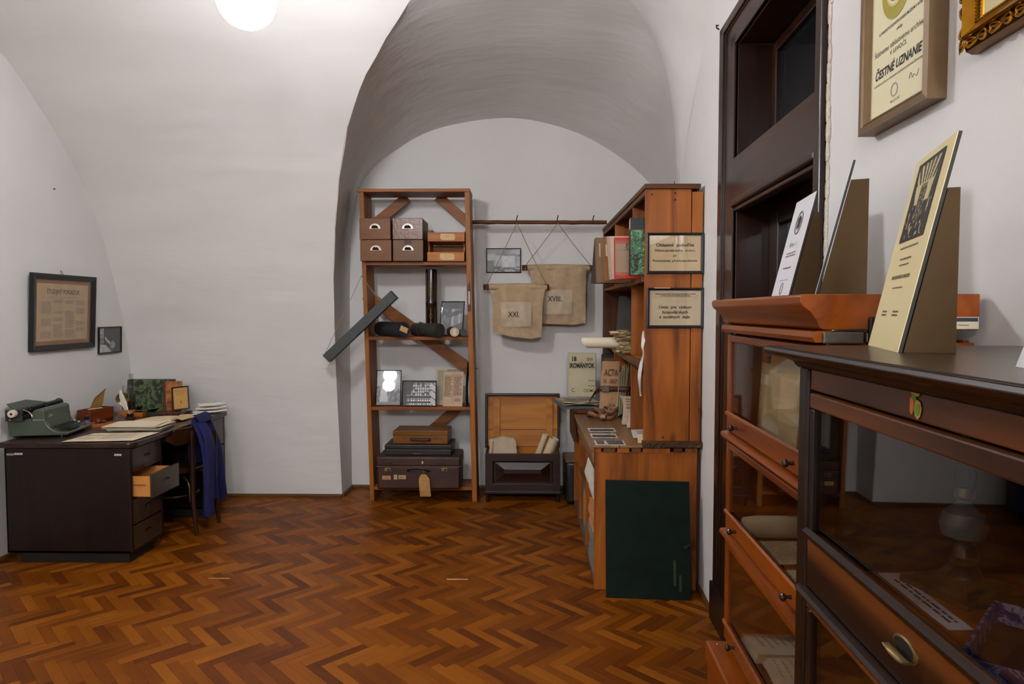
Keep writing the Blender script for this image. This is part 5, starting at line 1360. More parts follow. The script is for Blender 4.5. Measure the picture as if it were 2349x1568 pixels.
upright('white_folder', 'pinkish white folder between the tan folder and another pale folder', 'folder', .532, UN + .385, zs + .001, .33, .268, .03, (plain('b99e88', .75), CRM, plain('a98f7a', .75)), lean=-.07)
TAN, TAN2 = plain('8a5a2c', .7, var=.12, scale=10), plain('7d6144', .75, var=.08, scale=10)
t, r, u, n = upright('tan_folder', 'tan folder with a pale spine label on the top shelf', 'folder', .525, UN + .57, zs + .001, .34, .285, .05, (TAN, CRM, TAN), lean=-.03)
mb = MB(); mb.obox(r * .006 - V((0, .001, 0)) + u * .16, r * .016, V((0, .001, 0)), u * .075); mb.build('label', plain('c9b896', .8), t)
t, r, u, n = upright('brown_folder', 'big greyish brown folder standing out farthest on the top shelf', 'folder', .502, UN + .86, zs + .001, .36, .31, .07, (TAN2, CRM, TAN2), lean=-.03)
mb = MB(); mb.obox(r * .02 - V((0, .001, 0)) + u * .18, r * .008, V((0, .001, 0)), u * .09); mb.build('label', plain('c2ae8c', .8), t)
upright('dark_folder', 'dark brown folder leaning behind the big greyish brown folder', 'folder', .478, UN + 1.0, zs + .001, .36, .315, .02, (plain('341a10', .6), CRM, plain('2a140c', .6)), lean=.07)
# ---- middle row: grey portfolio, paper roll, bundles
t, r, u, n = upright('grey_portfolio', 'worn dark grey portfolio leaning in the middle pigeonhole', 'portfolio', .70, 5.25, 1.324, .205, .40, .03, (plain('3d3a35', .55, var=.25, scale=9), plain('6a6458', .9), plain('34312d', .6)), lean=.10, tilt=.15)
mb = MB(); mb.obox(r * .03 - V((0, .001, 0)) + u * .03 + V((0, .002, 0)), r * .2, V((0, .0012, 0)), u * .33); mb.build('inset_panel', plain('2e2b2b', .5, var=.25, scale=14), t)
t = thing('parchment_roll', 'pale parchment roll with a torn end sticking out of the cabinet', 'roll', (.43, 4.62, 1.355))
mb = MB()
def pr_(a, b):
    ang = 2 * PI * a * .97; tear = .03 * (.5 + .5 * math.cos(ang - 2.6)) * (1 - b) ** 3 * 2.2
    rr = .034 + .004 * a; return V((.02 - tear + .30 * b, rr * math.cos(ang), .036 + rr * math.sin(ang)))
mb.slab(pr_, 30, 14, (0, 0, .0008)); mb.build('rolled_sheet', plain('d8cbb0', .7, var=.04), t, smooth=True)
mb = MB()
def tongue(a, b): return V((.02 - .062 * (1 - b) * math.sin(PI * a) ** .7, -.03 + .06 * a, .02 + .012 * (2 * a - 1) ** 2 - .002 + .008 * (1 - b)))
mb.slab(tongue, 10, 6, (0, 0, .001)); mb.build('torn_tip', plain('c9ac74', .7), t, smooth=True)
rnd = random.Random(11)
for k, (x, y, z, lab) in enumerate(((.60, 4.52, 1.40, 'crumpled bundle of yellowed papers stacked above the round rail'), (.63, 4.43, 1.325, 'lower torn bundle of yellowed papers lying on the round rail'))):
    t = thing('paper_bundle', lab, 'papers', (x, y, z))
    for j in range(9):
        ph = rnd.random() * 9; dx = rnd.uniform(-.03, .02); dz = .018 + .006 * j
        mb = MB(); mb.slab(lambda a, b: V((dx + .28 * a + .018 * nz(b * 5, ph) * (1 - a), -.05 + .10 * b + .01 * nz(a * 4, ph), dz + (.022 * nz(a * 6, b * 5, ph) * (1 - a) + .002))), 12, 8, (0, 0, .002)); mb.build('sheet', plain(('b49a6c', 'c2aa7e', '9a8054')[j % 3], .9), t, smooth=True)
t = thing('white_ribbon', 'white paper ribbon hanging down from the shelf over the round rail', 'ribbon', (.668, UN + .02, 1.20))
pts = bez([(.012, .0, .29), (.006, -.02, .24), (-.002, -.03, .2), (.004, -.032, .16), (-.010, -.04, .10), (-.018, -.03, .03), (-.012, -.02, -.04), (-.006, -.018, -.08)], 6)
mb = MB()
mb.slab(lambda a, b: pts[int(b * (len(pts) - 1))] + V((.014 * (a - .5) * (1 + .4 * math.sin(b * 12)), .006 * math.sin(b * 14 + a), 0)), 2, len(pts) - 1, (0, -.001, 0)); mb.build('strip', plain('cfcac2', .6), t, smooth=True)
t = thing('black_book', 'black bound book lying in the lower pigeonhole behind the acta bundle', 'book', (.80, 5.52, 1.324 - .44))
mb = MB(); mb.box((-.15, -.1, 0), (.12, .12, .02)); mb.build('cover', plain('14120f', .5), t, bev=.002)
mb = MB(); mb.box((-.145, -.095, .02), (.115, .115, .05)); mb.build('pages', plain('8a7a5c', .9), t)
t = thing('black_book', 'thick black book standing at the far end behind the acta bundle', 'book', (.71, 5.74, .882))
mb = MB(); mb.box((-.06, -.02, 0), (.10, .03, .36)); mb.build('cover', plain('1c1f24', .45), t, bev=.006)
mb = MB(); mb.box((-.05, -.021, .30), (.09, -.0195, .33)); mb.build('label_band', plain('6e4f2c', .6), t)
# ---- on the desk board: acta bundle, straps, photographs, cards, documents
t = thing('acta_bundle', 'strapped bundle of old files with ACTA 1857 on its cover', 'file bundle', (.535, 4.90, .8395))
lean = V((.075, .10, 1)).normalized(); bw, bh = .125, .405
BRC = plain('a07852', .8, var=.1, scale=9)
r_ = V((.97, -.12, 0)).normalized(); n_ = r_.cross(lean)
mb = MB(); mb.slab(lambda a, b: r_ * (bw * a) + lean * (bh * b) + n_ * (.012 * math.sin(PI * a) * (1 - b * .5)), 6, 8, n_ * .003); mb.build('cover_board', BRC, t, smooth=True)
for k in range(16):
    hh = bh - .03 - rnd.uniform(0, .05); x0 = bw + .0042 * k
    mb = MB(); mb.slab(lambda a, b, k=k, hh=hh, x0=x0: r_ * (x0 + .004 * nz(b * 5, k) + .006 * b) - n_ * (.14 * a - .01 + .004 * k) + lean * (.012 * k * .2 + hh * b), 3, 8, r_ * .0022); mb.build('leaf_bundle', plain(('c9bf9a', 'd8cfb2', '7f7a4e', 'b8a878')[k % 4], .85), t, smooth=True)
mb = MB(); mb.slab(lambda a, b: -n_ * (.012 + .15 * a) + r_ * (.0) + lean * (bh * b), 3, 3, r_ * -.003); mb.build('side_board', BRC, t)
mb = MB(); mb.slab(lambda a, b: r_ * (bw + .074 + .008 * b) - n_ * (.15 * a) + lean * ((bh + .008) * b), 3, 3, r_ * .003); mb.build('back_board', plain('8d6a44', .8, var=.1), t)
def strap_ring(zc, name):
    mb = MB(); c = lean * zc
    a_, b_ = -.006, bw + .084
    loop = [c + r_ * a_ - n_ * .02, c + r_ * a_ + n_ * .004, c + r_ * (bw * .5) + n_ * .016, c + r_ * (bw) + n_ * .004, c + r_ * b_ + n_ * .0, c + r_ * b_ - n_ * .10]
    loop = bez(loop, 4); u2 = lean
    vs = [p + u2 * s_ for p in loop for s_ in (-.019, .019)]; m_ = len(loop)
    mb.add(vs, [(2 * i, 2 * i + 2, 2 * i + 3, 2 * i + 1) for i in range(m_ - 1)]); mb.build(name, plain('4a2712', .5, var=.15), t, smooth=True, solid=.004)
strap_ring(.205, 'leather_strap')
mb = MB(); c = lean * .205 + n_ * .018; mb.obox(c + r_ * .01 - lean * .023, r_ * .055, lean * .046, n_ * .006); mb.build('strap_keeper', plain('3c1e0d', .45), t, bev=.004)
mb = MB(); c = lean * .2 - r_ * .004; mb.slab(lambda a, b: c + V((-.085 * a, -.05 * a, -.075 * a * a - .02 * a)) + (V((.2, 0, 1)) * (.038 * (b - .5) * (1 - .6 * a ** 3))), 10, 2, n_ * .003); mb.build('strap_end', plain('4a2712', .5), t, smooth=True)
lettering(t, lean * 0 + n_ * .011, r_, lean, [('ACTA', .068, .30, .066, -.098, .012, 'CENTER'), ('N  1857', .066, .245, .044, -.094, .004, 'CENTER'), ('1', .083, .125, .03, .8, 0, 'CENTER', .3), ('324', .085, .075, .034, .9, 0, 'CENTER', .15), ('501', .08, .03, .034, .9, 0, 'CENTER', .15)], [], plain('3a2415', .8), lift=.004)
STP = plain('6e4527', .5, var=.2, scale=30)
t = thing('leather_straps', 'heap of coiled brown leather straps in front of the acta bundle', 'straps', (.555, 4.80, .8515))
for k, (cx_, cy_, rx_, ry_, z, ph) in enumerate(((-.05, .03, .055, .04, .018, .3), (.03, -.02, .06, .045, .018, 1.2), (.06, .02, .05, .035, .05, 2.2), (-.01, .04, .05, .03, .048, .9), (.0, -.04, .035, .03, .02, 3.0))):
    mb = MB(); pts = [V((cx_ + rx_ * math.cos(a), cy_ + ry_ * math.sin(a), z + .012 * math.sin(2 * a + ph))) for a in [ph + i * 2 * PI / 24 for i in range(23)]]
    vs = [p + V((0, 0, s_)) for p in pts for s_ in (-.017, .017)]
    mb.add(vs, [(2 * i, 2 * i + 2, 2 * i + 3, 2 * i + 1) for i in range(len(pts) - 1)]); mb.build('strap_loop', STP, t, smooth=True, solid=.004)
mb = MB(); mb.tube([(-.02, -.06, .016), (.01, -.075, .016)], .014, 12); mb.build('buckle_roll', plain('8f7350', .6), t, smooth=True)
def tone_land(sd):
    def fn(s, q):
        v = .8 if q > .62 + .1 * nz(s * 6, sd) else .25 + .3 * nz(s * 14, q * 10, sd)
        if sd == 7: v = .35 + .3 * nz(s * 16, q * 4, 3); v = .85 if abs(s - .35) < .06 * (1 - q) + .02 else v
        return v * .9
    return fn
for k, (x, y, w, d_, lab) in enumerate(((.412, 4.31, .172, .13, 'farthest of three loose photographs lying on the desk board'), (.408, 4.10, .158, .135, 'middle of three loose photographs lying on the desk board'), (.409, 3.872, .172, .14, 'nearest of three loose photographs lying on the desk board'))):
    t = thing('loose_photograph', lab, 'photograph', (x, y, .8385), -.01 * k)
    mb = MB(); mb.slab(lambda a, b: (w * a, d_ * b, .0015 + .002 * (a - .5) ** 2), 4, 2, (0, 0, .0012)); mb.build('card', plain('cfcac2', .5), t)
    photo_print((.009, .012, .0024), X1, YV, w - .018, d_ - .024, 36, 16, tone_land((3, 5, 7)[k])).build('print', PRINT, t)
t = thing('caption_card', 'white printed card lying at the foot of the shelves', 'card', (.655, 4.08, .8385), -.1)
mb = MB(); mb.slab(lambda a, b: (.0 + .15 * a, .28 * b, .004 + .012 * a), 2, 2, (0, 0, .001)); mb.build('card_sheet', plain('cfcabf', .6), t)
lettering(t, (0.02, .03, .010), X1, YV, [], para(.01, .1, .2, .05, .014, .3, .2, 3), INK_GREY, 'small_print')
t = thing('caption_card', 'small cream card propped up against the near side board', 'card', (.660, 3.945, .8385), 0)
mb = MB(); mb.obox((0, 0, 0), (.10, .0, 0), (0, .0015, 0), (0, .03, .045)); mb.build('card_sheet', plain('c4ab80', .7), t)
for k, (x, y, lab, hx) in enumerate(((.655, 4.56, 'parchment document with faded script curled up in the lower pigeonhole', 'ad967a'), (.67, 4.44, 'small folded parchment lying below the curled document', 'b7a287'))):
    t = thing('parchment_document', lab, 'document', (x, y, .8395))
    hh = .17 if k == 0 else .075
    mb = MB(); mb.slab(lambda a, b: V((.22 * a + .02 * math.sin(PI * b), .02 + .14 * b, .01 + hh * math.sin(b * 1.5) * (1 - .25 * a) + .03 * a)), 10, 10, (0, .001, .001)); mb.build('sheet', plain(hx, .85, var=.12, scale=20), t, smooth=True)
    mb = MB(); mb.slab(lambda a, b: V((.22 * a, -.01 + .03 * b, .006 + .012 * math.sin(PI * b))), 6, 5, (0, 0, .001)); mb.build('rolled_edge', plain(hx, .85), t, smooth=True)
    mb = MB()
    for j in range(5):
        b = .25 + .12 * j; y_, z_ = .02 + .14 * b, .01 + hh * math.sin(b * 1.5) * .85 + .015
        mb.beam((.04, y_ - .004, z_ + .006), (.17, y_ - .004, z_ - .0 + .006), .002, .004)
    o = mb.build('faded_script', plain('6a5a46', .85), t); o['kind'] = 'stuff'
# ---- far end: grey board, newspaper, title board
t = thing('grey_board', 'dark grey board lying across the far end of the desk, sticking out', 'board', (.42, 5.32, .8785), .12)
mb = MB(); mb.slab(lambda a, b: V((-.17 + .34 * a, -.27 + .52 * b, .006 + .002 * a)), 3, 3, (0, 0, .006)); mb.build('board_sheet', plain('4c5254', .6, var=.12, scale=8), t)
t = thing('folded_newspaper', 'folded yellowed newspaper lying on the grey board', 'newspaper', (.415, 5.30, .888), .14)
for k in range(3):
    mb = MB(); mb.slab(lambda a, b, k=k: V((-.135 + .28 * a, -.14 + .31 * b - .05 * a + .012 * k, .004 + .006 * k + .012 * abs(math.sin(a * 3 + k)) * (1 - b))), 12, 8, (0, 0, .003)); mb.build('sheet', plain(('a3937a', 'b3a48a', 'ad9c80')[k], .85, var=.15, scale=24), t, smooth=True)
mb = MB(); inked(mb, (-.12, -.10, .033), (.97, -.17, 0), (0, 1, 0), [], para(.02, .11, .22, .02, .014, .45, .1, 3) + para(.13, .22, .24, .04, .014, .45, .1, 4)); o = mb.build('small_print', plain('6a6152', .85), t); o['kind'] = 'stuff'
t = thing('title_board', 'cream cardboard folder standing upright, printed IROMÁNYOK in black', 'folder', (.365, 5.66, .8945))
u_ = V((.0, .04, 1)).normalized(); w, h = .228, .36
mb = MB(); mb.obox((0, 0, 0), (w, 0, 0), (0, .004, 0), u_ * h); mb.build('front_cover', plain('c0b492', .8, var=.06, scale=7), t, bev=.001)
mb = MB(); mb.obox((.003, .004, .004), (w - .0, 0, 0), (0, .024, 0), u_ * (h - .008)); mb.build('sheets', plain('57523f', .8), t)
mb = MB(); mb.obox((0, .028, 0), (w + .006, 0, 0), (0, .004, 0), u_ * h); mb.build('back_cover', plain('4a4636', .8), t)
lettering(t, (0, -.0002, 0), X1, u_, [('18', .048, .295, .05, -.036, .04, 'CENTER'), ('ÉVI', .18, .295, .038, -.042, .004, 'CENTER'), ('IROMÁNYOK', .114, .238, .054, -.207, .04, 'CENTER'), ('C.', .043, .038, .044, -.03, .006, 'CENTER'), ('CSOMÓ', .176, .036, .036, -.094, .004, 'CENTER'), ('Számtól', .19, .128, .015, -.05, .01, 'CENTER'), ('Számig', .19, .085, .015, -.05, .01, 'CENTER')])
# ---- things in the lower compartments, seen edge on
t = thing('grey_file', 'grey file with an oval orange label in the lower compartment', 'file', (.425, 4.62, .058))
mb = MB(); mb.box((.0, 0, 0), (.014, .26, .33)); mb.build('cover', plain('6a6c6a', .7), t, bev=.002)
mb = MB(); mb.lathe([(.085, 0), (.085, .0012), (.001, .0014)], 24, (0, .13, .17), (-1, 0, 0), squash=(1.55, 1)); mb.build('oval_label', plain('b98a4c', .7), t)
mb = MB(); mb.box((.014, .004, .002), (.05, .25, .32)); mb.build('sheets', plain('9a8f78', .85), t)
t = thing('black_spine_file', 'black spined file beside the grey file in the lower compartment', 'file', (.43, 4.53, .058))
mb = MB(); mb.box((0, 0, 0), (.2, .028, .21)); mb.build('cover', plain('15161a', .5), t, bev=.003)
mb = MB(); mb.box((-.001, .006, .02), (0.0, .022, .19)); mb.build('spine_label', plain('a89f88', .7), t)
for k, (z0, z1, hx, lab) in enumerate(((.50, .70, 'c9c2b2', 'folded white sheets sticking out at the top of the near compartment'), (.30, .44, 'b87a4a', 'orange brown papers in the middle of the near compartment'), (.06, .29, '7a7770', 'grey papers at the bottom of the near compartment'))):
    t = thing('compartment_papers', lab, 'papers', (.405, 4.10, z0))
    mb = MB(); mb.slab(lambda a, b: V((.0 + .012 * nz(b * 3, k) - (.022 * math.sin(PI * b) if k == 0 else 0), -.14 + .28 * a, (z1 - z0) * b)), 5, 8, (-.03, 0, 0)); mb.build('sheets', plain(hx, .8, var=.1), t)
# ------------------------------------------------------------------ right wall: door with transom
DKB = wood('170b08', '33190f', 'z', .9, .34, .2, streak=.55)
DKY = wood('1c0f0a', '3d2116', 'y', .9, .36, .2, streak=.55)
YO0, YO1 = 2.235, 3.225                        # opening
ZB0, ZB1, ZT = 2.115, 2.308, 2.83              # transom bar, top of the opening
door = bpy.data.objects.new('door_1', None); COL.objects.link(door); door['kind'] = 'structure'; door.location = rwp(2.85, 0)
L0 = V(door.location)
def dp(name, pts, d, mat, par=door, bev=.003, smooth=False):     # prism on the wall: pts are (y, z), from depth d[0] to d[1] in front of the wall
    mb = MB(); P = [rwp(y, z, d[0]) - L0 for y, z in pts]; mb.prism(P, (-(d[1] - d[0]), 0, 0)); return mb.build(name, mat, par, bev=bev)
def rect(y0, y1, z0, z1): return [(y0, z0), (y1, z0), (y1, z1), (y0, z1)]
for k, (w0, w1, th) in enumerate(((.0, .10, .010), (.015, .085, .020), (.10, .20, .006), (.20, .292, .012), (.27, .292, .018))):
    dp('casing_far', rect(DOOR['y1'] - w1, DOOR['y1'] - w0, 0 if k else .0, DOOR['z'] - w0 * .6), (0, th), DKB)
    dp('casing_head', rect(DOOR['y0'] - .02, DOOR['y1'] - w0, DOOR['z'] - w1 * .6, DOOR['z'] - w0 * .6), (0, th), DKY)
dp('casing_near', rect(DOOR['y0'], YO0, 0, DOOR['z']), (-.05, .026), DKB, bev=.004)
dp('casing_block', rect(DOOR['y1'] - .30, DOOR['y1'] + .012, 0, .20), (0, .03), plain('1c0e0a', .4), bev=.006)
dp('transom_bar', rect(YO0 - .01, YO1 + .01, ZB0, ZB1), (-.20, .018), DKY)
dp('transom_lip', rect(YO0 - .01, YO1 + .01, ZB0 - .03, ZB0), (-.02, .03), DKY, bev=.008); dp('transom_lip', rect(YO0 - .01, YO1 + .01, ZB0 - .05, ZB0 - .03), (-.03, .012), DKY, bev=.006)
for y0, y1 in ((YO1, YO1 + .02), (YO0 - .02, YO0)): dp('reveal', rect(y0, y1, 0, ZT), (-.20, 0), DKB)
dp('reveal_head', rect(YO0, YO1, ZT, ZT + .03), (-.2, 0), DKY)
PANE = plain('17181a', .06, spec=.6)
def sash(name, z0, z1, top, bot, side=.05):
    for a in (rect(YO1 - side, YO1, z0, z1), rect(YO0, YO0 + side, z0, z1), rect(YO0 + side, YO1 - side, z1 - top, z1), rect(YO0 + side, YO1 - side, z0, z0 + bot)): dp(name, a, (-.20, -.155), DKB, bev=.006)
    dp('pane', rect(YO0 + side, YO1 - side, z0 + bot, z1 - top), (-.185, -.178), PANE, bev=0)
sash('transom_sash', ZB1, ZT, .05, .03); sash('door_leaf', .02, ZB0 - .0, .12, 1.0, .11)
dp('lower_panel', rect(YO0 + .2, YO1 - .2, .2, .85), (-.17, -.148), DKB, bev=.02)
mb = MB(); p = rwp(DOOR['y1'] - .012, DOOR['z'] - .0, .022) - L0; mb.tube([p, p + V((-.01, .008, .012)), p + V((-.014, .002, .022)), p + V((-.004, -.004, .018))], .004, 6); mb.build('hook', plain('1a1412', .4), door)

# ------------------------------------------------------------------ framed certificates on the right wall
RW = V((-.035, -1, 0)).normalized()            # to the right, as seen from the room
FRB = plain('6e5638', .45, .3, var=.08, scale=30)
t, pg, nn = picture('framed_certificate', 'tall bronze framed certificate with an olive banner and bold heading, on the right wall', 'picture', rwp(1.873, 2.068, .001), RW, ZV, .335, .47, .028, .042, FRB, plain('d8cfa8', .6, var=.03, scale=5),
                    prof=[(0, 0), (0, .042), (.018, .044), (.021, .038), (.023, .040), (.030, .034), (.030, 0)], back=.02, glassy=False)
P0 = nn + RW * .03 + ZV * .03
pw = .275
lettering(t, P0, RW, ZV, [('ČESTNÉ UZNANIE', pw / 2 - .005, .097, .030, -.222, .026, 'CENTER', .25), ('Štátnemu oblastnému archívu', pw / 2 - .003, .156, .020, -.232, -.004, 'CENTER'), ('V LEVOČI,', pw / 2, .138, .016, -.08, 0, 'CENTER'),
                          ('SLOVENSKÉ POĽNOHOSPODÁRSKE MÚZEUM V NITRE', pw / 2 + .004, .205, .0105, -.205, .01, 'CENTER'), ('udeľuje', pw / 2 + .004, .188, .0105, -.028, .01, 'CENTER'),
                          ('za záslužnú prácu pri uchovávaní archívnych pamiatok Slovenska', pw / 2 - .004, .080, .0098, -.232, 0, 'CENTER'), ('Nitra 23.5.1987', pw / 2 - .01, .018, .0095, -.045, 0, 'CENTER')])
OLV = plain('9a8c22', .6); OLV2 = plain('c3b45c', .6)
def flat(t, name, pts, mat, o=P0, r=RW, u=ZV, lift=.0006, par=None):
    mb = MB(); n = V(r).cross(V(u)); mb.prism([V(o) + r * a + u * b + n * lift for a, b in pts], n * .0004); return mb.build(name, mat, par or t)
bcx, bcy = pw * .45, .30
lobe = [(bcx + .072 * math.cos(a), bcy + .072 * math.sin(a) * (1.1 if math.sin(a) < 0 else 1)) for a in [PI + i * PI / 20 for i in range(21)]]
flat(t, 'banner', [(0, .36), (0, .318), (.02, .326), (bcx - .085, .325)] + lobe + [(bcx + .09, .34), (pw, .36), (pw, .405), (0, .405)], OLV)
for s_, mt, lf in ((.062, OLV2, .0012), (.056, plain('d8cfa8', .6), .0018), (.050, plain('8f8a86', .6, var=.5, scale=60), .0024)):
    flat(t, 'emblem_ring' if s_ > .052 else 'emblem', [(bcx + s_ * .86 * math.cos(i * PI / 16), bcy + .012 + s_ * math.sin(i * PI / 16)) for i in range(32)], mt, lift=lf)
mb = MB(); c = P0 + RW * (pw * .45) + ZV * .047 + RW.cross(ZV) * .0008
for rr in (.0165, .014): mb.tube([c + RW * (rr * math.cos(i * PI / 12)) + ZV * (rr * math.sin(i * PI / 12)) for i in range(25)], .0005, 4, cap=False)
o = mb.build('round_stamp', plain('8a8894', .8), t)
mb = MB(); c = P0 + RW * (pw * .70) + ZV * .050 + RW.cross(ZV) * .0008
mb.tube(bez([c, c + RW * .008 + ZV * .012, c + RW * .014 - ZV * .002, c + RW * .022 + ZV * .004, c + RW * .034 - ZV * .004, c + RW * .042 + ZV * .010], 4), .0006, 4); mb.build('signature', plain('6a6868', .8), t)
# gilt frame
GLD = plain('a8741a', .25, .85, var=.15, scale=25)
GLD2 = plain('6b4510', .35, .8, var=.3, scale=40)
t, pg, nn = picture('gilt_frame', 'ornate gilded picture frame with carved leaves at the top right corner', 'picture', rwp(1.432, 2.122, .001), RW, ZV, .56, .46, .062, .05, GLD2, plain('b7ab78', .6, var=.05),
                    prof=[(0, 0), (0, .012), (.004, .026), (.012, .034), (.022, .036), (.024, .034), (.024, 0)], back=.02, glassy=False)
n_ = RW.cross(ZV)
mb = MB(); mb.frame(RW * .022 + ZV * .022, RW, ZV, .516, .416, [(0, 0), (0, .044), (.003, .048), (.010, .042), (.018, .036), (.022, .034), (.022, 0)]); mb.build('cove', GLD, t, smooth=True)
mb = MB(); mb.frame(RW * .050 + ZV * .050, RW, ZV, .46, .36, [(0, 0), (0, .028), (.006, .026), (.008, .022), (.008, 0)]); mb.build('inner_lip', GLD, t)
bead = None
def beads(a, b, k):
    global bead
    for i in range(k):
        if bead is None:
            mb = MB(); mb.lathe([(.0005, -.0028), (.0026, 0), (.0005, .0028)], 6); bead = mb.build('bead', GLD, t, smooth=True); o = bead
        else: o = bead.copy(); COL.objects.link(o); o.parent = t
        o.location = a.lerp(b, i / k)
beads(RW * .047 + ZV * .047 + n_ * .034, RW * .047 + ZV * .20 + n_ * .034, 22); beads(RW * .047 + ZV * .047 + n_ * .034, RW * .30 + ZV * .047 + n_ * .034, 36)
mb = MB()
for s_ in (-1, 1):
    pts = bez([V((-.014, 0, 0)), V((-.004, s_ * .007, .003)), V((.008, s_ * .008, .004)), V((.012, s_ * .002, .003)), V((.007, s_ * .001, .002))], 5)
    mb.tube(pts, [.0012] + [.0026] * (len(pts) - 2) + [.001], 6)
mb.tube([V((-.02, 0, 0)), V((-.008, .002, .003)), V((.004, -.002, .003)), V((.016, 0, .001))], [.0008, .003, .0026, .0008], 6)
leaf = mb.build('carved_leaf', GLD, t, smooth=True)
def place_leaf(c, ax, first=False):
    o = leaf if first else leaf.copy()
    if not first: COL.objects.link(o); o.parent = t
    a = V(ax).normalized(); b = n_.cross(a); o.matrix_local = M(((a.x, b.x, n_.x, c.x), (a.y, b.y, n_.y, c.y), (a.z, b.z, n_.z, c.z), (0, 0, 0, 1)))
place_leaf(RW * .014 + ZV * .014 + n_ * .036, RW + ZV, True)
for i in range(5): place_leaf(RW * .012 + ZV * (.04 + .036 * i) + n_ * .035, ZV if i % 2 else -ZV)
for i in range(9): place_leaf(ZV * .012 + RW * (.04 + .036 * i) + n_ * .035, RW if i % 2 else -RW)

# ------------------------------------------------------------------ red brown sectional bookcase
WRZ = -math.atan(.035)
RB = wood('54230a', '934a12', 'y', .8, .28, .35, streak=.45)
RBZ = wood('4d2009', '88420f', 'z', .8, .28, .35, streak=.45)
RBI = wood('3a1508', '6e3413', 'y', .8, .45, streak=.5)
YC = 1.762; FX = .68 + .035 * (YC - 3.6)
t = bk = thing('sectional_bookcase', 'reddish brown glass fronted sectional bookcase along the right wall', 'bookcase', (FX, YC, 0), WRZ)
HW, DP = .362, .305
BPG = glass('bookcase_glass', (.93, .92, .90, 1))
def lb(name, p, q, mat, bev=.003, par=None): mb = MB(); mb.box(p, q); return mb.build(name, mat, par or t, bev=bev)
secs = ((.556, .905), (.905, 1.212), (1.212, 1.541))
BAND = plain('4c4a45', .4, .7, var=.2, scale=30)
for k, (z0, z1) in enumerate(secs):
    for s_ in (-1, 1): lb('side_panel', (.018, s_ * HW, z0 + .004), (DP, s_ * (HW - .02), z1 - .004), RBZ)
    lb('back', (DP - .012, -HW + .02, z0), (DP, HW - .02, z1), RBI, 0); lb('shelf', (.018, -HW + .02, z0 + .004), (DP - .012, HW - .02, z0 + .02), RBI)
    zb, zt = z0 + .022, z1 - .012                # door
    d = lb('door', (.0, -HW + .006, zb), (.017, HW - .006, zb + .052), RB, .004)
    for s_ in (-1, 1): lb('stile', (.0, s_ * (HW - .004), zb + .053), (.017, s_ * (HW - .036), zt), RBZ, .004, d)
    lb('top_rail', (.0, -HW + .036, zt - .022), (.017, HW - .036, zt), RB, .004, d)
    mb = MB(); mb.box((.007, -HW + .037, zb + .053), (.010, HW - .037, zt - .023)); mb.build('glass_pane', BPG, d)
    mb = MB(); mb.sweep([(0, 0), (-.006, .003), (-.006, .010), (0, .014)], (0, -HW + .006, zb + .046), (0, HW - .006, zb + .046), (1, 0, 0), (0, 0, 1)); mb.build('rail_moulding', RB, d)
    for y in (-.225, .235):
        mb = MB(); mb.lathe([(.005, 0), (.004, .010), (.009, .016), (.010, .021), (.007, .025), (.001, .026)], 14, (0, y, zb + .024), (-1, 0, 0)); mb.build('knob', plain('4a4036', .25, .8), d, smooth=True)
    if k:
        mb = MB(); mb.sweep([(.02, 0), (-.010, 0), (-.016, .008), (-.014, .018), (.02, .022)], (0, -HW - .004, z0 - .002), (0, HW + .004, z0 - .002), (1, 0, 0), (0, 0, 1)); mb.build('joint_strip', RB, t, smooth=True)
        for s_ in (-1, 1): lb('steel_band', (.0, s_ * (HW + .001), z0 - .012), (DP, s_ * (HW + .004), z0 + .012), BAND, 0)
        for s_ in (-1, 1):
            mb = MB(); mb.lathe([(.006, 0), (.004, .004)], 10, (-.004, s_ * (HW + .003), z0 + .008), (0, s_, 0)); mb.build('band_rivet', CHROME, t)
zc = 1.541
mb = MB(); mb.sweep([(.02, 0), (-.012, 0), (-.018, .010), (-.014, .022), (.02, .026)], (0, -HW - .006, zc - .004), (0, HW + .006, zc - .004), (1, 0, 0), (0, 0, 1)); mb.build('joint_strip', RB, t, smooth=True)
crown = [(DP, 0), (.0, 0), (-.008, .004), (-.014, .020), (-.026, .036), (-.042, .048), (-.046, .056), (-.046, .068), (-.040, .072), (DP, .072)]
mb = MB(); mb.sweep(crown, (0, -HW - .012, zc + .022), (0, HW + .012, zc + .022), (1, 0, 0), (0, 0, 1)); mb.build('crown', RB, t, bev=.002, smooth=True, ang=40)
mb = MB(); mb.box((.0, -HW - .016, zc - .006), (.08, -HW - .006, zc + .018)); mb.box((.085, -HW - .014, zc - .004), (.20, -HW - .006, zc + .016)); mb.build('steel_bracket', plain('5a5348', .45, .6, var=.2), t, bev=.003)
lb('bracket_hook', (.088, -HW - .020, zc - .008), (.104, -HW - .006, zc + .048), plain('2a2420', .4, .6), .004)
for x in (.135, .17):
    mb = MB(); mb.lathe([(.005, 0), (.003, .004)], 10, (x, -HW - .014, zc + .006), (0, -1, 0)); mb.build('band_rivet', CHROME, t)
tg = lb('inventory_tag', (.245, -HW - .0145, zc + .024), (.302, -HW - .012, zc + .048), plain('c5b79a', .6), 0)
lb('tag_field', (.247, -HW - .0152, zc + .039), (.300, -HW - .0142, zc + .0465), plain('23293a', .6), 0, tg)
lettering(t, (.249, -HW - .0146, zc + .024), X1, ZV, [], [(.012, .007, .034, .0085)], INK_GREY, 'small_print')
lb('base_ledge', (-.052, -HW - .015, .495), (DP, HW + .015, .556), RB, .006); lb('base_front', (-.046, -HW - .01, .40), (-.026, HW + .01, .495), RB, .004)
for s_ in (-1, 1):
    lb('base_side', (-.026, s_ * (HW + .01), .40), (DP, s_ * (HW - .012), .495), RBZ)
    for x in (-.045, DP - .05): lb('leg', (x, s_ * (HW + .008), 0), (x + .045, s_ * (HW - .037), .41), RBZ, .006)
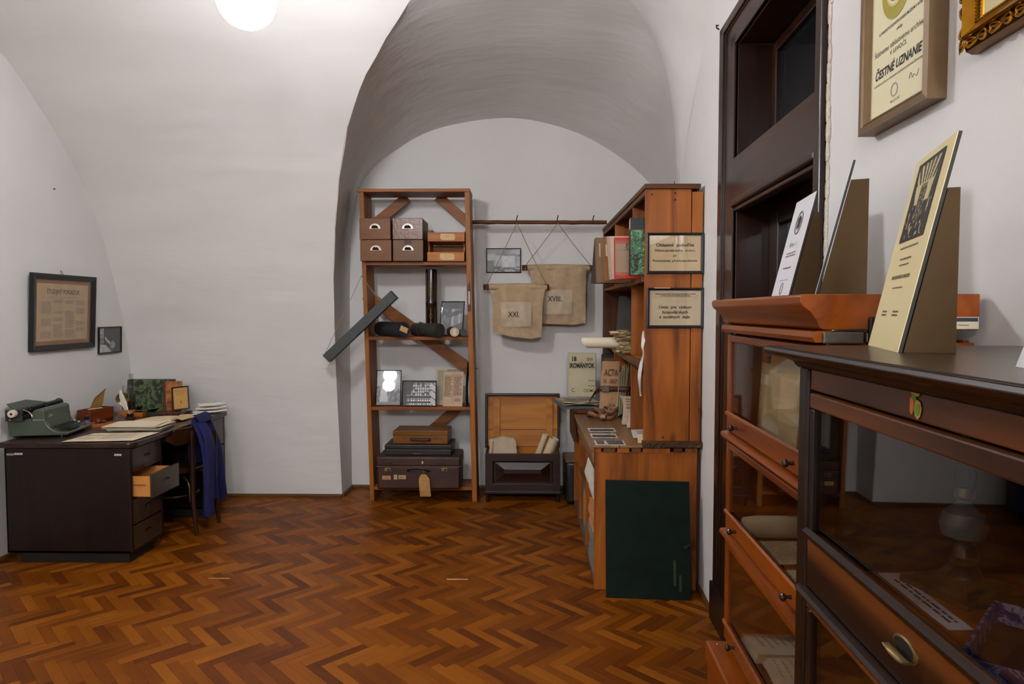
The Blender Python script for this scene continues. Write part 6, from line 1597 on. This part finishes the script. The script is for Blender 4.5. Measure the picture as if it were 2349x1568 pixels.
mb = MB(); mb.lathe([(.004, 0), (.003, .003)], 8, (-.02, HW - .01, .556), (0, 0, 1)); mb.build('screw_head', CHROME, t)
# contents of the bookcase
def inb(x, y, z): return bk.matrix_basis @ V((x, y, z)) if 0 else V((FX, YC, 0)) + M.Rotation(WRZ, 3, 'Z') @ V((x, y, z))
TANF = plain('a88f63', .8, var=.1, scale=9)
t = thing('tan_file', 'large tan paper file with a pale label, standing behind the top glass of the bookcase', 'file', inb(.075, .225, 1.2325), WRZ)
def leanbox(name, w, h, th, mat, dx=.0, par=None, x0=0, z0=0, y0=0, lean=.06):
    mb = MB(); mb.obox((x0, y0, z0), (0, -w, 0), (lean * h, 0, h), (th, 0, 0)); return mb.build(name, mat, par or t, bev=.002)
leanbox('cover', .25, .255, .016, TANF); leanbox('label', .14, .12, .001, plain('b8a27a', .8, var=.05), x0=.0035, z0=.07, y0=-.10)
t = thing('printed_booklet', 'narrow cream booklet with stitched edge behind the top glass of the bookcase', 'booklet', inb(.085, .335, 1.2325), WRZ)
leanbox('cover', .112, .215, .012, plain('a69a78', .8, var=.15, scale=40)); leanbox('title_patch', .10, .03, .001, plain('c4bb9c', .8), x0=.008, z0=.15, y0=-.008)
mb = MB()
for i in range(12): mb.tube([(.012 + .011 * i / 12, .001, .02 + .016 * i), (.004 + .011 * i / 12, -.004, .024 + .016 * i)], .0014, 4)
o = mb.build('stitching', plain('4a4232', .8), t); o['kind'] = 'stuff'
z2 = .9255
t = thing('parchment_roll', 'thick rolled parchment lying on the second shelf of the bookcase', 'roll', inb(.03, .26, z2 + .034), WRZ)
mb = MB(); mb.tube([(0, .0, 0), (.04, .0, 0), (.25, .005, .0)], [.028, .033, .034], 20); mb.build('roll_body', plain('a8987a', .75, var=.06), t, smooth=True)
t = thing('old_newspaper', 'small old printed sheet lying on the second shelf of the bookcase', 'newspaper', inb(.035, .03, z2), WRZ)
mb = MB(); mb.slab(lambda a, b: (.23 * a, .005 + .18 * b, .004 + .004 * math.sin(PI * a)), 6, 4, (0, 0, .002)); mb.build('sheet', plain('9d9172', .85, var=.12, scale=30), t, smooth=True)
mb = MB(); inked(mb, (.0, .02, .0085), YV * -1, X1, [], []); inked(mb, (.015, .015, .009), X1, YV, [], para(.0, .09, .15, .01, .008, .4, .1, 2) + para(.10, .2, .15, .01, .008, .4, .1, 3)); o = mb.build('small_print', plain('6a6250', .85), t); o['kind'] = 'stuff'
t = thing('handwritten_sheet', 'small handwritten cream sheet at the front of the second shelf of the bookcase', 'document', inb(.045, -.15, z2), WRZ)
mb = MB(); mb.slab(lambda a, b: (.16 * a, .15 * b, .003 + .003 * a), 4, 4, (0, 0, .0015)); mb.build('sheet', plain('b5aa86', .85), t)
mb = MB(); inked(mb, (.02, .02, .0075), X1, YV, [], para(.03, .11, .1, .02, .016, .3, .3, 2)); mb.build('handwriting', INK_GREY, t)
z3 = .5765
t = thing('open_manuscript', 'open handwritten book lying on the lowest shelf of the bookcase', 'book', inb(.035, .15, z3 + .004), WRZ)
for k in range(4):
    mb = MB(); mb.slab(lambda a, b, k=k: (.004 * k + .22 * a, -.004 + .17 * b + .004 * k, .004 + .006 * k + .022 * math.sin(PI * (1 - b) * .55) + .003 * nz(a * 5, b * 5, k)), 8, 10, (0, 0, .004)); mb.build('far_page', plain('aaa08c', .85, var=.05), t, smooth=True)
for k in range(4):
    mb = MB(); mb.slab(lambda a, b, k=k: (.02 + .004 * k + .22 * a, -.165 + .16 * b - .002 * k, .004 + .006 * k + .022 * math.sin(PI * b * .55) + .003 * nz(a * 5, b * 5, k + 5)), 8, 10, (0, 0, .004)); mb.build('near_page', plain('a59c88', .85, var=.05), t, smooth=True)
mb = MB()
rnd = random.Random(21)
for (y0, y1) in ((.03, .145), (-.13, -.03)):
    for i in range(8):
        x = .04 + .022 * i; yy = y1
        while yy > y0 + rnd.random() * .04:
            l = rnd.uniform(.006, .016); b = (yy / .17) if y0 > 0 else (yy + .165) / .16
            zz = .004 + .018 + .022 * math.sin(PI * ((1 - b) if y0 > 0 else b) * .55) + .004
            mb.beam((x, yy, zz), (x + .004, yy - l, zz), .0016, .0008); yy -= l + .004
o = mb.build('handwriting', plain('57504a', .85), t); o['kind'] = 'stuff'

# ------------------------------------------------------------------ dark oak display cabinet nearest the camera
YC2 = .795; FX2 = .58 + .035 * (YC2 - 3.6)
OAK = wood('180a05', '633619', 'y', .9, .38, .1, streak=.5, ring=True)
OAKD = wood('0d0603', '2a150b', 'y', .9, .35, .15, streak=.5)
OAKZ = wood('0a0503', '22110a', 'z', .9, .35, .15, streak=.5)
OAKT = wood('241a14', '46362b', 'y', .9, .30, .2, streak=.5)
OAKI = wood('7a3c10', 'a35a1e', 'y', .8, .45, streak=.45)
t = dk = thing('display_cabinet', 'dark oak display cabinet with glass doors, nearest on the right', 'cabinet', (FX2, YC2, 0), WRZ)
HW2, DP2 = .415, .40
DGL = glass('cabinet_glass', (.86, .84, .82, 1))
def lc(name, p, q, mat, bev=.003, par=None): mb = MB(); mb.box(p, q); return mb.build(name, mat, par or t, bev=bev)
cr2 = [(.06, 0), (.0, 0), (-.006, .003), (-.010, .010), (-.022, .016), (-.026, .022), (-.040, .028), (-.048, .034), (-.052, .046), (-.052, .058), (-.047, .064), (.06, .064)]
zt2 = 1.536
# crown with flared ends
mb = MB()
outl = [(-.010, 1.502), (-.014, 1.506), (-.016, 1.512), (-.026, 1.516), (-.038, 1.519), (-.048, 1.523), (-.053, 1.529), (-.049, 1.536)]
vs = []
for x, z in outl:
    e = -x * 1.55 - .008
    vs += [(x, HW2 + e, z), (x, -HW2 - e, z), (DP2, -HW2 - e, z), (DP2, HW2 + e, z)]
fs = []
for i in range(len(outl) - 1):
    for a in range(4):
        b = (a + 1) % 4; fs.append((i * 4 + a, i * 4 + b, (i + 1) * 4 + b, (i + 1) * 4 + a))
m_ = (len(outl) - 1) * 4
fs.append((m_ + 3, m_ + 2, m_ + 1, m_)); fs.append((0, 1, 2, 3))
mb.add(vs, fs); mb.build('crown', [OAKD], t, bev=.0015)
lc('top_board', (-.044, -HW2 - .06, 1.5362), (DP2, HW2 + .062, 1.5375), OAKT, 0)
for s_ in (-1, 1): lc('corner_post', (-.010, s_ * (HW2 + .004), 0), (.05, s_ * (HW2 - .034), 1.503), OAKZ, .005); lc('side_panel', (.05, s_ * HW2, .05), (DP2, s_ * (HW2 - .02), 1.472), OAKZ, 0)
lc('back', (DP2 - .012, -HW2 + .02, .05), (DP2, HW2 - .02, 1.50), OAKD, 0)
lc('frieze', (-.004, -HW2 + .034, 1.466), (.02, HW2 - .034, 1.505), OAK, .002)
secs2 = ((.80, 1.118), (1.118, 1.464))
for k, (z0, z1) in enumerate(secs2):
    lc('shelf', (.012, -HW2 + .02, z0 + .014), (DP2 - .012, HW2 - .02, z0 + .03), OAKI)
    zb, zt = z0 + .008, z1 - .003
    d = lc('door', (-.006, -HW2 + .036, zb), (.011, HW2 - .036, zb + .096), OAK, .003)
    lc('top_rail', (-.006, -HW2 + .036, zt - .026), (.011, HW2 - .036, zt), OAK, .003, d)
    for s_ in (-1, 1): lc('stile', (-.006, s_ * (HW2 - .037), zb + .097), (.011, s_ * (HW2 - .052), zt - .027), OAKZ, .003, d)
    mb = MB(); mb.box((.002, -HW2 + .053, zb + .097), (.005, HW2 - .053, zt - .027)); mb.build('glass_pane', DGL, d)
    mb = MB(); mb.sweep([(0, 0), (-.008, .004), (-.009, .011), (0, .016)], (-.006, -HW2 + .036, zb + .086), (-.006, HW2 - .036, zb + .086), (1, 0, 0), (0, 0, 1)); mb.build('rail_moulding', OAKD, d, smooth=True)
    mb = MB(); hz = zb + .052; hy = .05
    BR2 = plain('7d673c', .32, .8)
    mb.lathe([(.03, 0), (.03, .0015), (.026, .003), (.001, .003)], 24, (-.006, hy, hz), (-1, 0, 0), squash=(.5, 1)); pl = mb.build('pull', BR2, d, smooth=True)
    mb = MB(); mb.lathe([(.024, 0), (.001, .0008)], 24, (-.0091, hy, hz + .001), (-1, 0, 0), squash=(.45, 1)); mb.build('pull_recess', plain('0a0705', .5), pl)
    mb = MB(); mb.slab(lambda a, b: (-.009 - .012 * math.sin(PI * (.15 + .75 * b)), hy + .026 * math.cos(PI * a), hz - .004 - .012 * math.sin(PI * a) * b), 14, 6, (.0015, 0, 0)); mb.build('pull_lip', BR2, pl, smooth=True)
    mb = MB(); mb.sweep([(.0, 0), (-.012, 0), (-.016, .006), (-.012, .012), (0, .014)], (-.004, -HW2 + .02, z0 - .008), (-.004, HW2 - .02, z0 - .008), (1, 0, 0), (0, 0, 1)); mb.build('joint_strip', OAKD, t, smooth=True)
lc('base', (-.01, -HW2, .0), (DP2, HW2, .80), OAKD, .004)
# little emblem on the frieze: a scroll over an acorn-like shield
ey, ez = .048, 1.473
DEC = plain('b0923a', .4, .3); DEG = plain('5d7a1e', .5); DEO = plain('b8622a', .5)
def dec(name, pts, mat, x=-.0052): mb = MB(); mb.prism([(x, ey - a * .55, ez + b * .55) for a, b in pts], (-.0006, 0, 0)); return mb.build(name, mat, t)
dec('emblem_scroll', [(-.012, .052), (-.004, .060), (.006, .056), (.016, .052), (.026, .056), (.024, .046), (.012, .042), (.002, .047), (-.008, .046)], DEC)
dec('emblem_leaf', [(-.008, .044), (.004, .046), (.012, .038), (.010, .030), (-.004, .034)], DEG, -.0054)
dec('emblem_bud', [(-.014, .036), (-.006, .042), (.002, .032), (.0, .008), (-.006, .0), (-.014, .006)], DEO)
dec('emblem_shield', [(.006, .032), (.016, .036), (.028, .032), (.034, .018), (.028, .0), (.018, -.008), (.008, .0), (.003, .016)], DEC)
dec('emblem_field', [(.010, .026), (.026, .026), (.028, .016), (.024, .004), (.018, .0), (.010, .006), (.008, .016)], DEG, -.0058)
# contents
def ind(x, y, z): return V((FX2, YC2, 0)) + M.Rotation(WRZ, 3, 'Z') @ V((x, y, z))
zs2 = 1.1485
t = thing('caption_strip', 'white printed caption strip inside the dark display cabinet', 'label', ind(.115, .24, zs2), WRZ - .0)
mb = MB(); mb.box((0, -.07, 0), (.035, .14, .0015)); mb.build('paper', plain('b9b6bb', .7), t)
lettering(t, (.0, .13, .0016), YV * -1, X1, [], para(.02, .18, .021, .008, .0095, .45, 0, 3), INK, 'small_print')
t = thing('antique_lamp', 'old glass lamp on a stepped square base inside the dark cabinet', 'lamp', ind(.215, .31, zs2), WRZ + .35)
mb = MB(); s_ = .062
for a, b, z0, z1 in ((s_, s_, 0, .010), (s_ * .93, .046, .010, .020), (.046, .03, .020, .028)): mb.add([(-a, -a, z0), (a, -a, z0), (a, a, z0), (-a, a, z0), (-b, -b, z1), (b, -b, z1), (b, b, z1), (-b, b, z1)], [(3, 2, 1, 0), (0, 1, 5, 4), (1, 2, 6, 5), (2, 3, 7, 6), (3, 0, 4, 7), (4, 5, 6, 7)])
mb.build('stepped_base', wood('1a0f08', '4a3420', 'x', 2, .4), t)
mb = MB(); mb.lathe([(.03, .026), (.026, .036), (.016, .045), (.022, .06), (.018, .075), (.012, .085)], 20); mb.build('stem', plain('2a1d12', .3, .6), t, smooth=True)
mb = MB(); mb.lathe([(.012, .083), (.032, .092), (.036, .11), (.03, .13), (.014, .142), (.011, .15)], 20); mb.build('oil_font', plain('59615f', .12), t, smooth=True)
mb = MB(); mb.lathe([(.011, .15), (.015, .155), (.013, .17)], 16); mb.build('burner', plain('6a6048', .3, .7), t, smooth=True)
mb = MB(); mb.lathe([(.014, .17), (.016, .19), (.011, .22), (.010, .28)], 18); mb.build('chimney', glass('lamp_glass', (.7, .74, .78, 1)), t, smooth=True)
VIO = marbled('violet_marbled', [(.4, '1f1840'), (.5, '3a2f66'), (.6, '8d8699'), (.7, '2a2150')], 30, 2, .5)
t = thing('violet_box', 'open violet marbled cardboard box tray at the front of the dark cabinet', 'box', ind(.165, .075, zs2), WRZ - .72)
mb = MB()
for a, b in (((-.06, -.11, 0), (.09, -.105, .034)), ((-.06, .105, 0), (.09, .11, .034)), ((-.06, -.105, 0), (-.055, .105, .034)), ((.085, -.105, 0), (.09, .105, .034))): mb.box(a, b)
mb.build('tray_wall', VIO, t, bev=.001)
mb = MB(); mb.box((-.055, -.105, 0), (.085, .105, .004)); mb.build('tray_floor', plain('2c0f0c', .7), t)

# ------------------------------------------------------------------ cards on wedge stands
def wedge(label, corner, ang, w, slant, support_h, page, bx=.08, run=.30, card=None):
    """corner: bottom near corner of the page; ang: heading of the page's bottom edge away from the camera, from +Y towards +X"""
    t = thing('card_stand', label, 'card stand', corner, -ang)
    # local: y runs along the page's foot (away), x points behind the page
    d = run; h = slant * math.cos(math.asin(d)) ; dx = slant * d
    u = V((dx, 0, h)).normalized(); nrm = V((-h, 0, dx)).normalized()
    mb = MB(); mb.obox((0, 0, 0), (0, w, 0), u * slant, -nrm * .0012); cd = mb.build('card', page, t)
    mb = MB(); mb.obox(-nrm * .0012, (0, w, 0), u * slant, -nrm * .005); mb.build('card_backing', plain('1f1c19', .7), t)
    mb = MB(); xa = support_h / h * dx + .004
    mb.prism([V((.009, .002, .0)), V((bx, .002, .0)), V((bx, .002, support_h)), V((xa + .004, .002, support_h))], (0, w - .004, 0)); mb.build('wedge', card or plain('48361f', .8, var=.04, spec=.2), t)
    return t, u, nrm
Y_ = V((0, -1, 0))
WHT = plain('d5d3d6', .5)
c0 = at(1806, 683, 1.90); c0.z = 1.636
def page_lines(t, u, w, o=0): return V((-.0002, w, 0))
t, u, n_ = wedge('white diploma card on a brown wedge stand, farthest on the bookcase', c0, .135, .207, .30, .235, WHT, run=.235, bx=.082)
o0 = V((0, .207, 0))
mb = MB(); c = o0 + Y_ * .105 + u * .225 + n_ * .0008
for rr in (.034, .031, .02): mb.tube([c + Y_ * (rr * math.cos(i * PI / 12)) + u * (rr * math.sin(i * PI / 12)) for i in range(25)], .0008, 4, cap=False)
mb.build('seal_ring', INK_GREY, t)
flat(t, 'seal_shield', [(.095, .21), (.115, .21), (.118, .24), (.105, .248), (.092, .24)], INK, o=o0, r=Y_, u=u)
lettering(t, o0, Y_, u, [('Ďakovný list', .105, .155, .024, -.085, -.01, 'CENTER', .2)], [], plain('9aa08a', .7)); lettering(t, o0, Y_, u, [], para(.05, .16, .135, .125, .008, .4, .1, 2) + para(.06, .15, .09, .085, .008, .5, 0, 3) + [(.055, .055, .155, .0565)], INK_GREY, 'small_print')
mb = MB(); c = o0 + Y_ * .105 + u * .03 + n_ * .0008; mb.tube([c + Y_ * (.014 * math.cos(i * PI / 10)) + u * (.018 * math.sin(i * PI / 10)) for i in range(21)], .0007, 4, cap=False); mb.build('round_stamp', plain('4a4a60', .7), t)
c1 = at(1868, 681, 1.60); c1.z = 1.636
t, u, n_ = wedge('pale card seen almost edge on, on a brown wedge stand, middle of the bookcase top', c1, .398, .207, .315, .262, plain('aeb0b6', .5), run=.235, bx=.108)
lettering(t, V((0, .207, 0)), Y_, u, [], para(.05, .16, .23, .20, .012, .5, .1, 2) + para(.06, .15, .12, .06, .010, .5, 0, 3), INK_GREY, 'small_print')
c2 = V((.566, 1.045, 1.5378))
YEL = plain('d8c795', .6, var=.03, scale=5)
t, u, n_ = wedge('yellow diploma card with a dark woodcut picture, on the dark cabinet', c2, .295, .235, .335, .245, YEL, run=.215, bx=.078)
o0 = V((0, .235, 0))
def tone_cut(s, q):
    g = nz(s * 3, q * 3, 2)
    ray_ = math.sin(math.atan2(q - .35, s - .5) * 26) > .1
    v = .12
    if q > .35 and abs(s - .5) < .2 + .22 * q + .08 * g: v = .78 if ray_ or q < .7 else .25
    if q <= .45: v = .72 if nz(s * 16, q * 10, 5) > .32 else .1
    if abs(s - .5) < .12 * (1.2 - abs(q - .5)) and .2 < q < .68: v = .22 + .35 * (nz(s * 22, q * 22) > .2)
    if q > .95 or q < .03 or s < .04 or s > .96: v = .1
    return (v, v * .93, v * .66)
photo_print(o0 + Y_ * .038 + u * .185 + n_ * .0003, Y_, u, .158, .137, 66, 60, tone_cut).build('woodcut', PRINT, t)
lettering(t, o0, Y_, u, [('MESTO LEVOČA', .117, .122, .012, -.0, 0, 'CENTER')] if 0 else [], para(.06, .18, .172, .168, .007, .4, 0, 1) + para(.08, .155, .152, .148, .008, .4, 0, 2) + para(.085, .15, .142, .139, .006, .4, 0, 7) + para(.055, .18, .120, .116, .010, .55, 0, 3) + para(.08, .15, .103, .1, .006, .4, 0, 4) + para(.05, .085, .062, .05, .006, .5, .3, 5) + para(.13, .17, .062, .05, .006, .5, .3, 6), plain('6a5c3c', .7), 'small_print')
c3 = V((.494, .582, 1.5378))
t, u, n_ = wedge('white card stand cut off by the right edge of the photo', c3, .3, .207, .30, .235, WHT)
